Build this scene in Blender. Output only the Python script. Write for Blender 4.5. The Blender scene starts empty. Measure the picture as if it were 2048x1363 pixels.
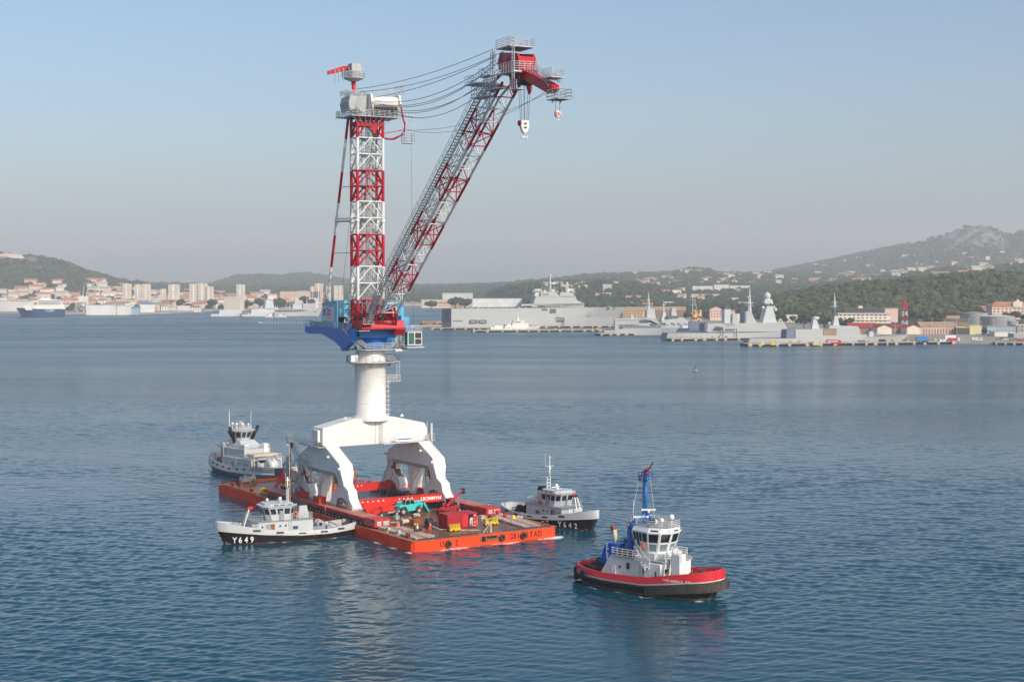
import bpy, bmesh, math, random
import numpy as np
from mathutils import Vector, Matrix
R = math.radians
random.seed(7); np.random.seed(7)
scene = bpy.context.scene
COL = scene.collection

# ------------------------------------------------------------------ camera, light, exposure
CAM_H, FPX, HORIZON, PCX, PCY = 45.0, 3000.0, 567.0, 1024.0, 681.5
PITCH = math.atan((PCY - HORIZON) / FPX)
cam_data = bpy.data.cameras.new('camera')
cam = bpy.data.objects.new('camera', cam_data); COL.objects.link(cam)
cam.location = (0, 0, CAM_H); cam.rotation_euler = (math.pi / 2 - PITCH, 0, 0)
cam_data.sensor_width = 36.0; cam_data.lens = 36.0 * FPX / 2048.0
cam_data.clip_start = 1.0; cam_data.clip_end = 60000.0
scene.camera = cam

WATER_COL = (0.0002, 0.054, 0.086, 1)
SUN_EL, SUN_AZ = R(33), R(42)          # the sun stands behind the camera, to its right
world = bpy.data.worlds.new('World'); scene.world = world; world.use_nodes = True
wn = world.node_tree.nodes; wl = world.node_tree.links
bg = wn['Background']; sky = wn.new('ShaderNodeTexSky'); sky.sky_type = 'NISHITA'
sky.sun_disc = False; sky.sun_elevation = SUN_EL; sky.altitude = 0
sky.sun_rotation = math.pi - SUN_AZ
sky.air_density = 1.0; sky.dust_density = 2.5; sky.ozone_density = 3.0
wl.new(sky.outputs[0], bg.inputs[0]); bg.inputs[1].default_value = 0.14

sd = bpy.data.lights.new('sun', 'SUN'); sd.energy = 3.05; sd.angle = R(0.6); sd.color = (1.0, 0.93, 0.82)
sun = bpy.data.objects.new('sun', sd); COL.objects.link(sun)
to_sun = Vector((math.sin(SUN_AZ) * math.cos(SUN_EL), -math.cos(SUN_AZ) * math.cos(SUN_EL), math.sin(SUN_EL)))
sun.rotation_euler = to_sun.to_track_quat('Z', 'Y').to_euler(); sun.location = (200, -100, 300)

scene.view_settings.view_transform = 'Standard'; scene.view_settings.look = 'None'
scene.view_settings.exposure = 0.12; scene.view_settings.gamma = 1.0
scene.view_settings.use_curve_mapping = False
scene.cycles.use_denoising = True
scene.cycles.max_bounces = 6; scene.cycles.diffuse_bounces = 2; scene.cycles.glossy_bounces = 3
scene.cycles.transparent_max_bounces = 8; scene.cycles.volume_bounces = 1
scene.cycles.volume_step_rate = 4.0
scene.cycles.sample_clamp_indirect = 6.0

# ------------------------------------------------------------------ photo pixel -> place
def ray(x, y):
    a = (x - PCX) / FPX; b = -(y - PCY) / FPX
    c, s = math.cos(PITCH), math.sin(PITCH)
    return (a, c + b * s, -s + b * c)
def P(x, y, z=0.0):
    r = ray(x, y); t = (z - CAM_H) / r[2]; return Vector((r[0] * t, r[1] * t, z))
def Q(x, y, D):
    r = ray(x, y); t = D / r[1]; return Vector((r[0] * t, D, CAM_H + r[2] * t))

class Frame:
    """a local ground frame: origin, heading; also turns photo pixels into local coordinates on a given plane"""
    def __init__(s, ox, oy, deg, oz=0.0):
        s.deg = deg; a = R(deg); s.o = (ox, oy); s.u = (math.cos(a), math.sin(a)); s.v = (-s.u[1], s.u[0])
        s.mat = Matrix.Translation((ox, oy, oz)) @ Matrix.Rotation(a, 4, 'Z')
    def _pl(s, x, y, c, n, m):
        r = ray(x, y); t = (c + s.o[0] * n[0] + s.o[1] * n[1]) / (r[0] * n[0] + r[1] * n[1])
        X, Y, Z = r[0] * t - s.o[0], r[1] * t - s.o[1], CAM_H + r[2] * t
        return (X * m[0] + Y * m[1], Z)
    def px(s, x, y, c): return s._pl(x, y, c, s.u, s.v)
    def py(s, x, y, c): return s._pl(x, y, c, s.v, s.u)
    def pz(s, x, y, z=0.0):
        p = P(x, y, z); X, Y = p[0] - s.o[0], p[1] - s.o[1]
        return (X * s.u[0] + Y * s.u[1], X * s.v[0] + Y * s.v[1])
WORLD = Frame(0, 0, 0)
CUR = [WORLD]
def frame(f): CUR[0] = f

# ------------------------------------------------------------------ materials
MATS = {}
def M(name, col=None, rough=0.5, metal=0.0, var=0.10, sc=0.6, dirt=0.0, dirtcol=(0.16, 0.07, 0.03), bump=0.0, bsc=8.0, spec=0.33):
    if name in MATS: return MATS[name]
    m = bpy.data.materials.new(name); m.use_nodes = True; MATS[name] = m
    nt = m.node_tree; N = nt.nodes; L = nt.links; b = N['Principled BSDF']
    geo = N.new('ShaderNodeNewGeometry')
    nz = N.new('ShaderNodeTexNoise'); nz.inputs['Scale'].default_value = sc; nz.inputs['Detail'].default_value = 5
    L.new(geo.outputs['Position'], nz.inputs['Vector'])
    rp = N.new('ShaderNodeValToRGB')
    rp.color_ramp.elements[0].position = 0.3; rp.color_ramp.elements[1].position = 0.7
    rp.color_ramp.elements[0].color = tuple(c * (1 - var) for c in col) + (1,)
    rp.color_ramp.elements[1].color = tuple(min(1, c * (1 + var)) for c in col) + (1,)
    L.new(nz.outputs['Fac'], rp.inputs['Fac']); out = rp.outputs['Color']
    if dirt > 0:
        mp = N.new('ShaderNodeMapping'); mp.inputs['Scale'].default_value = (1, 1, 0.22)
        L.new(geo.outputs['Position'], mp.inputs['Vector'])
        n2 = N.new('ShaderNodeTexNoise'); n2.inputs['Scale'].default_value = 1.6; n2.inputs['Detail'].default_value = 8
        n2.inputs['Roughness'].default_value = 0.7
        L.new(mp.outputs[0], n2.inputs['Vector'])
        r2 = N.new('ShaderNodeValToRGB'); r2.color_ramp.elements[0].position = 0.52; r2.color_ramp.elements[1].position = 0.72
        r2.color_ramp.elements[0].color = (0, 0, 0, 1); r2.color_ramp.elements[1].color = (dirt, dirt, dirt, 1)
        L.new(n2.outputs['Fac'], r2.inputs['Fac'])
        mx = N.new('ShaderNodeMix'); mx.data_type = 'RGBA'
        L.new(r2.outputs['Color'], mx.inputs['Factor']); L.new(out, mx.inputs[6]); mx.inputs[7].default_value = dirtcol + (1,)
        out = mx.outputs[2]
    L.new(out, b.inputs['Base Color'])
    b.inputs['Roughness'].default_value = rough; b.inputs['Metallic'].default_value = metal
    b.inputs['Specular IOR Level'].default_value = spec
    if bump > 0:
        n3 = N.new('ShaderNodeTexNoise'); n3.inputs['Scale'].default_value = bsc; n3.inputs['Detail'].default_value = 4
        L.new(geo.outputs['Position'], n3.inputs['Vector'])
        bp = N.new('ShaderNodeBump'); bp.inputs['Strength'].default_value = bump; bp.inputs['Distance'].default_value = 0.1
        L.new(n3.outputs['Fac'], bp.inputs['Height']); L.new(bp.outputs[0], b.inputs['Normal'])
    return m
M('white_paint', (0.78, 0.76, 0.71), 0.45, var=0.04, dirt=0.22, dirtcol=(0.42, 0.36, 0.28))
M('crane_white', (0.76, 0.745, 0.70), 0.45, var=0.06, sc=0.35, dirt=0.4, dirtcol=(0.5, 0.45, 0.38))
M('crane_red', (0.50, 0.006, 0.020), 0.38, var=0.12)
M('grey_steel', (0.42, 0.43, 0.42), 0.5, var=0.15, dirt=0.2)
M('rail_grey', (0.55, 0.56, 0.56), 0.5, var=0.12)
M('dark_steel', (0.06, 0.065, 0.07), 0.6, var=0.3)
M('black', (0.012, 0.012, 0.014), 0.5, var=0.3)
M('rubber', (0.022, 0.021, 0.02), 0.85, var=0.35, bump=0.3)
M('cable', (0.05, 0.055, 0.06), 0.6)
M('slew_blue', (0.01, 0.17, 0.56), 0.35, var=0.08)
M('house_blue', (0.24, 0.56, 0.72), 0.5, var=0.05)
M('wrap_blue', (0.10, 0.34, 0.52), 0.3, var=0.55, sc=0.9)
M('cab_green', (0.03, 0.16, 0.13), 0.2, var=0.2)
M('glass', (0.012, 0.018, 0.02), 0.06, var=0.2, spec=0.8)
M('glass_pale', (0.20, 0.26, 0.27), 0.1, var=0.25, spec=0.8)
M('banner', (0.78, 0.78, 0.78), 0.6, var=0.03)
M('sign_navy', (0.02, 0.04, 0.16), 0.6)
M('sign_red', (0.6, 0.02, 0.03), 0.6)
M('text_white', (0.8, 0.8, 0.76), 0.5)
M('text_black', (0.02, 0.02, 0.02), 0.5)
M('text_cream', (0.75, 0.66, 0.45), 0.5, var=0.2, sc=2)
M('barge_orange', (0.88, 0.062, 0.006), 0.55, var=0.10, sc=0.5, dirt=0.55, dirtcol=(0.48, 0.05, 0.01))
M('barge_side', (0.80, 0.11, 0.014), 0.55, var=0.12, sc=0.5, dirt=0.6, dirtcol=(0.38, 0.05, 0.02))
M('deck_rust', (0.215, 0.088, 0.052), 0.33, var=0.5, sc=0.35, dirt=0.7, dirtcol=(0.10, 0.045, 0.03), bump=0.2)
M('deck_edge', (0.48, 0.15, 0.07), 0.55, var=0.25, sc=0.8, dirt=0.5, dirtcol=(0.22, 0.09, 0.05))
M('trailer_red', (0.52, 0.030, 0.026), 0.45, var=0.25, sc=0.7, dirt=0.45, dirtcol=(0.30, 0.11, 0.07))
M('trailer_deck', (0.50, 0.18, 0.13), 0.6, var=0.25, sc=0.5, dirt=0.6, dirtcol=(0.36, 0.28, 0.22))
M('beam_red', (0.66, 0.030, 0.022), 0.4, var=0.1)
M('tyre', (0.05, 0.045, 0.042), 0.85, var=0.3)
M('hub', (0.42, 0.38, 0.33), 0.5, var=0.3)
M('container_red', (0.42, 0.022, 0.03), 0.5, var=0.15, dirt=0.2)
M('yellow', (0.80, 0.55, 0.015), 0.45, var=0.12)
M('teal', (0.06, 0.52, 0.48), 0.4, var=0.1, dirt=0.15)
M('wood', (0.48, 0.40, 0.30), 0.75, var=0.3, sc=2)
M('pale_plate', (0.55, 0.47, 0.40), 0.6, var=0.3, sc=1.2, dirt=0.5)
M('hose', (0.50, 0.42, 0.30), 0.6, var=0.2, sc=2)
M('rust', (0.30, 0.10, 0.04), 0.8, var=0.4, sc=2)
M('navy_hull', (0.52, 0.53, 0.53), 0.42, var=0.05, sc=0.4, dirt=0.38, dirtcol=(0.33, 0.24, 0.17))
M('navy_upper', (0.52, 0.54, 0.55), 0.4, var=0.05, sc=0.5, dirt=0.18, dirtcol=(0.40, 0.36, 0.30))
M('navy_grey', (0.30, 0.315, 0.33), 0.5, var=0.1, dirt=0.2)
M('tug_hull_black', (0.014, 0.014, 0.017), 0.35, var=0.3, sc=1, dirt=0.3, dirtcol=(0.10, 0.07, 0.05))
M('boot', (0.10, 0.085, 0.06), 0.5, var=0.4, sc=1, dirt=0.7, dirtcol=(0.20, 0.07, 0.03))
M('boot_red', (0.14, 0.028, 0.018), 0.6, var=0.4, sc=1)
M('tug_grey_low', (0.17, 0.19, 0.225), 0.45, var=0.1)
M('deck_green', (0.055, 0.062, 0.058), 0.6, var=0.3, sc=1.5)
M('deck_light', (0.34, 0.345, 0.34), 0.6, var=0.15, sc=1)
M('tug_red', (0.62, 0.018, 0.028), 0.35, var=0.07, sc=0.5, dirt=0.25, dirtcol=(0.34, 0.02, 0.02))
M('tug_white', (0.78, 0.78, 0.755), 0.4, var=0.05, dirt=0.35, dirtcol=(0.45, 0.38, 0.28))
M('tug_blue', (0.008, 0.085, 0.42), 0.35, var=0.08)
M('mast_blue', (0.006, 0.14, 0.45), 0.35, var=0.08)
M('fender_grey', (0.085, 0.068, 0.055), 0.9, var=0.3, sc=1, dirt=0.3, dirtcol=(0.17, 0.12, 0.08))
M('orange', (0.85, 0.16, 0.05), 0.5)
M('cream', (0.62, 0.52, 0.36), 0.6, var=0.1)
M('skin', (0.5, 0.28, 0.18), 0.6)
M('suit_orange', (0.70, 0.07, 0.02), 0.7, var=0.2, sc=3)
M('suit_navy', (0.02, 0.03, 0.06), 0.7, var=0.2, sc=3)
M('suit_yellow', (0.7, 0.62, 0.05), 0.7, var=0.2, sc=3)
M('suit_white', (0.65, 0.65, 0.62), 0.7, var=0.15, sc=3)

# ------------------------------------------------------------------ mesh builder
def _basis(d):
    d = d.normalized(); up = Vector((0, 0, 1)) if abs(d.z) < 0.95 else Vector((1, 0, 0))
    a = d.cross(up).normalized(); return a, a.cross(d).normalized()
class MB:
    def __init__(s): s.v = []; s.f = []; s.sm = []
    def add(s, vs, fs, smooth=False):
        o = len(s.v); s.v += [tuple(x) for x in vs]; s.f += [tuple(i + o for i in f) for f in fs]; s.sm += [smooth] * len(fs); return s
    def box(s, x0, x1, y0, y1, z0, z1):
        vs = [(x, y, z) for z in (z0, z1) for y in (y0, y1) for x in (x0, x1)]
        return s.add(vs, [(0, 2, 3, 1), (4, 5, 7, 6), (0, 1, 5, 4), (2, 6, 7, 3), (0, 4, 6, 2), (1, 3, 7, 5)])
    def cbox(s, cx, cy, z0, sx, sy, h, rot=0.0):
        c, q = math.cos(rot), math.sin(rot); vs = []
        for z in (z0, z0 + h):
            for y in (-sy / 2, sy / 2):
                for x in (-sx / 2, sx / 2): vs.append((cx + x * c - y * q, cy + x * q + y * c, z))
        return s.add(vs, [(0, 2, 3, 1), (4, 5, 7, 6), (0, 1, 5, 4), (2, 6, 7, 3), (0, 4, 6, 2), (1, 3, 7, 5)])
    def prism(s, poly, axis, a, b, taper=None):
        """polygon in the plane normal to axis, swept from a to b. axis x: poly=(y,z); y: (x,z); z: (x,y)"""
        n = len(poly)
        def pt(p, t):
            return (t, p[0], p[1]) if axis == 'x' else ((p[0], t, p[1]) if axis == 'y' else (p[0], p[1], t))
        q = taper or poly
        vs = [pt(p, a) for p in poly] + [pt(p, b) for p in q]
        fs = [tuple(range(n))[::-1], tuple(range(n, 2 * n))] + [(i, (i + 1) % n, n + (i + 1) % n, n + i) for i in range(n)]
        return s.add(vs, fs)
    def tube(s, p, q, r, n=6, r2=None, cap=True):
        p = Vector(p); q = Vector(q); r2 = r if r2 is None else r2
        if (q - p).length < 1e-6: return s
        a, b = _basis(q - p); vs = []
        for c, rr in ((p, r), (q, r2)):
            for i in range(n):
                t = 2 * math.pi * i / n; vs.append(c + (a * math.cos(t) + b * math.sin(t)) * rr)
        fs = [(i, (i + 1) % n, n + (i + 1) % n, n + i) for i in range(n)]
        if cap: fs += [tuple(range(n))[::-1], tuple(range(n, 2 * n))]
        return s.add(vs, fs, n >= 8)
    def path(s, pts, r, n=5):
        for a, b in zip(pts[:-1], pts[1:]): s.tube(a, b, r, n)
        return s
    def lathe(s, prof, c=(0, 0, 0), n=20, a0=0.0, a1=2 * math.pi, axis='z', smooth=True):
        full = abs(a1 - a0 - 2 * math.pi) < 1e-6; m = n if full else n + 1; vs = []
        for r, h in prof:
            for i in range(m):
                t = a0 + (a1 - a0) * i / n; x, y = r * math.cos(t), r * math.sin(t)
                p = (x, y, h) if axis == 'z' else ((h, x, y) if axis == 'x' else (x, h, y))
                vs.append((c[0] + p[0], c[1] + p[1], c[2] + p[2]))
        fs = []
        for k in range(len(prof) - 1):
            for i in range(n):
                j = (i + 1) % m; fs.append((k * m + i, k * m + j, (k + 1) * m + j, (k + 1) * m + i))
        return s.add(vs, fs, smooth)
    def ball(s, c, r, n=10, sz=1.0):
        pr = [(r * math.sin(math.pi * k / 6) + 1e-4, -r * sz * math.cos(math.pi * k / 6)) for k in range(7)]
        return s.lathe(pr, c, n)
    def disc(s, c, r, h, n=16): return s.lathe([(0.001, 0), (r, 0), (r, h), (0.001, h)], c, n, smooth=False)
    def torus(s, c, R_, r, axis='y', n=16, m=7):
        vs = []; fs = []
        for i in range(n):
            t = 2 * math.pi * i / n
            for j in range(m):
                q = 2 * math.pi * j / m; rr = R_ + r * math.cos(q); a, b, h = rr * math.cos(t), rr * math.sin(t), r * math.sin(q)
                p = (a, h, b) if axis == 'y' else ((h, a, b) if axis == 'x' else (a, b, h))
                vs.append((c[0] + p[0], c[1] + p[1], c[2] + p[2]))
        for i in range(n):
            for j in range(m):
                fs.append((i * m + j, ((i + 1) % n) * m + j, ((i + 1) % n) * m + (j + 1) % m, i * m + (j + 1) % m))
        return s.add(vs, fs, True)
    def strip(s, ra, rb, smooth=True):
        n = len(ra); return s.add(list(ra) + list(rb), [(i, i + 1, n + i + 1, n + i) for i in range(n - 1)], smooth)
    def rail(s, pts, h=1.1, r=0.03, post=1.5, mids=1, closed=False):
        pts = [Vector(p) for p in pts]
        if closed: pts = pts + [pts[0]]
        for a, b in zip(pts[:-1], pts[1:]):
            for k in range(mids + 1):
                z = Vector((0, 0, h * (k + 1) / (mids + 1))); s.tube(a + z, b + z, r, 4, cap=False)
            n = max(1, int((b - a).length / post))
            for i in range(n + 1):
                p = a.lerp(b, i / n); s.tube(p, p + Vector((0, 0, h)), r, 4, cap=False)
        return s
    def ladder(s, a, b, w=(1, 0, 0), half=0.25, r=0.035, step=0.45):
        a = Vector(a); b = Vector(b); w = Vector(w).normalized() * half
        s.tube(a - w, b - w, r, 4); s.tube(a + w, b + w, r, 4)
        n = max(2, int((b - a).length / step))
        for i in range(1, n):
            p = a.lerp(b, i / n); s.tube(p - w, p + w, r * 0.8, 4, cap=False)
        return s
    def build(s, name, mat, parent=None, fr=None, label=None, cat=None, group=None, kind=None, bevel=0.0):
        me = bpy.data.meshes.new(name); me.from_pydata(s.v, [], s.f)
        me.polygons.foreach_set('use_smooth', s.sm)
        me.materials.append(MATS[mat] if isinstance(mat, str) else mat); me.update()
        bm = bmesh.new(); bm.from_mesh(me); bmesh.ops.recalc_face_normals(bm, faces=bm.faces)
        if bevel > 0:
            bmesh.ops.bevel(bm, geom=[e for e in bm.edges if len(e.link_faces) == 2 and e.calc_face_angle(0) > 0.5], offset=bevel, segments=1, affect='EDGES')
        bm.to_mesh(me); bm.free()
        return put(me, name, parent, (fr or CUR[0]).mat, label, cat, group, kind)
WMAT = {}
def put(me, name, parent=None, mat=None, label=None, cat=None, group=None, kind=None):
    o = bpy.data.objects.new(name, me); COL.objects.link(o)
    mat = mat if mat is not None else CUR[0].mat
    WMAT[o.name] = mat.copy()
    if parent is not None:
        o.parent = parent; o.matrix_basis = WMAT[parent.name].inverted() @ mat
    else: o.matrix_basis = mat
    if label: o['label'] = label
    if cat: o['category'] = cat
    if group: o['group'] = group
    if kind: o['kind'] = kind
    return o
def thing(name, label, cat, loc=(0, 0, 0), rz=0.0, group=None, fr=None):
    m = (fr or CUR[0]).mat @ Matrix.Translation(loc) @ Matrix.Rotation(rz, 4, 'Z')
    return put(None, name, None, m, label, cat, group)
def dup(root, mat, label=None, group=None):
    def rec(o, par, m):
        c = o.copy(); COL.objects.link(c); c.parent = par
        if par is None:
            c.matrix_basis = m; WMAT[c.name] = m.copy()
        else: WMAT[c.name] = WMAT[par.name] @ o.matrix_basis
        for ch in o.children: rec(ch, c, None)
        return c
    c = rec(root, None, mat)
    if label: c['label'] = label
    if group: c['group'] = group
    return c
_UC = {}
def strut(name, p, q, r, mat, parent, n=8, fr=None):
    key = (mat, n)
    if key not in _UC:
        m = MB().tube((0, 0, 0), (0, 0, 1), 1.0, n); me = bpy.data.meshes.new('strut_' + mat)
        me.from_pydata(m.v, [], m.f); me.polygons.foreach_set('use_smooth', [True] * n + [False] * 2)
        me.materials.append(MATS[mat]); _UC[key] = me
    p = Vector(p); q = Vector(q); d = q - p
    rot = d.to_track_quat('Z', 'Y').to_matrix().to_4x4()
    mt = (fr or CUR[0]).mat @ Matrix.Translation(p) @ rot @ Matrix.Diagonal((r, r, d.length, 1))
    return put(_UC[key], name, parent, mt)
def share(me_holder, name, parent, loc, rz=0.0, fr=None):
    """another object that shares a mesh, at a local place"""
    me = me_holder.data if hasattr(me_holder, 'data') else me_holder
    return put(me, name, parent, (fr or CUR[0]).mat @ Matrix.Translation(loc) @ Matrix.Rotation(rz, 4, 'Z'))
def text(body, size, mat, parent, o, ex, ey, name='lettering', ext=0.012, align='LEFT', sx=1.0, bold=0.0, fr=None):
    """lettering lying in the plane spanned by ex (reading direction) and ey (up), origin o (local)"""
    cu = bpy.data.curves.new(name, 'FONT'); cu.body = body; cu.size = size; cu.extrude = ext; cu.align_x = align; cu.offset = bold
    cu.resolution_u = 3
    t = bpy.data.objects.new(name, cu); COL.objects.link(t)
    dg = bpy.context.evaluated_depsgraph_get(); me = bpy.data.meshes.new_from_object(t.evaluated_get(dg))
    bpy.data.objects.remove(t); me.materials.clear(); me.materials.append(MATS[mat])
    ex = Vector(ex).normalized(); ey = Vector(ey).normalized(); ez = ex.cross(ey).normalized()
    m = Matrix.Identity(4)
    for i in range(3): m[i][0] = ex[i] * sx; m[i][1] = ey[i]; m[i][2] = ez[i]; m[i][3] = o[i]
    return put(me, name, parent, (fr or CUR[0]).mat @ m)

# ------------------------------------------------------------------ water
def node_mat(name):
    m = bpy.data.materials.new(name); m.use_nodes = True; MATS[name] = m
    return m, m.node_tree.nodes, m.node_tree.links, m.node_tree.nodes['Principled BSDF']
wm, N, L, b = node_mat('sea_water')
b.inputs['IOR'].default_value = 1.333; b.inputs['Specular IOR Level'].default_value = 0.39
geo = N.new('ShaderNodeNewGeometry')
def wnoise(scale, det, rough, stretch, rot):
    mp = N.new('ShaderNodeMapping'); mp.inputs['Scale'].default_value = stretch; mp.inputs['Rotation'].default_value = (0, 0, rot)
    L.new(geo.outputs['Position'], mp.inputs['Vector'])
    n = N.new('ShaderNodeTexNoise'); n.inputs['Scale'].default_value = scale; n.inputs['Detail'].default_value = det
    n.inputs['Roughness'].default_value = rough; n.inputs['Distortion'].default_value = 0.4
    L.new(mp.outputs[0], n.inputs['Vector']); return n.outputs['Fac']
def math_(op, a, b_):
    n = N.new('ShaderNodeMath'); n.operation = op
    for i, x in enumerate((a, b_)):
        if isinstance(x, (int, float)): n.inputs[i].default_value = x
        else: L.new(x, n.inputs[i])
    return n.outputs[0]
def mrange(src, a, b_, c, d):
    g = N.new('ShaderNodeMapRange'); g.inputs[1].default_value = a; g.inputs[2].default_value = b_; g.inputs[3].default_value = c; g.inputs[4].default_value = d
    L.new(src, g.inputs[0]); return g.outputs[0]
# wave heights: the modelled swell carries the long waves, this relief only the ripples riding on it
w1 = wnoise(0.55, 3, 0.55, (0.7, 1.4, 1), R(12)); w3 = wnoise(2.2, 3, 0.6, (0.8, 1.5, 1), R(-14))
sep = N.new('ShaderNodeSeparateXYZ'); L.new(geo.outputs['Position'], sep.inputs[0])
far = mrange(sep.outputs['Y'], 330, 650, 0.0, 1.0)
gust = wnoise(0.008, 4, 0.6, (0.35, 1.8, 1), R(4)); gf = mrange(gust, 0.36, 0.62, 0.55, 1.15)
h = math_('ADD', math_('MULTIPLY', math_('MULTIPLY', w1, far), 0.6), math_('MULTIPLY', w3, 0.022))
h = math_('MULTIPLY', h, gf)
bp = N.new('ShaderNodeBump'); bp.inputs['Strength'].default_value = 1.0; bp.inputs['Distance'].default_value = 1.0
L.new(h, bp.inputs['Height']); L.new(bp.outputs[0], b.inputs['Normal'])
# waves too small and far to model apart widen the gloss instead
L.new(math_('MULTIPLY', mrange(sep.outputs['Y'], 260, 1300, 0.03, 0.30), mrange(gust, 0.36, 0.62, 0.8, 1.08)), b.inputs['Roughness'])
at_ = N.new('ShaderNodeAttribute'); at_.attribute_name = 'foam'
fn_ = wnoise(1.7, 6, 0.7, (1, 1, 1), 0.3)
fm_ = mrange(math_('ADD', at_.outputs['Fac'], math_('SUBTRACT', fn_, 0.5)), 0.42, 0.62, 0.0, 1.0)
mx_ = N.new('ShaderNodeMix'); mx_.data_type = 'RGBA'; L.new(fm_, mx_.inputs['Factor']); mx_.inputs[6].default_value = WATER_COL; mx_.inputs[7].default_value = (0.75, 0.78, 0.78, 1)
L.new(mx_.outputs[2], b.inputs['Base Color'])
NC, NR_, WD0, WD1 = 860, 960, 158.0, 640.0
wx = np.linspace(-60, 2110, NC); wd = WD0 * (WD1 / WD0) ** np.linspace(0, 1, NR_)
WX = (wx[None, :] - PCX) / FPX * wd[:, None]; WY = np.repeat(wd[:, None], NC, 1); WZ = np.zeros_like(WX)
rw = np.random.RandomState(21)
cell = wd[:, None] * 0.00146
for i in range(72):
    lam = 0.9 * (8.0 / 0.9) ** ((i / 71.0) ** 1.25); k = 2 * math.pi / lam; ang = math.radians(97 + rw.normal(0, 30))
    amp = 0.0034 * lam * rw.uniform(0.6, 1.4) * (1.3 if 1.1 < lam < 2.6 else (1.0 if lam < 3.5 else 0.5))
    fade = np.clip(lam / (cell * 3.0) - 0.6, 0, 1)
    WZ += amp * fade * np.sin(k * (math.cos(ang) * WX + math.sin(ang) * WY) + rw.uniform(0, 6.28))
# slow wind patches: rougher and calmer areas
patch = 0.80 + 0.38 * np.sin(WX * 0.021 + WY * 0.034 + 1.3) * np.sin(WY * 0.026 - WX * 0.011) + 0.15 * np.sin(WX * 0.013 - WY * 0.019) + 0.12 * np.sin(WX * 0.07 + 2 * np.sin(WY * 0.03))
for (ax, ay, bx, by, w_, s_) in ((-70, 372, -230, 430, 7, 0.7), (-62, 330, -150, 352, 4, 0.55), (-26, 270, 40, 300, 3, 0.5), (8, 232, -60, 262, 3.5, 0.6), (24, 292, 150, 330, 4, 0.45), (-200, 480, 60, 520, 9, 0.6), (40, 430, 260, 445, 8, 0.55), (-10, 215, 70, 250, 2.5, 0.4)):
    tt = np.clip(((WX - ax) * (bx - ax) + (WY - ay) * (by - ay)) / ((bx - ax) ** 2 + (by - ay) ** 2), 0, 1)
    dd = np.hypot(WX - ax - tt * (bx - ax), WY - ay - tt * (by - ay) + 3 * np.sin(WX * 0.06)); patch *= 1 - s_ * np.exp(-(dd / w_) ** 2)
WZ = np.sign(WZ) * np.abs(WZ) ** 1.0 * patch
# ring waves spreading from the hulls
for cx0, cy0, a0, l0 in ((22, 220, 0.05, 2.6), (8, 278, 0.035, 2.4), (-41, 262, 0.03, 2.4), (-60, 352, 0.05, 3.2)):
    r_ = np.hypot(WX - cx0, WY - cy0); WZ += a0 * np.exp(-np.clip(r_ - 14, 0, 200) / 14) * np.sin(2 * math.pi * r_ / l0) * (r_ > 8)
edge = np.minimum(np.minimum(np.arange(NC)[None, :], NC - 1 - np.arange(NC)[None, :]) / 12.0, np.minimum(np.arange(NR_)[:, None], (NR_ - 1 - np.arange(NR_)[:, None]) * 0.12) / 14.0)
WZ *= np.clip(edge, 0, 1)
v = np.stack([WX, WY, WZ], -1).reshape(-1, 3)
ii = np.arange(NR_ - 1)[:, None] * NC + np.arange(NC - 1)[None, :]
f = np.stack([ii, ii + 1, ii + NC + 1, ii + NC], -1).reshape(-1, 4)
c = [tuple(v[0]), tuple(v[NC - 1]), tuple(v[(NR_ - 1) * NC]), tuple(v[NR_ * NC - 1])]
o_ = len(v); ex = np.array([(-8500, -400, 0), (8500, -400, 0), (8500, 11000, 0), (-8500, 11000, 0), (-8500, WD0, 0), (8500, WD0, 0), (-8500, WD1, 0), (8500, WD1, 0)], float)
v = np.concatenate([v, ex])
i00, i10, i01, i11 = 0, NC - 1, (NR_ - 1) * NC, NR_ * NC - 1
f = np.concatenate([f, np.array([(o_, o_ + 1, o_ + 5, o_ + 4), (o_ + 6, o_ + 7, o_ + 2, o_ + 3), (o_ + 4, i00, i01, o_ + 6), (i10, o_ + 5, o_ + 7, i11)])])
me = bpy.data.meshes.new('sea_water'); me.vertices.add(len(v)); me.vertices.foreach_set('co', v.astype(np.float32).ravel())
me.loops.add(len(f) * 4); me.loops.foreach_set('vertex_index', f.astype(np.int32).ravel()); me.polygons.add(len(f)); me.polygons.foreach_set('loop_start', np.arange(0, len(f) * 4, 4, dtype=np.int32))
me.polygons.foreach_set('use_smooth', np.ones(len(f), dtype=bool)); me.materials.append(wm); me.update(calc_edges=True)
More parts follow.
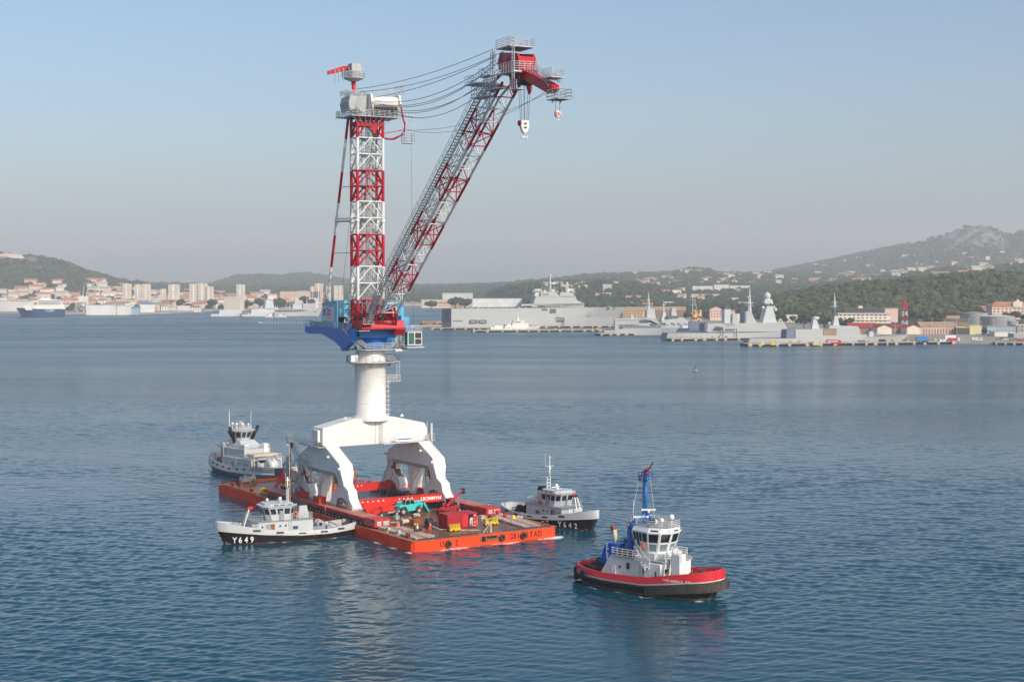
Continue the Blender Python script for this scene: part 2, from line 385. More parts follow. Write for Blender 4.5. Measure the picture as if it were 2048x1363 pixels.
# churned water along the hulls
fo = np.zeros_like(WX)
def seg(x0, y0, x1, y1, w, s):
    global fo
    dx, dy = x1 - x0, y1 - y0; t = np.clip(((WX - x0) * dx + (WY - y0) * dy) / (dx * dx + dy * dy), 0, 1)
    d = np.hypot(WX - x0 - t * dx, WY - y0 - t * dy); fo = np.maximum(fo, s * np.exp(-(d / w) ** 2) * (0.75 + 0.35 * np.sin(t * 17 + x0)))
def bpt_(u_, v_): q = math.radians(32.9); return (-16.66 + u_ * math.cos(q) - v_ * math.sin(q), 249.58 + u_ * math.sin(q) + v_ * math.cos(q))
seg(*bpt_(2, -0.5), *bpt_(29.6, -0.5), 1.1, 0.80); seg(*bpt_(-0.5, 0), *bpt_(-0.4, 16), 0.8, 0.62); seg(*bpt_(6, -1.5), *bpt_(12, -2.2), 0.8, 0.42)
def hull_foam(ox, oy, deg, L__, B__, side, s):
    q = math.radians(deg); ux, uy = math.cos(q), math.sin(q)
    pt = lambda x, y: (ox + x * ux - y * uy, oy + x * uy + y * ux)
    seg(*pt(2, side * B__ * .47), *pt(L__ * .6, side * B__ * .5), 0.45, s); seg(*pt(L__ * .6, side * B__ * .5), *pt(L__ * .97, side * B__ * .12), 0.5, s * 1.1); seg(*pt(-0.5, -B__ * .3), *pt(-0.5, B__ * .3), 0.8, s * 1.15)
hull_foam(-28.0, 269.8, 206, 25, 7.4, 1, 0.56); hull_foam(-1.3, 291.3, -49.4, 25, 7.4, -1, 0.56); hull_foam(11.2, 228.3, -42.6, 25, 10.4, -1, 0.56); hull_foam(-48.4, 339.6, 133, 35, 11, 1, 0.42)
at2 = me.attributes.new('foam', 'FLOAT', 'POINT'); at2.data.foreach_set('value', np.concatenate([fo.ravel(), np.zeros(8)]).astype(np.float32))
put(me, 'sea_water', kind='structure')
# ================================================================== BARGE
BF = Frame(-16.66, 249.58, 32.9); frame(BF)
BW, BL, DZ = 29.3, 86.0, 1.85
barge = thing('deck_barge', 'long flat orange barge with rusty deck carrying the giant crane', 'barge', (BW / 2, BL / 2, 0))
hp = [(0.5, 0), (BW - 0.5, 0), (BW, 0.5), (BW, BL - 0.5), (BW - 0.5, BL), (0.5, BL), (0, BL - 0.5), (0, 0.5)]
m = MB(); m.prism([(x, y) for x, y in hp], 'z', -1.2, DZ - 0.06)
for x in (7.0, 14.0, 19.0, 24.0):
    m.box(x, x + 0.12, -0.04, 0.02, 0.1, DZ - 0.1)
for y in range(4, 84, 4): m.box(-0.04, 0.02, y, y + 0.1, 0.05, DZ - 0.1)
m.build('hull', 'barge_orange', barge)
m = MB().prism([(0.0, DZ - 0.055), (BW, DZ - 0.055), (BW, DZ), (0, DZ)], 'y', 0.0, BL); m.build('deck', 'deck_rust', barge)
m = MB()
m.box(-0.06, 0.9, -0.06, BL, DZ + 0.002, DZ + 0.05); m.box(BW - 0.9, BW + 0.06, 0, BL, DZ + 0.002, DZ + 0.05)
m.box(0.9, BW - 0.9, -0.06, 0.35, DZ + 0.002, DZ + 0.05); m.box(0.9, BW - 0.9, BL - 1.2, BL, DZ + 0.002, DZ + 0.05)
m.build('deck_edge', 'deck_edge', barge)
m = MB().box(13.2, 17.0, -0.03, 0.0, 0.55, 1.55); m.build('side_recess', 'rust', barge)
m = MB().box(13.6, 14.4, -0.05, -0.031, 0.6, 1.5); m.box(14.7, 16.7, -0.05, -0.031, 1.05, 1.45); m.build('recess_opening', 'black', barge)
m = MB()
for x in np.arange(2.0, 13, 0.9): m.box(x, x + 0.22, 0.5, 0.62, DZ + 0.05, DZ + 0.28)
for x in np.arange(19.0, 28, 0.9): m.box(x, x + 0.22, 0.5, 0.62, DZ + 0.05, DZ + 0.28)
m.box(1.5, 13.5, 0.62, 0.74, DZ + 0.05, DZ + 0.30); m.box(18.5, 28.6, 0.62, 0.74, DZ + 0.05, DZ + 0.30)
m.build('guide_rail', 'dark_steel', barge)
text('U', 1.4, 'text_black', barge, (5.3, -0.055, 0.45), (1, 0, 0), (0, 0, 1), sx=0.8, bold=0.01)
text('R', 1.4, 'text_black', barge, (6.5, -0.055, 0.45), (1, 0, 0), (0, 0, 1), sx=0.8, bold=0.01)
text('2', 1.4, 'text_black', barge, (8.3, -0.055, 0.45), (1, 0, 0), (0, 0, 1), sx=0.8, bold=0.01)
for i, ch in enumerate('GRIMSTAD'):
    text(ch, 1.4, 'text_black', barge, (19.3 + i * 0.86, -0.055, 0.5), (1, 0, 0), (0, 0, 1), sx=0.72, bold=0.01)
ty = MB().torus((0, -0.30, 0), 0.42, 0.22, 'y', 14, 6)
t0 = None
for x, z in ((6.9, 0.85), (17.7, 0.95), (22.1, 0.95)):
    if t0 is None: t0 = ty.build('fender_tyre', 'tyre', barge, Frame(BF.o[0], BF.o[1], BF.deg)); t0.matrix_basis = WMAT[barge.name].inverted() @ (BF.mat @ Matrix.Translation((x, 0, z)))
    else: share(t0, 'fender_tyre', barge, (x, 0, z))
    strut('tyre_chain', (x, -0.1, z + 0.6), (x, 0.2, DZ + 0.06), 0.03, 'black', barge, 6)
bol = MB()
for dx in (-0.45, 0.45): bol.lathe([(0.2, 0), (0.2, 0.75), (0.3, 0.75), (0.3, 0.88), (0.001, 0.9)], (dx, 0, 0), 10)
bol.box(-0.85, 0.85, -0.35, 0.35, 0, 0.08)
b0 = None
for x, y, rz in ((27.8, 1.6, 0), (1.1, 3.5, 1.57), (28.4, 22, 1.57), (1.0, 70, 1.57), (28.4, 66, 1.57), (3.5, 84.8, 0), (25.8, 84.8, 0), (16, 85, 0), (1.0, 80, 1.57)):
    mt = BF.mat @ Matrix.Translation((x, y, DZ + 0.05)) @ Matrix.Rotation(rz, 4, 'Z')
    if b0 is None: b0 = bol.build('bollard', 'rust', barge); b0.matrix_basis = WMAT[barge.name].inverted() @ mt
    else: put(b0.data, 'bollard', barge, mt)
for p in [(27.9, 30 + i * 3.4) for i in range(16)] + [(3 + i * 2.6, 85.2) for i in range(10)] + [(0.6, 63.5 + i * 3.6) for i in range(6)]:
    strut('stanchion', (*p, DZ), (*p, DZ + 1.0), 0.05, 'orange', barge, 6)
# coaming along the far end and the raised scuppers on the left side
m = MB(); m.box(6, 22, 85.3, 85.6, DZ + 0.05, DZ + 0.5); m.box(0.05, 0.2, 66, 84, DZ + 0.05, DZ + 0.35); m.build('coaming', 'barge_side', barge)

# ================================================================== SELF-PROPELLED TRAILERS under the crane
wheel = MB().lathe([(0.12, -0.14), (0.36, -0.16), (0.42, -0.1), (0.42, 0.1), (0.36, 0.16), (0.12, 0.14)], (0, 0, 0), 12, axis='x')
hubm = MB().lathe([(0.001, -0.17), (0.2, -0.17), (0.2, 0.17), (0.001, 0.17)], (0, 0, 0), 10, axis='x', smooth=False)
def trailer(x0, x1, y0, y1, label):
    t = thing('modular_trailer', label, 'trailer', ((x0 + x1) / 2, (y0 + y1) / 2, DZ), group='flat red transport trailers')
    m = MB(); m.box(x0, x1, y0 + 0.0, y1, 2.95, 3.40); m.box(x0 + 0.7, x1 - 0.7, y0 + 0.5, y1 - 0.5, 2.55, 2.95)
    y = y0 + 1.6
    while y < y1 - 1:
        m.box(x0 - 0.05, x0, y, y + 0.18, 2.85, 3.30); m.box(x1, x1 + 0.05, y, y + 0.18, 2.85, 3.30); y += 1.55
    m.build('frame', 'trailer_red', t)
    m = MB(); y = y0 + 4.0
    while y < y1 - 0.2:
        m.box(x0 + 0.1, x1 - 0.1, y, min(y + 5.9, y1 - 0.1), 3.402, 3.43); y += 6.0
    m.build('deck_plate', 'trailer_deck', t)
    m = MB(); m.box(x0 + 0.02, x1 - 0.02, y0 - 0.9, y0 + 3.2, 2.2, 3.55); m.build('power_pack', 'trailer_red', t, bevel=0.06)
    m = MB(); m.box(x0 + 1.7, x1 - 0.35, y0 - 0.95, y0 - 0.9, 2.45, 3.25); m.build('grille', 'grey_steel', t)
    m = MB()
    for k, zz in enumerate((2.55, 2.8, 3.05)): m.box(x0 + 0.5, x0 + 1.3, y0 - 0.93, y0 - 0.9, zz, zz + 0.12)
    m.build('marking', 'text_white', t)
    a = MB(); n = int((y1 - y0 - 4.5) / 1.4); w0 = h0 = None
    for k in range(n):
        y = y0 + 4.4 + 1.4 * k
        for xx in (x0 + 0.35, x1 - 0.35):
            a.prism([(y - 0.12, 2.95), (y + 0.12, 2.95), (y + 0.42, 2.45), (y + 0.1, DZ + 0.42), (y - 0.1, DZ + 0.42), (y + 0.12, 2.5)], 'x', xx - 0.06, xx + 0.06)
            loc = (xx + (-0.28 if xx < (x0 + x1) / 2 else 0.28), y, DZ + 0.43)
            mt = BF.mat @ Matrix.Translation(loc)
            if w0 is None:
                w0 = wheel.build('wheel', 'tyre', t); w0.matrix_basis = WMAT[t.name].inverted() @ mt; WMAT[w0.name] = mt
                h0 = hubm.build('hub', 'hub', w0); h0.matrix_basis = Matrix.Identity(4)
            else:
                w = put(w0.data, 'wheel', t, mt); put(h0.data, 'hub', w, mt)
    a.build('axle_arm', 'grey_steel', t)
    return t
trailer(0.5, 3.7, 15.4, 63.0, 'red multi axle flatbed trailer under the left crane legs')
trailer(24.2, 27.4, 16.4, 63.0, 'red multi axle flatbed trailer under the right crane legs')

# ================================================================== CRANE
CX, CY = 13.5, 41.0
cc = BF.mat @ Vector((CX, CY, 0))
SF = Frame(cc.x, cc.y, 28.0)            # slewing part: local x = across the crane, local -y = where the boom points
frame(BF)
crane = thing('luffing_harbour_crane', 'giant white red and blue harbour crane standing on the orange barge', 'crane', (CX, CY, 3.4))
# portal beam
m = MB(); m.prism([(2.2, 14.3), (4.0, 13.9), (23.2, 13.9), (25.2, 14.3), (25.0, 16.4), (24.4, 17.6), (17.6, 19.1), (9.0, 19.1), (2.2, 17.6)], 'y', 38.8, 43.2)
m.lathe([(3.6, 18.5), (3.6, 19.35), (3.1, 19.45)], (CX, CY, 0), 28)
for x in (6.6, 18.9): m.prism([(x, 19.0), (x + 1.0, 19.0), (x + 0.5, 19.7)], 'y', 38.85, 39.1)
m.build('portal_beam', 'crane_white', crane, bevel=0.12)
m = MB()
for x in (13.4,): m.box(x, x + 0.07, 38.74, 38.79, 14.0, 19.0)
m.box(20.2, 20.25, 38.76, 38.79, 14.0, 18.3); m.build('weld_seam', 'grey_steel', crane)
m = MB()
for z in (21.8, 24.3, 26.9): m.lathe([(3.0, z), (3.018, z + 0.03), (3.0, z + 0.06)], (CX, CY, 0), 40)
for x in (5.4, 9.2, 17.0): m.box(x, x + 0.05, 38.77, 38.795, 14.0, 17.6)
m.build('plate_joint', 'rail_grey', crane)
half = [(37.6, 14.1), (31.9, 11.4), (31.35, 9.7), (33.8, 9.6)]
poly = half + [(82 - y, z) for y, z in half[::-1]]
ped = [(31.0, 7.58), (29.3, 6.7), (28.8, 5.2), (27.5, 4.1), (27.3, 3.45), (28.9, 3.45), (29.5, 4.6), (30.8, 5.1), (32.6, 5.2), (34.2, 4.7), (34.7, 3.45), (35.9, 3.45), (36.2, 4.8), (35.3, 6.2), (34.0, 6.6), (33.3, 7.58)]
for x0, x1, inner in ((2.3, 5.0, 5.0), (22.2, 24.9, 22.2)):
    m = MB(); m.prism(poly, 'x', x0, x1)
    sf = m.build('side_frame', 'crane_white', crane, bevel=0.06)
    for s in (0, 1):
        ya, yb, yc_, yd_ = (31.35, 33.75, 30.95, 33.3) if s == 0 else (48.25, 50.65, 48.7, 51.05)
        m = MB(); m.prism([(x0 + 0.42, yc_), (x1 - 0.42, yc_), (x1 - 0.42, yd_), (x0 + 0.42, yd_)], 'z', 7.58, 9.75, [(x0, ya), (x1, ya), (x1, yb), (x0, yb)]); m.build('leg', 'crane_white', crane, bevel=0.05)
    k = MB()
    for y in (36.2, 31.6, 50.4, 45.8): k.lathe([(0.001, -0.35), (0.28, -0.35), (0.28, 0.35), (0.001, 0.35)], (x0 - 0.2, y, 10.6 if abs(y - 41) > 8 else 12.4), 10, axis='x')
    k.build('lug', 'crane_white', sf)
    for s in (0, 1):
        pp = ped if s == 0 else [(82 - y, z) for y, z in ped[::-1]]
        k = MB(); k.prism(pp, 'x', x0 + 0.45, x0 + 0.68); k.prism(pp, 'x', x1 - 0.68, x1 - 0.45)
        # front and top plates that close the pedestal box
        for i in range(len(pp)):
            a, b_ = pp[i], pp[(i + 1) % len(pp)]
            if (s == 0 and i in (0, 1, 2, 3, 11, 12, 13, 14)) or (s == 1 and i in (len(pp) - 2, len(pp) - 3, len(pp) - 4, len(pp) - 5, len(pp) - 12, 2, 3, 4)):
                k.add([(x0 + 0.68, a[0], a[1]), (x1 - 0.68, a[0], a[1]), (x1 - 0.68, b_[0], b_[1]), (x0 + 0.68, b_[0], b_[1])], [(0, 1, 2, 3)])
        pd = k.build('pedestal', 'crane_white', crane)
        yc = 28.3 if s == 0 else 53.7; yd = 36.3 if s == 0 else 45.7
        q = MB()
        for y in (yc, yd): q.box(x0 + 0.2, x1 - 0.2, y - 1.0, y + 1.0, 3.43, 3.75)
        for y in np.arange(30.2, 34.6, 0.7):
            yy = y if s == 0 else 82 - y; q.lathe([(0.001, -0.5), (0.42, -0.5), (0.42, 0.5), (0.001, 0.5)], ((x0 + x1) / 2, yy, 4.5), 12, axis='x')
        q.build('bogie', 'grey_steel', pd)
        q = MB(); yy = 33.6 if s == 0 else 48.4
        q.box(x0 + 0.3, x0 + 0.9, yy, yy + 0.9, 7.6, 9.4); q.tube((x0 + 1.3, yy + 1.4, 6.8), (x0 + 1.5, yy + 1.6, 9.5), 0.3, 10); q.box(x0 + 1.2, x1 - 0.5, yy + 0.5, yy + 1.1, 7.2, 9.6)
        q.build('drive_unit', 'rust', pd)
        strut('hydraulic_jack', (x0 + 0.7, yy + 2.2, 5.4), (x0 + 0.7, yy + 2.2, 9.6), 0.16, 'yellow', pd)
    k = MB(); k.box(x0 + 0.2, x1 - 0.2, 33.8, 48.2, 9.0, 9.62); k.box(x0 - 0.15, x1 + 0.15, 33.6, 48.4, 9.62, 9.76); k.build('lower_flange', 'grey_steel', sf)
    k = MB(); k.prism([(39.6, 9.0), (42.4, 9.0), (41.5, 3.45), (40.5, 3.45)], 'x', x0 + 0.3, x1 - 0.3)
    k.box(x0 + 0.25, x0 + 0.3, 40.0, 42.0, 8.2, 8.4)
    k.build('support_prop', 'crane_white', crane)
    # pin joints where the legs were cut for transport
    k = MB()
    for yy in (31.0, 49.0): k.box(x0 + 0.3, x1 - 0.3, yy - (0.15 if yy < 41 else 0.35), yy + (2.4 if yy < 41 else 2.15), 7.52, 7.7)
    k.build('leg_joint', 'crane_white', sf)
# cross beams laid over the trailers
for y, dz in ((29.4, 0.0), (50.2, 0.0)):
    cb = thing('cross_beam', 'long red steel beam lying across the barge deck between the trailers in front' if y < 40 else 'long red steel beam lying across the barge deck behind the crane legs', 'beam', (14, y, 3.4), group='red steel cross beams')
    m = MB(); m.box(3.0, 25.2, y - 0.5, y - 0.42, 3.45, 4.8); m.box(3.0, 25.2, y + 0.42, y + 0.5, 3.45, 4.8); m.box(3.0, 25.2, y - 0.6, y + 0.6, 4.8, 4.9); m.box(3.0, 25.2, y - 0.6, y + 0.6, 3.44, 3.5)
    m.build('web', 'beam_red', cb)
    m = MB()
    for i in range(9): m.lathe([(0.001, 0), (0.16, 0), (0.16, 0.03), (0.001, 0.03)], (5.5 + i * 1.1 if i < 5 else 8.8 + i * 0.9, y - 0.54, 4.5), 8, axis='y')
    m.build('bolt_plate', 'text_white', cb)
    if y < 40:
        text('MAMMOET', 0.95, 'text_white', cb, (22.4, y - 0.53, 4.5), (-1, 0, 0), (0, 0, -1), sx=1.0, bold=0.015)
        m = MB(); m.box(5.5, 13.5, y - 0.75, y - 0.51, 3.45, 4.4); m.prism([(5.5, 3.45), (8.8, 3.45), (8.2, 2.0), (6.4, 2.0)], 'y', y - 1.4, y - 0.7); m.build('bracket', 'beam_red', cb)
# short spreader beams on the trailers, below the pedestals
for x0, tx in ((1.0, 'left'), (23.6, 'right')):
    for y, ty_ in ((38.5, 'front'), (46.5, 'rear')):
        sp = MB(); sp.box(x0, x0 + 1.5, y - 0.5, y + 2.0, 3.45, 4.6); sp.box(x0 - 0.05, x0 + 1.55, y - 0.6, y + 2.1, 4.6, 4.68)
        sp.build('spreader_block', 'trailer_red', label='%s red steel block on the %s trailer beside the crane prop' % (ty_, tx), cat='steel block', group='red steel blocks on the trailers')
# column
m = MB(); m.lathe([(3.25, 19.3), (3.25, 19.6), (3.0, 19.7), (3.0, 29.4), (3.12, 29.5), (3.12, 29.75), (2.95, 29.85), (2.75, 32.4)], (CX, CY, 0), 40)
m.build('column', 'crane_white', crane)
frame(SF)
m = MB()
m.lathe([(2.9, 29.78), (4.7, 29.78), (4.7, 29.9), (2.9, 29.9)], (0, 0, 0), 28, smooth=False)
m.box(3.0, 5.7, -1.4, 1.4, 29.78, 29.9); m.box(4.0, 4.05, -1, 1, 28.9, 29.8)
ringpts = [(4.6 * math.cos(t), 4.6 * math.sin(t), 29.9) for t in np.linspace(0.4, 2 * math.pi - 0.4, 20)]
m.rail(ringpts + [(5.65, -1.35, 29.9), (5.65, 1.35, 29.9)], 1.15, 0.05, 1.4, 2, True)
for i in range(10):
    t = i * math.pi / 5; m.tube((2.95 * math.cos(t), 2.95 * math.sin(t), 28.9), (4.5 * math.cos(t), 4.5 * math.sin(t), 29.78), 0.07, 5)
m.build('ring_walkway', 'rail_grey', crane)
m = MB().cbox(-4.1, -1.6, 29.95, 1.5, 1.1, 1.35); m.build('control_cabinet', 'white_paint', crane, bevel=0.05)
m = MB(); m.box(3.2, 6.2, -0.8, 0.9, 25.9, 26.02); m.rail([(3.3, -0.8, 26), (6.1, -0.8, 26), (6.1, 0.9, 26), (3.3, 0.9, 26)], 1.15, 0.05, 1.0, 2)
m.ladder((5.6, -0.75, 26), (5.6, -0.75, 30.9), (1, 0, 0), 0.35, 0.05, 0.4); m.tube((3.0, 0, 24.8), (4.6, 0, 25.9), 0.08, 5)
m.build('access_platform', 'rail_grey', crane)
m = MB(); m.ladder((3.25, -0.7, 14.2), (3.25, -0.7, 27), (1, 0, 0), 0.35, 0.08, 0.45)
for z in np.arange(15, 26.5, 0.9): m.lathe([(0.5, z), (0.5, z + 0.10)], (3.4, -0.9, 0), 8)
m.build('column_ladder', 'rail_grey', crane)
frame(BF)
# walkway with banner on the right half of the beam, stair on the left frame
m = MB(); m.box(14.5, 24.8, 37.4, 38.7, 14.0, 14.12); m.rail([(14.6, 37.45, 14.1), (24.7, 37.45, 14.1), (24.7, 38.7, 14.1)], 1.15, 0.045, 1.2, 2)
for x in (15, 18, 21, 24): m.tube((x, 37.6, 14), (x, 38.7, 13.2), 0.06, 4)
m.ladder((14.6, 38.5, 14.1), (14.6, 38.5, 20), (1, 0, 0), 0.3, 0.045, 0.4)
m.build('beam_walkway', 'rail_grey', crane)
m = MB().box(17.2, 20.8, 37.36, 37.4, 14.3, 15.3); bn = m.build('banner', 'banner', crane)
m = MB().box(17.5, 20.5, 37.33, 37.355, 14.72, 14.9); m.build('banner_stripe', 'sign_navy', bn)
m = MB()
for x, y in ((25.6, 38.2), (25.6, 40.0)): m.tube((x, y, 11.5), (x, y, 17.5), 0.22 if y < 39 else 0.08, 8)
m.rail([(24.9, 38.4, 14.2), (26.4, 38.4, 14.2), (26.4, 43, 14.2), (24.9, 43, 14.2)], 1.15, 0.045, 1.1, 2); m.box(24.9, 26.5, 38.3, 43.1, 14.05, 14.17)
m.build('end_platform', 'rail_grey', crane)
m = MB(); m.box(0.9, 2.2, 38.0, 52.5, 14.0, 14.12); m.rail([(2.2, 52.5, 14.1), (0.95, 52.5, 14.1), (0.95, 38.1, 14.1)], 1.15, 0.045, 1.0, 3)
def stair(m, a, b_, w=0.8):
    a = Vector(a); b_ = Vector(b_); s = Vector((w / 2, 0, 0))
    for q in (-1, 1):
        m.tube(a + s * q, b_ + s * q, 0.09, 4)
        u = Vector((0, 0, 1.05)); m.tube(a + s * q + u, b_ + s * q + u, 0.04, 4); m.tube(a + s * q + u * 0.5, b_ + s * q + u * 0.5, 0.035, 4)
        n = max(2, int((b_ - a).length / 1.4))
        for i in range(n + 1): p = a.lerp(b_, i / n) + s * q; m.tube(p, p + u, 0.035, 4)
    n = max(2, int(abs(a.z - b_.z) / 0.3))
    for i in range(1, n): p = a.lerp(b_, i / n); m.box(p.x - w / 2, p.x + w / 2, p.y - 0.14, p.y + 0.14, p.z - 0.03, p.z + 0.03)
stair(m, (1.5, 52.6, 14.1), (1.5, 48.0, 10.8)); m.box(1.0, 2.1, 45.6, 48.0, 10.7, 10.8)
stair(m, (1.5, 45.6, 10.8), (1.5, 42.2, 7.4)); m.box(0.8, 2.3, 38.6, 42.3, 7.25, 7.38); m.rail([(0.85, 42.2, 7.38), (0.85, 38.7, 7.38), (2.3, 38.7, 7.38)], 1.15, 0.045, 1.0, 3)
m.build('stairway', 'grey_steel', crane)
m = MB(); m.box(1.55, 2.15, 39.6, 42.3, 14.9, 17.2); m.build('electrical_cabinet', 'white_paint', crane, bevel=0.05)
m = MB()
for k in range(26):
    y = 48 + random.random() * 6; z = 3.5 + random.random() * 5.5; x = 1.6 + random.random() * 0.8
    m.path([(x, y, z), (x + random.uniform(-.3, .3), y + random.uniform(-1, 1), z + random.uniform(-1, 1.5)), (x, y + random.uniform(-1.2, 1.2), z + random.uniform(0.5, 2))], 0.07, 4)
m.box(1.2, 2.2, 50.6, 52.0, 6.5, 8.2); m.tube((1.6, 53.5, 6.0), (1.6, 53.5, 11.0), 0.35, 8); m.build('cable_reel_frame', 'grey_steel', crane)
m = MB(); m.torus((1.5, 53.6, 8.6), 1.4, 0.16, 'x', 20, 6)
for i in range(8): t = i * math.pi / 4; m.tube((1.5, 53.6, 8.6), (1.5, 53.6 + 1.4 * math.cos(t), 8.6 + 1.4 * math.sin(t)), 0.05, 4)
m.build('cable_reel', 'rail_grey', crane)

# ------------------------------------------------------------------ slewing part
frame(SF)
m = MB(); m.lathe([(2.8, 32.3), (3.0, 32.4), (3.1, 33.2), (3.5, 34.6), (3.5, 36.3)], (0, 0, 0), 32); m.build('slewing_ring', 'slew_blue', crane)
m = MB(); m.prism([(22.0, 36.3), (22.0, 35.1), (19.6, 34.8), (12.5, 35.0), (5.0, 33.6), (2.5, 32.7), (-0.5, 32.7), (-3.6, 33.8), (-4.2, 36.3)], 'x', -5.3, -4.3)
m.prism([(19.6, 36.3), (19.6, 35.0), (12.5, 34.9), (4.5, 32.9), (1, 32.9), (1, 36.3)], 'x', 4.0, 5.0)
m.box(-4.3, 4.0, 0, 19.0, 35.4, 36.3); m.box(4.0, 10.0, 2.0, 13.0, 35.7, 36.3); m.box(-3.9, 3.7, -4.2, 0, 34.6, 36.3)
deck = m.build('slewing_platform', 'slew_blue', crane, bevel=0.05)
m = MB(); m.box(-5.2, -4.0, 0.8, 2.2, 32.0, 33.0); m.build('underslung_box', 'slew_blue', crane, bevel=0.05)
m = MB(); m.rail([(-3.0, 22, 36.3), (-5.25, 22.0, 36.3), (-5.25, -3.4, 36.3)], 1.1, 0.045, 1.4, 2); m.build('platform_railing', 'house_blue', deck)
m = MB()
for i in range(14): y = 13.4 + i * 0.6; m.cbox(-4.7 + random.random(), y, 36.3, 0.5, 0.4, 0.3 + random.random() * 0.9)
m.build('winch_gear', 'grey_steel', deck)
m = MB(); m.box(-2.5, 3.5, 14.5, 19.0, 36.3, 38.3); m.build('ballast_block', 'house_blue', crane, bevel=0.05)
m = MB(); m.prism([(4.6, 36.3), (4.6, 41.6), (12.8, 40.9), (12.8, 36.3)], 'x', -5.0, 1.2); hs = m.build('machine_house', 'house_blue', crane)
m = MB(); m.prism([(4.5, 41.62), (4.5, 41.75), (12.9, 41.05), (12.9, 40.92)], 'x', -5.1, 1.3); m.build('roof', 'house_blue', hs)
m = MB(); m.box(-4.75, -3.1, 4.52, 4.6, 36.32, 38.5); m.build('doorway', 'black', hs)
m = MB(); m.box(-1.8, 1.1, 4.50, 4.6, 36.5, 41.0); m.build('louvre_opening', 'dark_steel', hs)
m = MB(); m.box(1.4, 9.6, 5.2, 12.0, 36.3, 41.55); wr = m.build('wrapped_winch_house', 'wrap_blue', crane, bevel=0.15)
m = MB(); m.box(8.0, 9.7, 3.0, 5.1, 36.3, 38.6); m.build('covered_motor', 'wrap_blue', crane)
m = MB(); m.rail([(-4.9, 4.7, 41.75), (-4.9, 12.6, 41.1), (9.4, 12.6, 41.2)], 0.3, 0.03, 2, 1); m.build('roof_rail', 'rail_grey', hs)
m = MB(); m.box(-5.06, -5.0, 6.2, 12.2, 37.65, 40.55); sg = m.build('sign', 'banner', hs)
def onsign(ch, sz, y, z, mat, sx=1.0, b_=0.02): text(ch, sz, mat, sg, (-5.075, y, z), (0, -1, 0), (0, 0, 1), sx=sx, bold=b_)
onsign('S', 1.7, 11.9, 38.75, 'sign_navy', 1.5, 0.04)
m = MB().box(-5.085, -5.065, 9.75, 9.95, 38.7, 40.3); m.build('letter_bar', 'sign_navy', sg)
onsign('D', 1.65, 9.5, 38.75, 'sign_red', 1.4, 0.04)
m = MB()
arc = [(-5.075, 9.3 - 1.9 * math.cos(t) * 1.0, 39.3 + 1.15 * math.sin(t)) for t in np.linspace(1.9, 5.4, 14)]
m.path(arc, 0.045, 4)
arc = [(-5.075, 8.4 - 1.5 * math.cos(t), 39.5 + 0.95 * math.sin(t)) for t in np.linspace(-0.9, 2.6, 14)]
m.path(arc, 0.03, 4); m.path([(-5.075, 7.8, 38.5), (-5.075, 7.4, 38.0)], 0.05, 4); m.build('letter_swoosh', 'sign_red', sg)
m = MB(); m.rail([(-5.35, 13, 36.3), (-5.35, 5, 36.3)], 1.1, 0.04, 0.8, 3); m.build('guard_rail', 'rail_grey', deck)
# lower ring gangway with sloping rails, access stairs and cab
m = MB(); m.prism([(-3.9, -2.6), (-2.6, -4.2), (2.8, -4.2), (4.2, -2.6), (4.2, 2), (-3.9, 2)], 'z', 32.25, 32.4)
m.rail([(-4.9, -3.2, 34.4), (-2.6, -4.15, 32.4), (2.7, -4.15, 32.4), (4.6, -2.7, 33.6)], 1.15, 0.055, 1.6, 3)
m.rail([(4.6, -2.7, 32.4), (6.9, -2.7, 32.4), (6.9, 1.5, 32.4)], 1.15, 0.05, 1.0, 2); m.box(4.0, 7.0, -2.7, 1.5, 32.25, 32.4)
m.build('slewing_gangway', 'rail_grey', crane)
m = MB(); m.box(3.9, 6.3, -3.4, -2.2, 31.9, 32.25); m.build('gangway_bracket', 'crane_white', crane)
m = MB()
def stair2(m, a, b_, w=0.8):
    a = Vector(a); b_ = Vector(b_); d = Vector((-(b_ - a).y, (b_ - a).x, 0)).normalized() * (w / 2)
    for q in (-1, 1):
        u = Vector((0, 0, 1.05)); m.tube(a + d * q, b_ + d * q, 0.1, 4); m.tube(a + d * q + u, b_ + d * q + u, 0.045, 4); m.tube(a + d * q + u * .5, b_ + d * q + u * .5, 0.04, 4)
        n = max(2, int((b_ - a).length / 1.2))
        for i in range(n + 1): p = a.lerp(b_, i / n) + d * q; m.tube(p, p + u, 0.04, 4)
    n = max(2, int(abs(a.z - b_.z) / 0.3))
    for i in range(1, n): p = a.lerp(b_, i / n); m.tube(p - d, p + d, 0.06, 4)
stair2(m, (-5.6, -0.6, 36.3), (-3.6, -3.8, 32.5)); m.rail([(-5.9, 1, 36.3), (-5.9, -0.6, 36.3)], 1.1, 0.045, 0.8, 2); m.build('access_stair', 'grey_steel', crane)
m = MB(); m.box(6.0, 8.9, -4.6, -1.8, 33.2, 35.6); cb_ = m.build('operator_cab', 'cab_green', crane, bevel=0.08)
m = MB()
for x in (6.0, 7.4, 8.9): m.box(x - 0.07, x + 0.07, -4.68, -4.6, 33.1, 35.7)
m.box(5.9, 9.0, -4.7, -4.6, 33.1, 33.25); m.box(5.9, 9.0, -4.7, -4.6, 35.5, 35.7); m.box(7.4, 8.9, -4.7, -4.61, 34.3, 34.4); m.box(8.9, 9.0, -4.6, -1.8, 33.1, 33.3); m.box(5.9, 9.0, -4.7, -1.7, 35.6, 35.75)
m.box(8.9, 9.0, -4.6, -1.8, 35.5, 35.75); m.build('cab_frame', 'white_paint', cb_)
m = MB(); m.box(7.55, 8.8, -4.64, -4.605, 34.45, 35.4); m.box(7.55, 8.8, -4.64, -4.605, 33.35, 34.2); m.build('cab_window', 'glass', cb_)
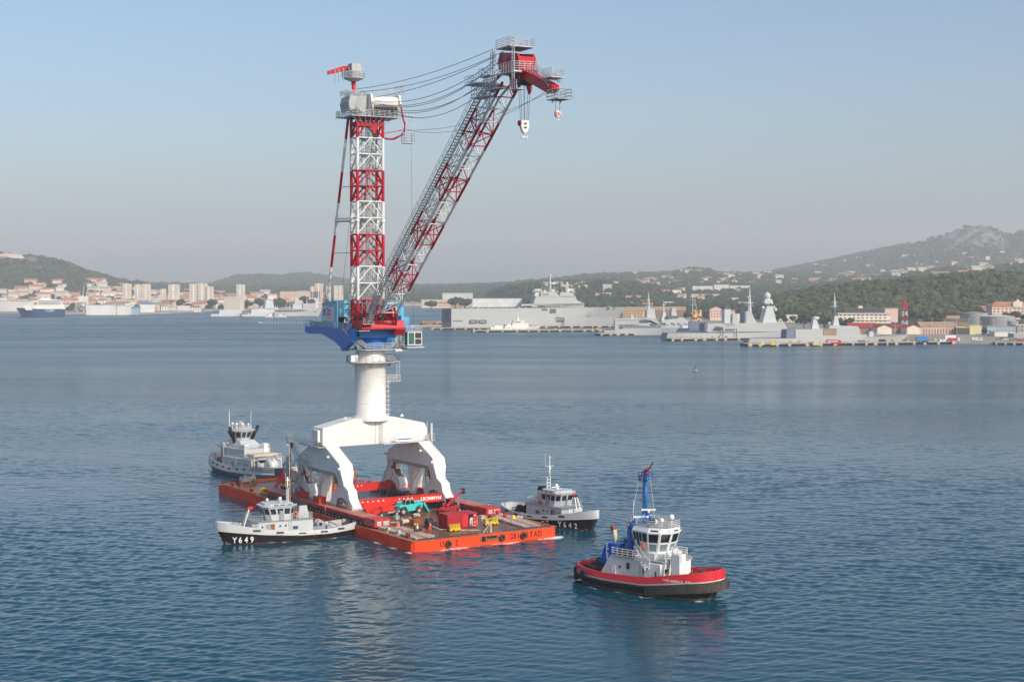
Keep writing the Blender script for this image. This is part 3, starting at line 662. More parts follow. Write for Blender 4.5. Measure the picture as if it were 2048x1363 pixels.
m = MB(); m.box(5.6, 9.3, -5.0, -1.4, 32.6, 32.8); m.rail([(5.6, -5.0, 35.75), (9.0, -5, 35.75), (9.0, -1.6, 35.75)], 1.0, 0.05, 0.9, 2); m.rail([(5.0, -2, 32.8), (5.0, -5.0, 32.8)], 1.1, 0.05, 0.9, 2)
m.ladder((5.3, -3.6, 32.8), (5.3, -3.6, 37.0), (1, 0, 0), 0.35, 0.06, 0.45); m.build('cab_platform', 'rail_grey', cb_)
# boom foot
m = MB(); m.prism([(-6.6, 36.32), (-5.9, 38.0), (-3.0, 37.9), (-0.5, 36.32)], 'x', -4.4, 4.6)
m.box(-4.4, 4.6, -6.9, -6.4, 36.32, 36.6); m.prism([(-7.2, 36.3), (-6.0, 36.3), (-6.0, 35.1)], 'x', 2.4, 4.5)
m.prism([(-6.6, 37.6), (-5.2, 40.6), (-2.5, 40.2), (-2.0, 37.9)], 'x', 2.2, 2.5); m.prism([(-6.6, 37.6), (-5.2, 39.0), (-2.5, 40.2), (-2.0, 37.9)], 'x', -2.5, -2.2)
m.build('boom_foot', 'crane_red', crane, bevel=0.06)
m = MB()
for i in range(12):
    x = random.uniform(-2.0, 3.0); y = random.uniform(-3.8, 2.5); m.cbox(x, y, 36.5, 0.8, 0.8, 1 + random.random() * 2.5, random.random())
for i in range(22):
    p = Vector((random.uniform(-2.6, 3.4), random.uniform(-4.6, 3), 37 + random.random() * 2)); m.tube(p, p + Vector((random.uniform(-1, 1), random.uniform(-1, 1), random.uniform(.3, 2.2))), 0.07, 5)
m.build('luffing_winch', 'dark_steel', crane)
m = MB(); m.lathe([(0.9, -1.8), (1.4, -1.75), (1.4, -1.6), (0.9, -1.55), (0.9, 1.55), (1.4, 1.6), (1.4, 1.75), (0.001, 1.8)], (0.8, 3.0, 38.2), 18, axis='x'); m.build('rope_drum', 'grey_steel', crane)

# ------------------------------------------------------------------ tower
TX = (-3.1, 2.2); TY = (-1.5, 1.6)
zb = [36.35, 41.9, 48.3, 54.5, 60.8, 66.8, 73.0, 77.0]; tcol = ['crane_red', 'crane_white', 'crane_red', 'crane_white', 'crane_red', 'crane_white', 'crane_red']
def zcol(z):
    for i in range(7):
        if z < zb[i + 1] - 0.01: return tcol[i]
    return 'crane_red'
m = MB()
for x, y in ((-0.6, 0.2), (0.1, 0.9), (-1.2, 0.9), (0.6, -0.1)): m.tube((x, y, 36.4), (x, y, 77), 0.11, 6)
m.ladder((-0.4, -0.4, 37), (-0.4, -0.4, 76), (1, 0, 0), 0.35, 0.05, 0.5)
for z in np.arange(39, 76, 3.1): m.box(-1.8, 1.4, -0.3, 1.2, z, z + 0.08)
for z in np.arange(38, 76, 1.0): m.lathe([(0.55, z), (0.55, z + 0.06)], (-0.4, -0.9, 0), 8, smooth=False)
for z in np.arange(39, 74, 3.1): m.rail([(-1.8, -0.3, z), (1.4, -0.3, z), (1.4, 1.2, z), (-1.8, 1.2, z)], 1.0, 0.035, 1.2, 1, True)
tower = m.build('lattice_tower', 'grey_steel', crane)
bays = [36.35, 39.1, 41.9, 45.1, 48.3, 51.4, 54.5, 57.65, 60.8, 63.8, 66.8, 69.9, 73.0, 76.8]
for x in TX:
    for y in TY:
        for i in range(7): strut('tower_chord', (x, y, zb[i]), (x, y, zb[i + 1]), 0.30, tcol[i], tower, 10)
        for z in (57.0,): strut('chord_sleeve', (x, y, z - 0.25), (x, y, z + 0.25), 0.38, 'crane_white', tower, 10)
for a, b_ in zip(bays[:-1], bays[1:]):
    c = zcol(a); xm = (TX[0] + TX[1]) / 2
    if c == 'crane_white': rb = 0.13
    else: rb = 0.17
    for y in TY:
        for x in TX: strut('brace', (x, y, a + 0.1), (xm, y, b_ - 0.1), rb, c, tower, 6)
        strut('cross_member', (TX[0], y, b_), (TX[1], y, b_), 0.15, c if b_ != 73.0 else 'crane_white', tower, 6)
    for x in TX:
        if bays.index(a) % 2: strut('brace', (x, TY[0], a), (x, TY[1], b_), rb + 0.04, c, tower, 6)
        else: strut('brace', (x, TY[1], a), (x, TY[0], b_), rb + 0.04, c, tower, 6)
        strut('cross_member', (x, TY[0], b_), (x, TY[1], b_), 0.13, c, tower, 6)
# back stays
def stay_z(k): return k
for xf, xt in ((-4.45, -3.6), (0.3, 2.3)):
    a = Vector((xf, 11.4, 41.0)); b_ = Vector((xt, 1.9, 76.8))
    def at(z): return a.lerp(b_, (z - a.z) / (b_.z - a.z))
    for i in range(7):
        z0 = max(41.0, zb[i]) if i else 41.0; z1 = zb[i + 1]
        if z1 > z0: strut('back_stay', at(z0), at(z1 if i < 6 else 76.8), 0.26, tcol[i], tower, 10)
    for z, r in ((63.8, 0.07), (57.2, 0.2), (57.7, 0.12), (51.0, 0.07)):
        strut('stay_strut', at(z), (TX[0] if xf < 0 else TX[1], TY[1], z), r, 'crane_white' if r > 0.1 else 'grey_steel', tower, 6)
    strut('stay_sleeve', at(56.9), at(58.2), 0.36, 'crane_white', tower, 10)
strut('tie_member', (-4.1, 7.2, 57.2), (1.2, 7.2, 57.2), 0.09, 'crane_white', tower, 6)

# tower head
m = MB(); m.box(-4.9, 5.2, -3.2, 3.4, 76.9, 77.05); m.box(-5.6, -4.9, 1.6, 3.4, 76.9, 77.05)
m.rail([(-4.9, -3.2, 77), (5.2, -3.2, 77), (5.2, 3.4, 77), (-5.5, 3.4, 77), (-5.5, 1.6, 77)], 1.15, 0.05, 1.1, 3, True)
m.rail([(-0.8, -3.2, 81.3), (5.9, -3.2, 81.3), (5.9, 1.4, 81.3)], 2.0, 0.04, 1.1, 4)
m.box(0, 5.9, 0.2, 1.4, 81.2, 81.3)
m.rail([(-4.7, -0.9, 80.9), (-0.9, -0.9, 80.9), (-0.9, 3.2, 80.9), (-4.7, 3.2, 80.9)], 1.1, 0.045, 0.9, 2, True)
for x in np.arange(-4.5, 5, 1.2): m.tube((x, -3, 76.9), (x * 0.6, -1.5, 75.4), 0.06, 5)
head = m.build('tower_head_walkway', 'rail_grey', crane)
m = MB(); m.prism([(-4.9, 79.6), (-4.5, 80.9), (-0.9, 80.9), (-0.8, 78.2), (-1.8, 77.6), (-3.2, 78.6), (-4.6, 77.9)], 'y', -1.6, 3.0); m.build('counter_housing', 'grey_steel', crane, bevel=0.08)
m = MB(); m.lathe([(0.9, -0.6), (1.15, -0.5), (1.15, 4.9), (0.9, 5.1)], (0, -1.8, 79.9), 18, axis='x', smooth=True)
for x in (-0.9, 5.0): m.prism([(-3.4, 79.6), (-2.8, 81.3), (-0.8, 81.3), (-0.4, 79.8), (-1.0, 77.1), (-2.0, 77.1), (-2.4, 78.8)], 'x', x, x + 0.35)
m.box(-0.7, 5.2, -1.5, 1.8, 80.2, 80.9)
sh = m.build('sheave_housing', 'crane_white', crane)
m = MB()
for x in (-0.55, 4.8): m.lathe([(0.001, -0.12), (0.8, -0.12), (0.8, 0.12), (0.001, 0.12)], (x, -2.5, 78.6), 14, axis='x')
m.build('end_sheave', 'cream', sh)
m = MB()
for x in np.arange(0.2, 4.6, 0.55): m.lathe([(0.001, -0.1), (0.95, -0.1), (0.8, 0), (0.95, 0.1), (0.001, 0.1)], (x, -1.6, 78.4), 14, axis='x')
m.box(0, 4.7, -1.2, 1.5, 77.1, 78.2); m.build('rope_sheave', 'dark_steel', sh)
m = MB(); m.prism([(-3.1, 75.2), (2.2, 75.2), (2.2, 76.2), (-3.1, 76.2)], 'y', -1.6, -1.4); m.prism([(-0.4, 75.2), (0.4, 73.6), (1.2, 75.2)], 'y', -1.7, -1.4); m.box(-3.2, 2.3, 1.5, 1.7, 75.3, 76.2); m.build('tower_top_girder', 'crane_red', crane)
m = MB(); m.tube((-2.9, 0.8, 80.6), (-2.9, 0.8, 84.0), 0.42, 12); m.build('jib_post', 'crane_red', crane)
m = MB()
for s in (-1, 1): m.tube((-2.9 + 0.75 * s, 0.2, 80.6), (-2.9 + 0.75 * s, 0.2, 83.0), 0.1, 6)
m.lathe([(1.1, 81.0), (1.1, 81.1)], (-2.9, 0.8, 0), 12, smooth=False); m.rail([(-4, -0.4, 80.9), (-2, -0.4, 80.9), (-2, 2, 80.9), (-4, 2, 80.9)], 1.0, 0.05, 0.8, 2, True); m.build('post_cage', 'rail_grey', crane)
m = MB(); m.lathe([(0.5, 83.8), (2.0, 84.4), (2.0, 84.5), (0.4, 84.5)], (-2.9, 0.8, 0), 14, smooth=False)
m.rail([(-4.4, -0.8, 84.5), (-1.2, -0.8, 84.5), (-0.9, 2.4, 84.5), (-4.6, 2.4, 84.5)], 1.2, 0.05, 0.8, 3, True); m.build('service_platform', 'rail_grey', crane)
m = MB(); m.box(-3.8, -1.9, -0.6, 1.4, 84.5, 87.2); m.box(-3.0, -2.9, -0.66, -0.6, 84.5, 87.2); m.box(-3.8, -1.9, -0.66, -0.6, 85.8, 85.95)
for x in (-4.1, -5.2, -6.1, -6.9): m.tube((x, 0.2, 83.6 + (-x - 4) * -0.1), (x, 0.2, 86.6 + (-x - 4) * -0.3), 0.09, 5)
m.build('service_crane_cabin', 'grey_steel', crane)
m = MB(); m.prism([(-1.9, 86.5), (-8.0, 84.9), (-8.0, 85.6), (-5, 86.7), (-1.9, 87.0)], 'y', 0.9, 1.5); m.build('service_crane_arm', 'crane_red', crane)
# hanging cage and bent pipe on the right
m = MB(); m.path([(2.2, -1.4, 73.0), (4.2, -2.0, 72.9), (6.0, -2.6, 73.9)], 0.19, 8); m.path([(5.6, -2.6, 79.0), (5.9, -2.7, 77.0), (6.3, -2.8, 75.8), (6.1, -2.8, 74.2)], 0.17, 8); m.tube((2.2, -1.5, 73.9), (6.0, -2.6, 74.7), 0.08, 6); m.build('guide_arm', 'crane_red', crane)
m = MB(); m.box(5.9, 8.0, -3.6, -2.0, 72.1, 72.2); m.rail([(5.9, -3.6, 72.2), (8.0, -3.6, 72.2), (8.0, -2.0, 72.2), (5.9, -2.0, 72.2)], 2.0, 0.05, 1.0, 3, True)
m.tube((7.8, -2.8, 72.2), (7.8, -2.8, 78.4), 0.07, 5); m.tube((7.2, -2.8, 72.2), (7.2, -2.8, 78.4), 0.06, 5); m.box(6.0, 8.2, -3.2, -2.2, 77.4, 77.55); m.tube((5.9, -3, 74), (6.9, -3, 72.2), 0.06, 5)
m.build('hanging_cage', 'rail_grey', crane)

# ------------------------------------------------------------------ boom
BA, BB = Vector((0, -5.5, 36.6)), Vector((0, -58.6, 76.8)); bd = (BB - BA); BLn = bd.length; bd.normalize()
bn_ = Vector((0, -bd.z, -bd.y)) if False else Vector((0, bd.z, -bd.y))   # upward normal in the boom plane
if bn_.z < 0: bn_ = -bn_
bands = [0, 4.9, 11.8, 17.5, 24.3, 31.0, 37.6, 44.0, 50.8, 57.3, 63.4, BLn]
def bcol(s):
    for i in range(11):
        if s < bands[i + 1] - 0.01: return 'crane_red' if i % 2 == 0 else 'crane_white'
    return 'crane_red'
def wid(s): return 1.6 + (1.4 * (1 - s / 5) if s < 5 else 0)
def hgt(s):
    if s < 9: return 0.3 + 2.9 * s / 9
    if s > 60: return 3.2 - 1.6 * (s - 60) / (BLn - 60)
    return 3.2
def bpt(s, side, top): return BA + bd * s + Vector((side * wid(s), 0, 0)) + (bn_ * hgt(s) if top else Vector((0, 0, 0)))
m = MB()
# walkway with rails along the left upper side
for o in (-2.6, -1.7):
    m.path([bpt(s, 0, False) + bn_ * (hgt(s) + 0.1) + Vector((o, 0, 0)) for s in np.linspace(3, 64, 12)], 0.09, 4)
for s in np.arange(3, 64, 0.75):
    p = BA + bd * s + bn_ * (hgt(s) + 0.1); m.tube(p + Vector((-2.6, 0, 0)), p + Vector((-1.7, 0, 0)), 0.10, 4, cap=False)
for o in (-2.65, -1.65):
    for h_ in (0.55, 1.1):
        m.path([BA + bd * s + bn_ * (hgt(s) + 0.1 + h_) + Vector((o, 0, 0)) for s in np.linspace(3, 64, 12)], 0.045, 4)
    for s in np.arange(3, 64, 1.6):
        p = BA + bd * s + bn_ * (hgt(s) + 0.1) + Vector((o, 0, 0)); m.tube(p, p + bn_ * 1.1, 0.045, 4, cap=False)
boom = m.build('boom', 'grey_steel', crane)
m = MB()
for o in (-1.2, -0.9, -0.4, 0.1):
    m.path([BA + bd * s + bn_ * (hgt(s) - 0.25) + Vector((o, 0, 0)) for s in np.linspace(2, 64, 8)], 0.06, 5)
m.build('cable_tray', 'dark_steel', boom)
for side in (-1, 1):
    for top in (False, True):
        for i in range(11):
            a, b_ = bands[i], bands[i + 1]; c = 'crane_red' if i % 2 == 0 else 'crane_white'
            cuts = [a] + [q for q in (5.0, 9.0, 60.0) if a < q < b_] + [b_]
            for s0, s1 in zip(cuts[:-1], cuts[1:]): strut('boom_chord', bpt(s0, side, top), bpt(s1, side, top), 0.22 if not top else 0.20, c, boom, 8)
ns = 20; sb = [4.9 + (63.4 - 4.9) * i / ns for i in range(ns + 1)]; sb = [0.5] + sb
for i in range(len(sb)):
    s = sb[i]; c = bcol(s)
    strut('boom_lacing', bpt(s, -1, False), bpt(s, 1, False), 0.10, c, boom, 6)
    strut('boom_lacing', bpt(s, 1, False), bpt(s, 1, True), 0.09, c, boom, 6)
    strut('boom_lacing', bpt(s, -1, False), bpt(s, -1, True), 0.09, c, boom, 6)
    strut('boom_lacing', bpt(s, -1, True), bpt(s, 1, True), 0.09, c, boom, 6)
    if i + 1 < len(sb):
        s2 = sb[i + 1]; c = bcol((s + s2) / 2); f1 = i % 2
        strut('boom_diagonal', bpt(s, -1 if f1 else 1, False), bpt(s2, 1 if f1 else -1, False), 0.09, c, boom, 6)
        strut('boom_diagonal', bpt(s, 1, bool(f1)), bpt(s2, 1, not f1), 0.09, c, boom, 6)
        strut('boom_diagonal', bpt(s, -1, bool(f1)), bpt(s2, -1, not f1), 0.09, c, boom, 6)
        strut('boom_diagonal', bpt(s, 1 if f1 else -1, True), bpt(s2, -1 if f1 else 1, True), 0.09, c, boom, 6)
# lower access stair beside the boom foot
m = MB(); stair2(m, (-3.4, -11.5, 42.5), (-3.0, -7.2, 37.6), 0.9); m.box(-4.4, -2.2, -7.4, -5.6, 37.3, 37.45); m.box(-5.0, -2.8, -6.6, -4.6, 36.0, 36.15); m.rail([(-4.4, -7.4, 37.4), (-2.2, -7.4, 37.4)], 1.1, 0.05, 0.8, 2)
m.box(-3.6, -1.2, -9.6, -8.2, 41.0, 41.15); m.rail([(-3.6, -9.6, 41.1), (-1.2, -9.6, 41.1), (-1.2, -8.2, 41.1)], 1.1, 0.05, 0.8, 2)
m.build('boom_access_stair', 'grey_steel', crane)
# boom head
HX = 1.55
m = MB()
prof = [(-58.4, 79.6), (-57.2, 80.6), (-57.0, 82.2), (-57.8, 83.1), (-63.4, 82.3), (-64.3, 80.4), (-64.6, 79.1), (-62.8, 78.8), (-62.5, 76.8), (-61.9, 76.2), (-61.3, 77.2), (-60.7, 79.0)]
for x in (-HX, HX - 0.3): m.prism(prof, 'x', x, x + 0.3)
m.box(-HX, HX, -58.6, -57.4, 80.6, 83.0); m.box(-HX, HX, -63.8, -63.0, 79.3, 81.8); m.box(-HX, HX, -60.8, -59.8, 79.6, 82.0)
bh = m.build('boom_head', 'crane_red', crane)
m = MB()
for x in np.arange(-1.3, 1.4, 0.4): m.lathe([(0.001, -0.1), (0.8, -0.1), (0.65, 0), (0.8, 0.1), (0.001, 0.1)], (x, -62.6, 78.2), 14, axis='x'); m.lathe([(0.001, -0.1), (0.9, -0.1), (0.75, 0), (0.9, 0.1), (0.001, 0.1)], (x, -57.4, 81.6), 14, axis='x')
m.box(-1.3, 1.3, -61.4, -58.6, 79.8, 82.0); m.build('head_sheave', 'dark_steel', bh)
m = MB(); m.box(-HX - 0.8, HX + 0.6, -62.4, -57.6, 83.5, 83.65); m.rail([(-HX - 0.7, -57.6, 83.6), (-HX - 0.7, -62.4, 83.6), (HX + 0.5, -62.4, 83.6), (HX + 0.5, -57.6, 83.6)], 1.35, 0.045, 0.8, 3, True)
m.box(-HX - 1.5, -HX, -57.2, -53.0, 79.6, 79.75); m.rail([(-HX - 1.5, -57.2, 79.7), (-HX - 1.5, -53.0, 79.7)], 1.2, 0.05, 0.9, 3)
m.box(-HX - 1.4, -HX, -64.8, -59.8, 79.2, 79.45); m.rail([(-HX - 1.4, -59.8, 79.4), (-HX - 1.4, -64.8, 79.4), (HX, -65.6, 79.4)], 1.4, 0.05, 0.8, 3)
m.box(-HX - 1.8, -HX + 0.2, -55.8, -51.0, 76.4, 76.6); m.rail([(-HX - 1.8, -51.0, 76.5), (-HX - 1.8, -56.0, 76.5)], 1.8, 0.06, 1.0, 2)
m.box(-HX - 2.4, HX, -54.0, -49.8, 78.6, 78.8); m.rail([(-HX - 2.4, -49.8, 78.7), (-HX - 2.4, -54.0, 78.7)], 1.3, 0.05, 1.0, 2)
for yy, z0, z1 in ((-57.6, 77.4, 83.6), (-58.6, 77.4, 83.6), (-64.9, 78.0, 84.9)): m.ladder((-HX - 1.5, yy, z0), (-HX - 1.5, yy, z1), (0, 1, 0), 0.35, 0.07, 0.5)
m.box(-HX - 1.5, -HX, -66.0, -63.8, 76.4, 76.55); m.rail([(-HX - 1.5, -66.0, 76.5), (-HX - 1.5, -63.8, 76.5)], 1.3, 0.06, 0.7, 3)
m.box(-HX - 1.6, -HX, -59.5, -55.0, 77.2, 77.4); m.rail([(-HX - 1.6, -59.5, 77.4), (-HX - 1.6, -55.0, 77.4)], 1.8, 0.05, 0.7, 4)
m.build('head_walkway', 'rail_grey', bh)
bh.matrix_basis = Matrix.Translation((0, 0, -1.5)) @ bh.matrix_basis
m = MB(); m.prism([(-63.0, 78.4), (-66.8, 77.2), (-72.6, 74.9), (-73.1, 74.2), (-71.4, 73.7), (-66.8, 75.5), (-63.0, 76.9)], 'x', -0.7, 0.7); jb = m.build('fly_jib', 'crane_red', crane, bevel=0.1)
m = MB(); m.rail([(-0.75, -64.5, 78.0), (-0.75, -68.5, 76.6), (-0.75, -72.3, 75.1)], 1.15, 0.04, 0.8, 2); m.rail([(0.9, -64.5, 78.0), (0.9, -68.5, 76.5), (0.9, -72.5, 75.0)], 1.15, 0.04, 0.8, 2)
m.rail([(-1.1, -70.8, 76.0), (1.1, -70.8, 76.0), (1.1, -73.4, 76.0), (-1.1, -73.4, 76.0)], 1.3, 0.04, 0.8, 3, True); m.box(-1.2, 1.2, -73.5, -70.7, 75.9, 76.05); m.tube((-1, -70.8, 75.9), (-0.9, -72.2, 74.8), 0.08, 4)
m.build('jib_walkway', 'rail_grey', jb)
m = MB(); m.box(-1.2, 1.2, -75.4, -72.2, 72.5, 72.62)
m.rail([(-1.2, -72.2, 72.6), (1.2, -72.2, 72.6), (1.2, -75.4, 72.6), (-1.2, -75.4, 72.6)], 1.4, 0.06, 1.2, 2, True)
for x in (-0.7, 0.7): m.tube((x, -73.0, 73.4), (x, -73.0, 72.1), 0.09, 5)
m.build('tip_basket', 'grey_steel', jb)
# ropes
def rope(pts_a, pts_b, sag, r, name='luffing_rope', seg=10, par=None):
    a = Vector(pts_a); b_ = Vector(pts_b); m = MB()
    pts = [a.lerp(b_, i / seg) - Vector((0, 0, sag * 4 * (i / seg) * (1 - i / seg))) for i in range(seg + 1)]
    m.path(pts, r, 5); return m.build(name, 'cable', par or crane)
for x, z, sag, zt in ((-1.6, 80.6, 1.0, 81.4), (-1.1, 80.0, 2.4, 80.9), (-0.4, 79.4, 3.0, 80.6), (0.2, 79.4, 2.6, 80.8), (0.9, 78.6, 3.4, 80.2), (1.5, 78.8, 2.9, 79.8), (2.6, 77.9, 3.6, 79.6)):
    rope((x + 1.2, -2.4, z), (x * 0.6, -54.6, zt), sag, 0.055)
rope((-2.4, 0.2, 82.4), (-0.8, -54.6, 82.8), 1.0, 0.05); rope((-2.0, 0.0, 81.9), (0.8, -54.6, 82.4), 1.4, 0.05)
for dx in (0, 0.9): rope((6.2 + dx * 0.6, -2.8, 74.7), (0.6 - dx, -71.5, 74.4), 1.8 + dx, 0.035)
m = MB(); m.tube((-1.6, 11.0, 41.5), (-1.2, 1.8, 76), 0.03, 4); m.tube((7.5, -3, 72), (7.0, -5, 37), 0.025, 4); m.build('signal_line', 'cable', crane)
# hooks: hang from the ropes, so they are things of their own
hx, hy = 0.0, -62.9
for dx in (-1.1, -0.7, -0.1, 0.1, 0.7, 1.1):
    strut('hoist_rope', (dx, hy, 76.6), (dx * 0.6, hy, 70.4), 0.035, 'cable', crane, 6)
hk = thing('hook_block', 'large white hook block hanging from the boom head', 'hook block', (hx, hy, 68.2))
m = MB(); m.prism([(-1.0, 70.9), (1.0, 70.9), (1.15, 69.6), (0.7, 68.4), (0.25, 67.9), (-0.25, 67.9), (-0.7, 68.4), (-1.15, 69.6)], 'y', hy - 0.45, hy + 0.45); m.build('cheek_plate', 'cream' if False else 'white_paint', hk, bevel=0.08)
m = MB(); m.box(-0.35, 0.35, hy - 0.5, hy - 0.45, 69.9, 70.3); m.box(-0.35, 0.35, hy - 0.5, hy - 0.45, 69.0, 69.4); m.build('slot', 'dark_steel', hk)
m = MB(); m.lathe([(0.001, -0.2), (0.65, -0.2), (0.65, 0.2), (0.001, 0.2)], (-1.3, hy - 0.1, 70.2), 14, axis='x'); m.build('sheave', 'sign_red', hk)
m = MB(); m.tube((0, hy, 67.95), (0, hy, 67.3), 0.18, 8)
for sg_ in (-1, 1): m.path([(0, hy, 67.3), (sg_ * 0.35, hy, 66.7), (sg_ * 0.7, hy, 66.9), (sg_ * 0.75, hy, 67.3)], 0.17, 8)
m.build('hook', 'white_paint', hk)
for ch_ in hk.children: ch_.matrix_basis = WMAT[hk.name].inverted() @ SF.mat @ Matrix.Translation((0, hy, 70.5)) @ Matrix.Scale(0.68, 4) @ Matrix.Translation((0, -hy, -70.9))
hy2 = -73.4
for dx in (-0.5, 0.4): strut('hoist_rope', (dx, hy2, 73.5), (dx * 0.7, hy2, 71.6 - 0.9), 0.03, 'cable', crane, 6)
h2 = thing('hook_block', 'small red and white hook block hanging from the fly jib', 'hook block', (0, hy2, 69.6))
m = MB(); m.prism([(-0.75, 70.6), (-0.2, 71.0), (0.7, 70.7), (0.8, 70.0), (0.2, 69.4), (-0.5, 69.5)], 'y', hy2 - 0.35, hy2 + 0.35); m.build('cheek_plate', 'white_paint', h2, bevel=0.06)
m = MB()
for k in range(3): m.prism([(-0.62 + k * 0.4, 70.5), (-0.44 + k * 0.4, 70.7), (-0.24 + k * 0.4, 69.7), (-0.42 + k * 0.4, 69.6)], 'y', hy2 - 0.39, hy2 - 0.355)
m.build('warning_stripe', 'sign_red', h2)
m = MB(); m.tube((0, hy2, 69.5), (0, hy2, 69.1), 0.1, 6); m.path([(0, hy2, 69.1), (0.25, hy2, 68.85), (0.45, hy2, 69.1)], 0.09, 6); m.build('hook', 'white_paint', h2)
for ch_ in h2.children: ch_.matrix_basis = WMAT[h2.name].inverted() @ SF.mat @ Matrix.Translation((0, hy2, 71.0)) @ Matrix.Scale(0.7, 4) @ Matrix.Translation((0, -hy2, -71.0))
# ================================================================== TUGS
def outline(L_, B_, pb=2.0, ps=2.6, xm=0.45, n=22, qb=0.9):
    """half outline from the stern centre to the bow centre: [(x, halfbeam)]"""
    pts = []; m_ = L_ * xm
    for i in range(n + 1):
        t = math.pi / 2 * i / n; pts.append((m_ - m_ * math.cos(t) ** (2 / ps), B_ / 2 * math.sin(t) ** (2 / ps)))
    for i in range(1, n + 1):
        t = math.pi / 2 * (1 - i / n); pts.append((m_ + (L_ - m_) * math.cos(t) ** (2 / pb), B_ / 2 * max(0.0, math.sin(t)) ** (2 / pb * qb)))
    return pts
def lerp_(tab, x):
    for (a, va), (b_, vb) in zip(tab[:-1], tab[1:]):
        if x <= b_: return va + (vb - va) * max(0, (x - a)) / (b_ - a)
    return tab[-1][1]
class Hull:
    def __init__(s, L_, B_, rows, **k):
        """rows: list of dict(z=table or number, kb, ks, kx, mat, name)"""
        s.L, s.B = L_, B_; s.o = outline(L_, B_, **k)
    def ring(s, z, kw=1.0, bow=0.0, stern=0.0, inset=0.0):
        """closed ring of points: starboard stern -> bow -> port; bow/stern shift the ends inwards"""
        L_ = s.L; m_ = L_ * 0.45; out = []
        for x, b_ in s.o:
            if x > m_: xx = m_ + (x - m_) * (L_ - bow - inset - m_) / (L_ - m_)
            else: xx = m_ - (m_ - x) * (m_ - stern - inset) / m_
            zz = lerp_(z, x / L_) if isinstance(z, list) else z
            out.append((xx, max(0.0, b_ * kw - inset * (1 if b_ > 0.01 else 0)), zz))
        return [(x, -b_, zz) for x, b_, zz in out] + [(x, b_, zz) for x, b_, zz in out[::-1]]
    def skin(s, name, mat, rings, parent, fr):
        m = MB()
        for a, b_ in zip(rings[:-1], rings[1:]): m.strip(a, b_)
        return m.build(name, mat, parent, fr)
    def cap(s, name, mat, ring, parent, fr, dz=0.0):
        n = len(ring) // 2; m = MB(); a = ring[:n]; b_ = ring[n:][::-1]
        m.strip([(x, y, z + dz) for x, y, z in a], [(x, y, z + dz) for x, y, z in b_], False); return m.build(name, mat, parent, fr)
    def half(s, x):
        m_ = [(p[0], p[1]) for p in s.o]; return lerp_(m_, x)
def quad_on(p, q, r_, s_, u0, u1, v0, v1, off=0.03, th=0.02):
    """a thin pane lying on the bilinear panel p q r s (p-q bottom, s-r top), slightly proud"""
    p, q, r_, s_ = map(Vector, (p, q, r_, s_)); n = (q - p).cross(s_ - p).normalized()
    def at(u, v): return (p.lerp(q, u)).lerp(s_.lerp(r_, u), v)
    c = [at(u0, v0), at(u1, v0), at(u1, v1), at(u0, v1)]
    m = MB(); m.add([x + n * (off - th - 0.02) for x in c] + [x + n * off for x in c], [(3, 2, 1, 0), (4, 5, 6, 7), (0, 1, 5, 4), (1, 2, 6, 5), (2, 3, 7, 6), (3, 0, 4, 7)])
    return m
def wheelhouse(parent, lo, z0, hi, z1, mat, panes, rows=((0.35, 0.88),), glass='glass', roofmat=None, eave=0.25, name='wheelhouse', fr=None):
    """lo/hi: polygons (counter-clockwise seen from above); panes: number of windows per side"""
    n = len(lo); m = MB(); m.add([(x, y, z0) for x, y in lo] + [(x, y, z1) for x, y in hi], [tuple(range(n, 2 * n))] + [(i, (i + 1) % n, n + (i + 1) % n, n + i) for i in range(n)])
    w = m.build(name, mat, parent, fr)
    for i in range(n):
        j = (i + 1) % n; k = panes[i]
        if not k: continue
        for v0, v1 in rows:
            for a in range(k):
                quad_on((*lo[i], z0), (*lo[j], z0), (*hi[j], z1), (*hi[i], z1), (a + 0.12) / k, (a + 0.88) / k, v0, v1).build('window', glass, w, fr)
    cx = sum(x for x, y in hi) / n; cy = sum(y for x, y in hi) / n
    rp = [(cx + (x - cx) * (1 + eave / 3), cy + (y - cy) * (1 + eave / 3)) for x, y in hi]
    m = MB().prism(rp, 'z', z1, z1 + 0.16); m.build('wheelhouse_roof', roofmat or mat, w, fr)
    return w
def oct_(x0, x1, y0, y1, c):
    return [(x0 + c, y0), (x1 - c, y0), (x1, y0 + c), (x1, y1 - c), (x1 - c, y1), (x0 + c, y1), (x0, y1 - c), (x0, y0 + c)]
def hull_text(s, chars, x0, dx, z, size, side, fr, parent, hull, read=1, kw=1.0, mat='text_white'):
    for i, ch in enumerate(chars):
        if ch == ' ': continue
        x = x0 + read * dx * i; b0 = hull.half(x - .2) * kw; b1 = hull.half(x + read * size * 0.6) * kw
        ex = Vector((read * size * 0.6 + 0.2 * read, side * (b1 - b0), 0))
        text(ch, size, mat, parent, (x, side * (max(b0, b1) + 0.05), z), ex, (0, side * 0.12, 1), name='lettering', sx=0.85, bold=0.03, fr=fr)
def life_ring(parent, c, axis, fr):
    return MB().torus(c, 0.42, 0.11, axis, 14, 6).build('life_ring', 'orange', parent, fr)

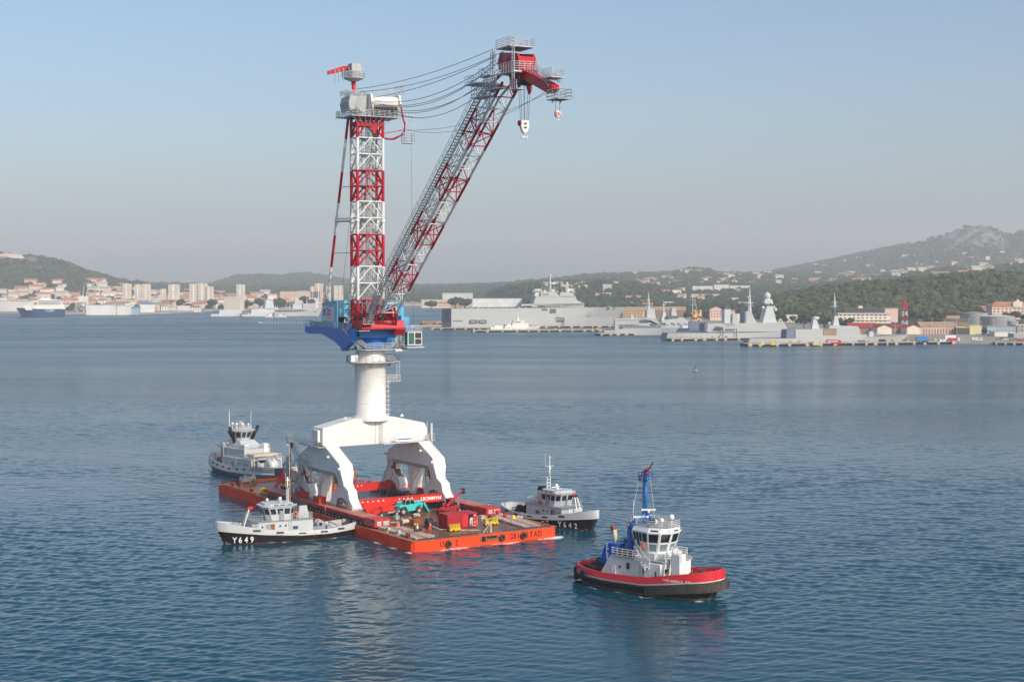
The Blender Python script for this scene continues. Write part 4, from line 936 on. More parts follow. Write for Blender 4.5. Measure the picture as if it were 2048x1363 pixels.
# ---------------------------------------------------------------- two navy coastal tugs of one class
def navy_tug(F, label, number, side, mast_h):
    frame(F); t = thing('navy_tug', label, 'tugboat', (12.5, 0, 0), group='grey navy tugs with a black lower hull')
    L_, B_ = 26.0, 7.6; H_ = Hull(L_, B_, None, pb=1.75, ps=2.6, xm=0.42)
    kn = [(0, 1.2), (0.25, 0.85), (0.45, 0.9), (0.7, 1.35), (1, 2.2)]
    tp = [(0, 2.5), (0.25, 1.75), (0.45, 1.75), (0.7, 2.4), (1, 3.9)]
    dk = [(0, 0.95), (0.5, 0.75), (0.8, 1.6), (1, 2.3)]
    H_.skin('lower_hull', 'tug_hull_black', [H_.ring(-1.0, 0.8, 2.6, 1.6), H_.ring(0.3, 0.94, 1.3, 0.7), H_.ring(kn, 0.985, 0.35, 0.2)], t, F)
    H_.skin('boot_topping', 'boot_red', [H_.ring(-0.3, 0.92, 1.75, 1.0), H_.ring(0.13, 0.938, 1.36, 0.74)], t, F)
    H_.skin('upper_hull', 'navy_hull', [H_.ring(kn, 0.99, 0.3, 0.18), H_.ring([(a, b_ + 0.12) for a, b_ in kn], 1.012, 0.1, 0.0), H_.ring([(a, b_ + 0.5) for a, b_ in kn], 1.0, 0.0, 0.0), H_.ring(tp, 0.975, 0.0, 0.1), H_.ring(tp, 0.975, 0.0, 0.1, 0.14), H_.ring(dk, 0.95, 0.2, 0.3, 0.16)], t, F)
    H_.cap('main_deck', 'deck_green', H_.ring(dk, 0.95, 0.2, 0.3, 0.1), t, F, 0.02)
    m = MB(); m.path([(x, y, z + 0.06) for x, y, z in H_.ring([(a, b_ + 0.08) for a, b_ in kn], 1.02, 0.08, -0.02)], 0.06, 5); m.build('rubbing_strake', 'cream', t)
    for x in (4.2, 7.5, 11.5, 15.5, 19.5):
        for s in (-1, 1):
            b_ = H_.half(x) * 0.985; z = lerp_(tp, x / L_) - 0.62
            a0 = Vector((x - 0.65, s * (H_.half(x - 0.65) * 0.988 + 0.03), z)); a1 = Vector((x + 0.65, s * (H_.half(x + 0.65) * 0.988 + 0.03), z + 0.02))
            m = MB(); u = Vector((0, 0, 0.36)); n = Vector((0, s * 0.04, 0)); m.add([a0 - n, a1 - n, a1 + u - n, a0 + u - n, a0 + n, a1 + n, a1 + u + n, a0 + u + n], [(0, 1, 2, 3), (4, 5, 6, 7), (0, 1, 5, 4), (2, 3, 7, 6), (0, 3, 7, 4), (1, 2, 6, 5)])
            m.build('freeing_port', 'dark_steel', t)
    # deck house
    lo = [(9.2, -2.7), (19.4, -2.7), (20.6, -1.8), (20.6, 1.8), (19.4, 2.7), (9.2, 2.7)]; hi = [(9.2, -2.6), (19.0, -2.6), (19.9, -1.7), (19.9, 1.7), (19.0, 2.6), (9.2, 2.6)]
    m = MB(); m.add([(x, y, 0.8) for x, y in lo] + [(x, y, 3.55) for x, y in hi], [tuple(range(6, 12))] + [(i, (i + 1) % 6, 6 + (i + 1) % 6, 6 + i) for i in range(6)])
    dh = m.build('deckhouse', 'navy_upper', t, bevel=0.04)
    m = MB(); m.prism([(x * 1.0 + (0.25 if x > 15 else -0.1), y * 1.06) for x, y in hi], 'z', 3.57, 3.68); m.build('boat_deck', 'navy_grey', t)
    for s in (-1, 1):
        y = s * 2.68
        m = MB(); m.box(17.0, 17.75, y - 0.04, y + 0.04, 1.7, 3.15); m.build('door', 'navy_grey', dh)
        m = MB(); m.box(16.2, 16.9, y - 0.05, y + 0.05, 1.7, 3.15); m.build('doorway', 'rust', dh)
        for x in (18.4, 15.2, 14.2):
            m = MB(); m.lathe([(0.001, -0.05), (0.16, -0.05), (0.16, 0.05), (0.001, 0.05)], (x, y, 2.75), 10, axis='y'); m.build('porthole', 'black', dh)
        m = MB(); m.box(12.0, 12.9, y - 0.05, y + 0.05, 2.0, 2.55); m.build('vent', 'dark_steel', dh)
        m = MB(); m.ladder((13.4, y + s * 0.05, 1.6), (13.4, y + s * 0.05, 3.6), (1, 0, 0), 0.22, 0.03, 0.3); m.build('ladder', 'rail_grey', dh)
    m = MB(); m.rail([(9.3, -2.6, 3.68), (9.3, 2.6, 3.68)], 1.0, 0.04, 1.0, 2); m.rail([(18.3, -2.5, 3.68), (19.9, -1.7, 3.68), (19.9, 1.7, 3.68), (18.3, 2.5, 3.68)], 0.95, 0.04, 0.9, 2)
    for s in (-1, 1): m.rail([(9.3, s * 2.6, 3.68), (12.2, s * 2.6, 3.68)], 1.0, 0.04, 1.0, 2)
    m.build('railing', 'rail_grey', t)
    lo = oct_(12.5, 17.3, -2.15, 2.15, 0.8); hi = oct_(12.3, 18.0, -2.35, 2.35, 0.8)
    w = wheelhouse(t, lo, 3.68, hi, 6.05, 'navy_upper', [3, 1, 2, 1, 3, 1, 2, 1], ((0.45, 0.86),), fr=F)
    m = MB(); q = oct_(12.5, 17.6, -2.15, 2.15, 0.8); m.prism(oct_(12.0, 18.2, -2.5, 2.5, 0.9), 'z', 6.2, 6.3, q); m.prism(q, 'z', 6.3, 6.55); m.build('roof_cap', 'navy_upper', w)
    for x in (13.4, 14.6, 15.8):
        for s in (-1, 1):
            MB().box(x - 0.4, x + 0.4, s * 2.36 - 0.06, s * 2.36 + 0.06, 6.22, 6.4).build('roof_slot', 'dark_steel', w)
    for s in (-1, 1): MB().box(14.4, 15.2, s * 2.3 - 0.02, s * 2.3 + 0.02, 3.75, 5.75).build('door', 'navy_grey', w)
    m = MB(); m.tube((14.5, 0.3, 6.5), (14.5, 0.3, 6.9), 0.25, 8); m.ball((14.5, 0.3, 7.2), 0.34); m.tube((14.5, -1.0, 6.9), (14.5, 1.0, 6.9), 0.09, 6); m.ball((16.4, -1.2, 6.9), 0.28); m.build('radar_dome', 'white_paint', t)
    m = MB(); m.ladder((13.0, -0.3, 6.4), (13.0, -0.3, 8.8), (0, 1, 0), 0.4, 0.09, 0.5)
    m.tube((13.0, -0.1, 8.7), (13.0, -0.1, 10.6), 0.14, 8); m.tube((13.0, -0.1, 10.4), (13.0, -0.1, mast_h), 0.09, 6); m.tube((13.0, -1.3, mast_h - 1.6), (13.0, 1.0, mast_h - 1.6), 0.05, 5); m.tube((13.0, -1.2, mast_h - 1.6), (13.0, -1.2, mast_h + 0.8), 0.03, 5)
    m.ball((13.0, -0.1, mast_h + 0.1), 0.2, 8); m.box(12.8, 13.2, -0.35, 0.1, 10.2, 10.5); m.build('mast', 'white_paint', t)
    # funnels
    for s in ((0,) if side < 0 else (-1, 1)):
        y = s * 1.4
        m = MB(); m.prism([(9.7, 3.68), (11.7, 3.68), (11.5, 6.0), (10.1, 6.0)], 'y', y - 0.6, y + 0.6); fn = m.build('funnel', 'navy_upper', t, bevel=0.08)
        m = MB(); m.prism([(10.0, 6.0), (11.6, 6.0), (11.2, 6.75), (10.5, 6.75)], 'y', y - 0.63, y + 0.63); m.build('funnel_cap', 'black', fn)
    for s in (-1, 1): life_ring(t, (12.3, s * 2.5, 4.6), 'y', F)
    # water monitor, winch and towing gear
    m = MB()
    for s in (-1, 1): m.tube((21.4, s * 0.7, 2.0), (20.1, s * 0.25, 5.6), 0.12, 6)
    m.tube((20.9, -0.4, 3.6), (20.9, 0.4, 3.6), 0.07, 5); m.build('bow_frame', 'white_paint', t)
    m = MB(); m.lathe([(0.3, -0.35), (0.3, 0.35)], (20.0, 0, 5.75), 10, axis='x'); m.ball((19.6, 0, 5.8), 0.35, 8); m.tube((19.6, 0, 5.8), (18.9, 0.6, 6.2), 0.08, 6); m.build('water_cannon', 'sign_red', t)
    m = MB()
    for y in (-0.9, 0.9): m.lathe([(0.2, -0.4), (0.75, -0.4), (0.75, -0.3), (0.35, -0.3), (0.35, 0.3), (0.75, 0.3), (0.75, 0.4), (0.2, 0.4)], (22.4, y, 2.55), 14, axis='y')
    m.cbox(22.3, 0, 1.7, 1.6, 2.2, 0.5); m.build('anchor_windlass', 'navy_grey', t)
    m = MB(); m.cbox(7.4, 0, 0.8, 2.4, 2.0, 1.1); m.lathe([(0.3, -0.8), (0.8, -0.8), (0.8, -0.7), (0.4, -0.7), (0.4, 0.7), (0.8, 0.7), (0.8, 0.8), (0.3, 0.8)], (7.2, 0, 2.2), 14, axis='y')
    m.path([(4.6, -2.2, 0.9), (4.6, -2.2, 2.1), (4.6, 2.2, 2.1), (4.6, 2.2, 0.9)], 0.1, 6); m.cbox(5.8, 1.2, 0.8, 0.8, 0.8, 1.2); m.build('towing_winch', 'dark_steel' if side < 0 else 'navy_grey', t)
    m = MB()
    for x, y in ((2.0, 1.5), (2.0, -1.5), (8.4, 2.9), (8.4, -2.9), (23.5, 1.1), (23.5, -1.1)):
        for d in (-0.25, 0.25): m.lathe([(0.13, 0.8), (0.13, 1.6 if x < 20 else 2.8), (0.2, 1.6 if x < 20 else 2.8), (0.001, 1.75 if x < 20 else 2.95)], (x + d, y, 0), 8)
    m.build('bollards', 'navy_grey', t)
    if side < 0:
        m = MB()
        for k in range(9): m.ball((5.3 + random.random() * 2.6, random.uniform(-2.0, 0.4), 1.5 + random.random() * 1.4), 0.55, 8)
        m.build('fender_pile', 'rubber', t)
        m = MB(); m.ball((8.3, -3.75, 0.75), 0.48, 10); m.ball((9.2, -3.8, 0.72), 0.5, 10); m.build('ball_fender', 'white_paint', t)
    read = -1 if side > 0 else 1
    x0 = 23.6 if side > 0 else 18.7
    hull_text(t, number, x0, 0.98 if side > 0 else 1.2, 0.30, 1.42, side, F, t, H_, read, 0.965, 'text_white')
    hull_text(t, '12', 24.6 if side > 0 else 24.4, 0.2, 0.3, 0.1, side, F, t, H_, read, 0.9, 'text_white')
    return t
FT1 = Frame(-28.0, 269.8, 206); FT2 = Frame(-1.3, 291.3, -49.4)
tug649 = navy_tug(FT1, 'light grey navy tug marked Y649 at the near left side of the barge', 'Y649', 1, 10.6)
m = MB(); m.tube((13.0, 0.2, 6.4), (13.0, 0.2, 8.9), 0.1, 6); m.tube((12.6, 0.1, 6.4), (12.75, 0.15, 17.0), 0.035, 5); m.build('whip_aerial', 'white_paint', tug649, FT1)
tug642 = navy_tug(FT2, 'light grey navy tug marked Y642 off the right corner of the barge', 'Y642', -1, 12.3)

# ---------------------------------------------------------------- big navy tug behind the far corner
F = Frame(-48.4, 339.6, 133); frame(F)
t = thing('navy_ocean_tug', 'large pale grey tug with twin black exhausts behind the far barge end', 'tugboat', (17, 0, 0))
L_, B_ = 36.0, 11.5; H_ = Hull(L_, B_, None, pb=2.1, ps=2.6, xm=0.45)
kn = [(0, 1.7), (0.3, 1.0), (0.6, 0.8), (1, 1.5)]; tp = [(0, 3.5), (0.25, 3.0), (0.55, 2.2), (0.8, 2.7), (1, 3.9)]; dk = [(0, 2.2), (0.55, 1.1), (1, 2.2)]
H_.skin('lower_hull', 'tug_grey_low', [H_.ring(-1.0, 0.8, 3.0, 3.0), H_.ring(0.3, 0.93, 1.6, 1.6), H_.ring(kn, 0.985, 0.4, 0.4)], t, F)
H_.skin('upper_hull', 'navy_hull', [H_.ring(kn, 0.99, 0.3, 0.3), H_.ring([(a, b_ + 0.15) for a, b_ in kn], 1.015, 0, 0), H_.ring([(a, b_ + 0.5) for a, b_ in kn], 1.0, 0, 0), H_.ring(tp, 0.96, 0.1, 0.1), H_.ring(tp, 0.96, 0.1, 0.1, 0.2), H_.ring(dk, 0.94, 0.3, 0.3, 0.2)], t, F)
H_.cap('main_deck', 'deck_light', H_.ring(dk, 0.94, 0.3, 0.3, 0.1), t, F, 0.02)
m = MB()
for zz in (2.0, 2.45, 2.9):
    r_ = H_.ring(zz + 0.2, 1.0, 0, 0)
    m.path([(x, y * 1.01, z) for x, y, z in r_ if x < 12 and y > 0], 0.06, 5)
m.build('fender_strake', 'dark_steel', t)
m = MB()
for x in (14, 17, 20.5, 23.5, 26.5, 29):
    b_ = H_.half(x) * 0.985; z = lerp_(tp, x / L_) - 0.75; m.box(x - 0.5, x + 0.5, b_ - 0.1, b_ + 0.05, z, z + 0.4)
m.build('freeing_port', 'dark_steel', t, kind='stuff')
# superstructure, stepped
m = MB(); m.prism([(13.0, -4.3), (25.5, -4.3), (27.5, -2.5), (27.5, 2.5), (25.5, 4.3), (13.0, 4.3)], 'z', 1.0, 4.2); dh = m.build('deckhouse', 'navy_upper', t, bevel=0.06)
m = MB(); m.prism([(17.0, -3.6), (25.5, -3.6), (27.0, -2.2), (27.0, 2.2), (25.5, 3.6), (17.0, 3.6)], 'z', 4.2, 6.2); m.build('upper_deckhouse', 'navy_upper', t, bevel=0.06)
m = MB(); m.prism([(19.0, -2.9), (27.0, -2.9), (27.0, 2.9), (19.0, 2.9)], 'z', 6.2, 7.9, [(21.4, -2.0), (26.4, -2.0), (26.4, 2.0), (21.4, 2.0)]); m.build('bridge_base', 'navy_upper', t)
m = MB(); m.box(12.4, 15.4, -2.6, 4.0, 4.9, 5.4); m.tube((12.6, 3.8, 1.2), (12.6, 3.8, 4.9), 0.12, 6); m.tube((12.6, -2.4, 1.2), (12.6, -2.4, 4.9), 0.12, 6); m.build('awning', 'cream', t)
MB().box(12.96, 13.0, -2.5, 3.2, 3.3, 4.0).build('opening', 'black', dh)
m = MB()
for k in range(9): m.box(23.0, 23.9, 4.32, 4.36, 1.5 + k * 0.3, 1.6 + k * 0.3)
for k in range(8): m.box(25.0, 25.9, 4.0, 4.36, 4.4 + k * 0.27, 4.5 + k * 0.27)
m.build('louvres', 'navy_grey', dh)
lo = oct_(22.2, 26.0, -1.8, 1.8, 0.8); hi = oct_(21.2, 27.0, -2.8, 2.8, 1.2)
w = wheelhouse(t, lo, 7.9, hi, 10.1, 'navy_upper', [3, 1, 2, 1, 3, 1, 2, 1], ((0.28, 0.85),), fr=F)
for s in (-1, 1):
    m = MB(); m.tube((23.2, s * 2.3, 7.4), (22.6, s * 3.9, 10.9), 0.36, 10); m.ball((22.6, s * 3.9, 10.9), 0.36, 8); m.build('exhaust', 'black', t)
m = MB(); m.rail([(x, y, 10.26) for x, y in oct_(21.8, 26.6, -2.3, 2.3, 1.0)], 0.9, 0.05, 1.0, 2, True)
for x, y, h_ in ((26.4, 1.6, 4.6), (25.6, 2.2, 4.0), (22.4, -1.8, 4.4), (22, 1.5, 2.4)): m.tube((x, y, 10.2), (x, y, 10.2 + h_), 0.06, 5)
m.build('roof_railing', 'white_paint', t)
m = MB()
for x, y, r_ in ((26, 1.0, 0.4), (24.8, 0.6, 0.42), (23.6, -0.2, 0.45), (22.6, -1.2, 0.3)): m.tube((x, y, 10.2), (x, y, 11.2), 0.12, 6); m.ball((x, y, 11.5), r_, 10)
m.build('satellite_dome', 'white_paint', t)
m = MB(); m.box(24.0, 24.7, -0.4, 0.4, 10.3, 12.2); m.tube((24.3, -1.3, 12.3), (24.3, 1.3, 12.3), 0.09, 5); m.build('radar', 'navy_grey', t)
for dx, dy in ((18.2, 2.6), (17.6, -2.4), (26.6, 3.0)):
    MB().cbox(dx, dy, 4.2, 1.6, 1.3, 3.1).build('vent_trunk', 'white_paint', t, bevel=0.1)
m = MB(); m.tube((28.4, 1.5, 2.2), (28.6, 1.5, 5.2), 0.26, 8); m.tube((28.6, 1.5, 5.2), (30.4, 3.0, 6.6), 0.2, 8); m.build('deck_crane', 'cream', t)
m = MB()
m.rail([(13.2, -4.2, 4.2), (13.2, 4.2, 4.2), (17.0, 4.2, 4.2)], 1.0, 0.05, 1.0, 2); m.rail([(17.2, 3.5, 6.2), (25.4, 3.5, 6.2), (26.9, 2.1, 6.2)], 0.9, 0.045, 1.0, 2); m.rail([(17.0, -3.5, 6.2), (17.0, 3.5, 6.2)], 0.9, 0.045, 1.0, 2)
m.ladder((19.5, 4.4, 1.2), (19.5, 4.4, 4.2), (1, 0, 0), 0.25, 0.05, 0.35); m.build('house_railing', 'rail_grey', t)
for x, z in ((16.0, 2.9), (18.2, 2.9), (21.2, 2.9)): MB().lathe([(0.001, -0.05), (0.2, -0.05), (0.2, 0.05), (0.001, 0.05)], (x, 4.33, z), 10, axis='y').build('porthole', 'black', dh)
for x in (14.4, 20.3): MB().box(x, x + 0.8, 4.30, 4.36, 1.4, 3.2).build('door', 'navy_grey', dh)
m = MB(); m.cbox(27.9, 1.0, 4.0, 2.6, 1.2, 0.9, 0.4); m.build('rescue_boat', 'white_paint', t, bevel=0.25)
m = MB(); m.lathe([(0.3, -0.7), (1.7, -0.7), (1.7, -0.55), (0.9, -0.5), (0.9, 0.5), (1.7, 0.55), (1.7, 0.7), (0.3, 0.7)], (9.6, 1.2, 3.0), 20, axis='y'); m.cbox(9.8, 1.2, 1.2, 2.6, 2.6, 0.7); m.build('towing_winch', 'white_paint', t)
m = MB()
for k in range(10): m.cbox(3 + random.random() * 8, random.uniform(-3.4, 0.5), 1.5, 0.6, 0.5, 0.8 + random.random())
m.path([(11.4, 3.6, 1.3), (11.4, 3.6, 4.6), (11.4, -3.6, 4.6), (11.4, -3.6, 1.3)], 0.14, 6); m.cbox(12.3, 3.0, 2.2, 0.9, 0.5, 1.6); m.build('deck_gear', 'navy_grey', t)
m = MB(); m.rail([(x, y, z) for x, y, z in H_.ring(tp, 0.95, 0.2, 0.2, 0.15) if x < 13 and y < 0], 0.9, 0.05, 1.2, 2); m.build('railing', 'rail_grey', t)
m = MB(); m.ladder((27.6, 1.0, 1.4), (27.6, 1.0, 4.2), (0, 1, 0), 0.25, 0.05, 0.35); m.path([(29.5, -2, 1.6), (29.5, -2, 3.8), (29.5, 2, 3.8), (29.5, 2, 1.6)], 0.12, 6); m.cbox(31.0, 0, 1.8, 2.0, 2.2, 1.1); m.build('foredeck_winch', 'navy_grey', t)
m = MB()
for k in range(5): m.tube((31.5 + k * 0.2, -2 + k * 0.8, 2.2), (31.7, -1.6 + k * 0.8, 3.1), 0.2, 6)
m.build('hawser', 'sign_red', t)

# ---------------------------------------------------------------- red, white and blue harbour tug
F = Frame(9.4, 229.6, -42.6, 0.62); frame(F)
t = thing('harbour_tug', 'red and black harbour tug with white wheelhouse, tall blue mast and blue funnel', 'tugboat', (14, 0, 0))
RT = t; L_, B_ = 28.6, 10.6; H_ = Hull(L_, B_, None, pb=2.5, ps=3.0, xm=0.45)
kn = [(0, 1.05), (0.3, 0.85), (0.6, 1.0), (0.85, 1.9), (1, 2.3)]; tp = [(0, 2.15), (0.3, 1.85), (0.6, 2.1), (0.85, 3.2), (1, 3.8)]; dk = [(0, 1.1), (0.6, 1.0), (1, 2.1)]
up = lambda tb, d: [(a, b_ + d) for a, b_ in tb]
H_.skin('boot_topping', 'boot', [H_.ring(-1.8, 0.8, 3.4, 1.8), H_.ring(-0.22, 0.925, 1.9, 0.9)], t, F)
H_.skin('lower_hull', 'tug_hull_black', [H_.ring(-0.22, 0.927, 1.9, 0.9), H_.ring(up(kn, -0.05), 0.975, 0.5, 0.2)], t, F)
H_.skin('white_band', 'tug_white', [H_.ring(up(kn, -0.05), 0.99, 0.32, 0.1), H_.ring(up(kn, 0.16), 1.0, 0.2, 0.0)], t, F)
H_.skin('bulwark', 'tug_red', [H_.ring(up(kn, 0.16), 1.0, 0.2, 0.0), H_.ring(tp, 0.955, 0.35, 0.15), H_.ring(tp, 0.955, 0.35, 0.15, 0.22), H_.ring(dk, 0.93, 0.6, 0.4, 0.22)], t, F)
H_.cap('main_deck', 'deck_green', H_.ring(dk, 0.93, 0.6, 0.4, 0.15), t, F, 0.02)
m = MB(); r_ = H_.ring(tp, 0.955, 0.35, 0.15, 0.24); r2 = H_.ring(dk, 0.93, 0.6, 0.4, 0.9)
for i in range(2, len(r_) - 2, 2):
    if abs(r_[i][1]) > 0.4:
        a, c = Vector(r_[i]), Vector(r2[i]); m.add([a, c, Vector((a.x, a.y, c.z)), a + Vector((0.05, 0, 0)), c + Vector((0.05, 0, 0)), Vector((a.x + 0.05, a.y, c.z))], [(0, 1, 2), (3, 4, 5), (0, 1, 4, 3)])
m.build('bulwark_stay', 'tug_red', t)
# rubber fenders: thin belt along the sides, deep ribbed cushion round the bow, roll at the stern
m = MB(); m.path([(x, y, z - 0.22) for x, y, z in H_.ring(kn, 1.01, 0.2, 0.0)], 0.17, 6); m.build('belt_fender', 'rubber', t)
ra = [p for p in H_.ring(up(kn, -0.12), 1.035, -0.45, 0)]; rb = [p for p in H_.ring(up(kn, -1.35), 1.025, -0.35, 0)]; rc = H_.ring(up(kn, -0.12), 0.97, 0.4, 0); rd_ = H_.ring(up(kn, -1.35), 0.96, 0.5, 0)
sel = [i for i in range(len(ra)) if ra[i][0] > 17.2]
m = MB()
for A_, B2 in ((ra, rb), (rc, ra), (rb, rd_)): m.strip([A_[i] for i in sel], [B2[i] for i in sel])
e0, e1 = sel[0], sel[-1]
for e in (e0, e1): m.add([ra[e], rb[e], rd_[e], rc[e]], [(0, 1, 2, 3)])
bf = m.build('bow_fender', 'fender_grey', t)
m = MB()
pts = [(Vector(ra[i]), Vector(rb[i])) for i in sel]
acc = 0; step = 0.42; prev = pts[0]
for cur in pts[1:]:
    d = (cur[0] - prev[0]).length; k = 0.0
    while acc + (d - k) >= step and d > 0:
        k += step - acc; acc = 0; f_ = k / d; a = prev[0].lerp(cur[0], f_); b_ = prev[1].lerp(cur[1], f_); m.tube(a, b_, 0.045, 4)
    acc += d - k; prev = cur
m.build('fender_rib', 'black', bf)
m = MB()
for z in (-0.1, 0.5, 0.95, 1.35): m.path([(x - 0.15, y, z) for x, y, z in H_.ring(z, 1.0, 0, 0) if x < 1.4], 0.3, 7)
m.build('stern_fender', 'rubber', t)
for x in (4.5,):
    m = MB(); m.box(x - 0.6, x + 0.6, -5.5, -5.15, 0.95, 1.75); m.build('side_fender', 'rubber', t, bevel=0.08)
# house
m = MB(); m.add([(6.3, -3.4, 1.0), (19.6, -3.4, 1.0), (21.0, -2.0, 1.0), (21.0, 2.0, 1.0), (19.6, 3.4, 1.0), (6.3, 3.4, 1.0), (8.6, -3.3, 4.3), (19.6, -3.3, 4.3), (20.8, -2.0, 4.3), (20.8, 2.0, 4.3), (19.6, 3.3, 4.3), (8.6, 3.3, 4.3)],
   [(6, 7, 8, 9, 10, 11)] + [(i, (i + 1) % 6, 6 + (i + 1) % 6, 6 + i) for i in range(6)])
dh = m.build('deckhouse', 'tug_white', t, bevel=0.06)
m = MB(); m.box(16.2, 19.6, -3.9, 3.9, 1.0, 4.1); m.build('wing_house', 'tug_white', t, bevel=0.08)
for x, z in ((12.2, 2.6), (15.6, 2.3)):
    m = MB(); m.box(x, x + 0.6, -3.46, -3.36, z, z + 0.95); m.build('window', 'glass', dh)
    m = MB(); m.box(x, x + 0.6, 3.36, 3.46, z, z + 0.95); m.build('window', 'glass', dh)
for x, w_, z0, z1, mt, y in ((9.0, 0.9, 1.4, 2.9, 'tug_white', -3.46), (14.1, 0.75, 1.2, 3.3, 'tug_white', -3.46), (10.6, 0.35, 2.6, 2.95, 'sign_red', -3.43), (20.42, 0.25, 2.9, 3.5, 'glass', -3.6)):
    m = MB(); m.box(x, x + w_, y - 0.05, -3.3, z0, z1); m.build('door' if w_ > 0.5 else ('fire_box' if mt == 'sign_red' else 'porthole'), mt, dh)
m = MB(); m.box(18.6, 18.8, -3.95, -3.88, 2.2, 3.0); m.build('porthole', 'glass', dh); m = MB(); m.box(18.6, 18.8, -3.94, -3.88, 1.5, 1.95); m.build('notice', 'sign_red', dh)
m = MB(); m.prism([(9.2, -3.7), (19.9, -3.7), (21.2, -2.2), (21.2, 2.2), (19.9, 3.7), (9.2, 3.7)], 'z', 4.32, 4.45); m.build('boat_deck', 'deck_light', t)
m = MB(); m.prism([(13.4, -2.6), (17.6, -2.9), (19.2, -2), (19.2, 2), (17.6, 2.9), (13.4, 2.6)], 'z', 4.45, 5.35); m.build('bridge_base', 'tug_white', t, bevel=0.05)
m = MB(); m.rail([(9.3, -3.65, 4.45), (14.8, -3.65, 4.45)], 1.05, 0.045, 1.0, 2); m.rail([(9.3, 3.65, 4.45), (19, 3.65, 4.45)], 1.05, 0.045, 1.0, 2); m.rail([(9.3, -3.65, 4.45), (9.3, 3.65, 4.45)], 1.05, 0.045, 1.0, 2)
stair2(m, (14.6, -3.9, 5.3), (17.4, -4.4, 3.2), 0.8)
m.rail([(15.0, -4.6, 4.1), (18.2, -4.8, 4.1)], 0.9, 0.05, 0.6, 3)
m.rail([(21.0, -2.6, 5.35), (23.0, -2.8, 4.6)], 1.0, 0.05, 1.0, 1); m.build('deck_railing', 'tug_white', t)
m = MB(); m.box(9.6, 14.2, -3.2, -3.0, 4.5, 5.3); m.build('side_grating', 'dark_steel', t)
lo = [(13.3, -2.3), (16.2, -2.8), (17.7, -2.3), (18.5, -0.8), (18.5, 0.8), (17.7, 2.3), (16.2, 2.8), (13.3, 2.3)]
hi = [(12.7, -2.7), (16.5, -3.4), (18.6, -2.7), (19.7, -0.95), (19.7, 0.95), (18.6, 2.7), (16.5, 3.4), (12.7, 2.7)]
zm = 6.45
mid = [((a[0] * 0.75 + c[0] * 0.25), (a[1] * 0.75 + c[1] * 0.25)) for a, c in zip(lo, hi)]
m = MB(); n = 8; m.add([(x, y, 5.35) for x, y in lo] + [(x, y, 8.35) for x, y in hi] + [(x * 0.96 + 0.65, y * 0.86, 8.95) for x, y in hi], [tuple(range(16, 24))] + [(i, (i + 1) % n, n + (i + 1) % n, n + i) for i in range(n)] + [(n + i, n + (i + 1) % n, 2 * n + (i + 1) % n, 2 * n + i) for i in range(n)])
w = m.build('wheelhouse', 'tug_white', t)
pan = {0: 0, 1: 1, 2: 1, 3: 1, 4: 1, 5: 1, 6: 0, 7: 2}
for i in range(8):
    j = (i + 1) % 8; a, b_, c, d = (*lo[i], 5.35), (*lo[j], 5.35), (*hi[j], 8.35), (*hi[i], 8.35)
    if i in (0, 6):
        segs = [(0.05, 0.20), (0.24, 0.40), (0.44, 0.60), (0.66, 0.95)] if i == 0 else [(0.05, 0.34), (0.4, 0.56), (0.6, 0.76), (0.8, 0.95)]
        for k, (u0, u1) in enumerate(segs):
            big = (k == 3) if i == 0 else (k == 0)
            quad_on(a, b_, c, d, u0, u1, 0.52 if (big or k % 2 == 0) else 0.08, 0.93).build('window', 'glass', w)
    else:
        for q in range(pan[i]):
            k = pan[i]; quad_on(a, b_, c, d, (q + 0.12) / k, (q + 0.88) / k, 0.52, 0.93).build('window', 'glass', w)
            if i in (1, 2, 3, 4, 5): quad_on(a, b_, c, d, (q + 0.16) / k, (q + 0.84) / k, 0.08, 0.43).build('lower_window', 'glass_pale', w)
for i in (1, 2, 3, 4, 5):
    j = (i + 1) % 8; g_ = lambda p: (p[0] * 0.96 + 0.65, p[1] * 0.86, 8.95)
    quad_on((*hi[i], 8.35), (*hi[j], 8.35), g_(hi[j]), g_(hi[i]), 0.2, 0.8, 0.25, 0.6).build('roof_window', 'glass', w)
life_ring(w, (15.3, -3.15, 6.2), 'y', F)
m = MB(); rp = [(12.9, -2.2), (16.6, -2.8), (19.2, -1.5), (19.2, 1.5), (16.6, 2.8), (12.9, 2.2)]
m.rail([(x, y, 8.95) for x, y in rp], 1.0, 0.05, 1.1, 3, True); m.build('roof_railing', 'rail_grey', t)
MB().prism([(x * 0.98 + 0.3, y * 0.95) for x, y in rp], 'z', 8.952, 9.0).build('roof_deck', 'deck_light', t)
m = MB()
for x, y, z, r_ in ((18.2, 0.6, 10.3, 0.46), (17.4, -0.9, 9.9, 0.40)): m.tube((x, y, 8.95), (x, y, z), 0.12, 6); m.ball((x, y, z), r_, 12)
m.lathe([(0.3, -0.3), (0.42, 0.3)], (16.4, -1.4, 9.6), 12, axis='y'); m.build('satellite_dome', 'white_paint', t)
m = MB(); m.lathe([(0.001, -0.32), (0.36, -0.32), (0.36, 0.3), (0.001, 0.3)], (16.4, -1.9, 9.75), 12, axis='y'); m.build('searchlight', 'black', t)
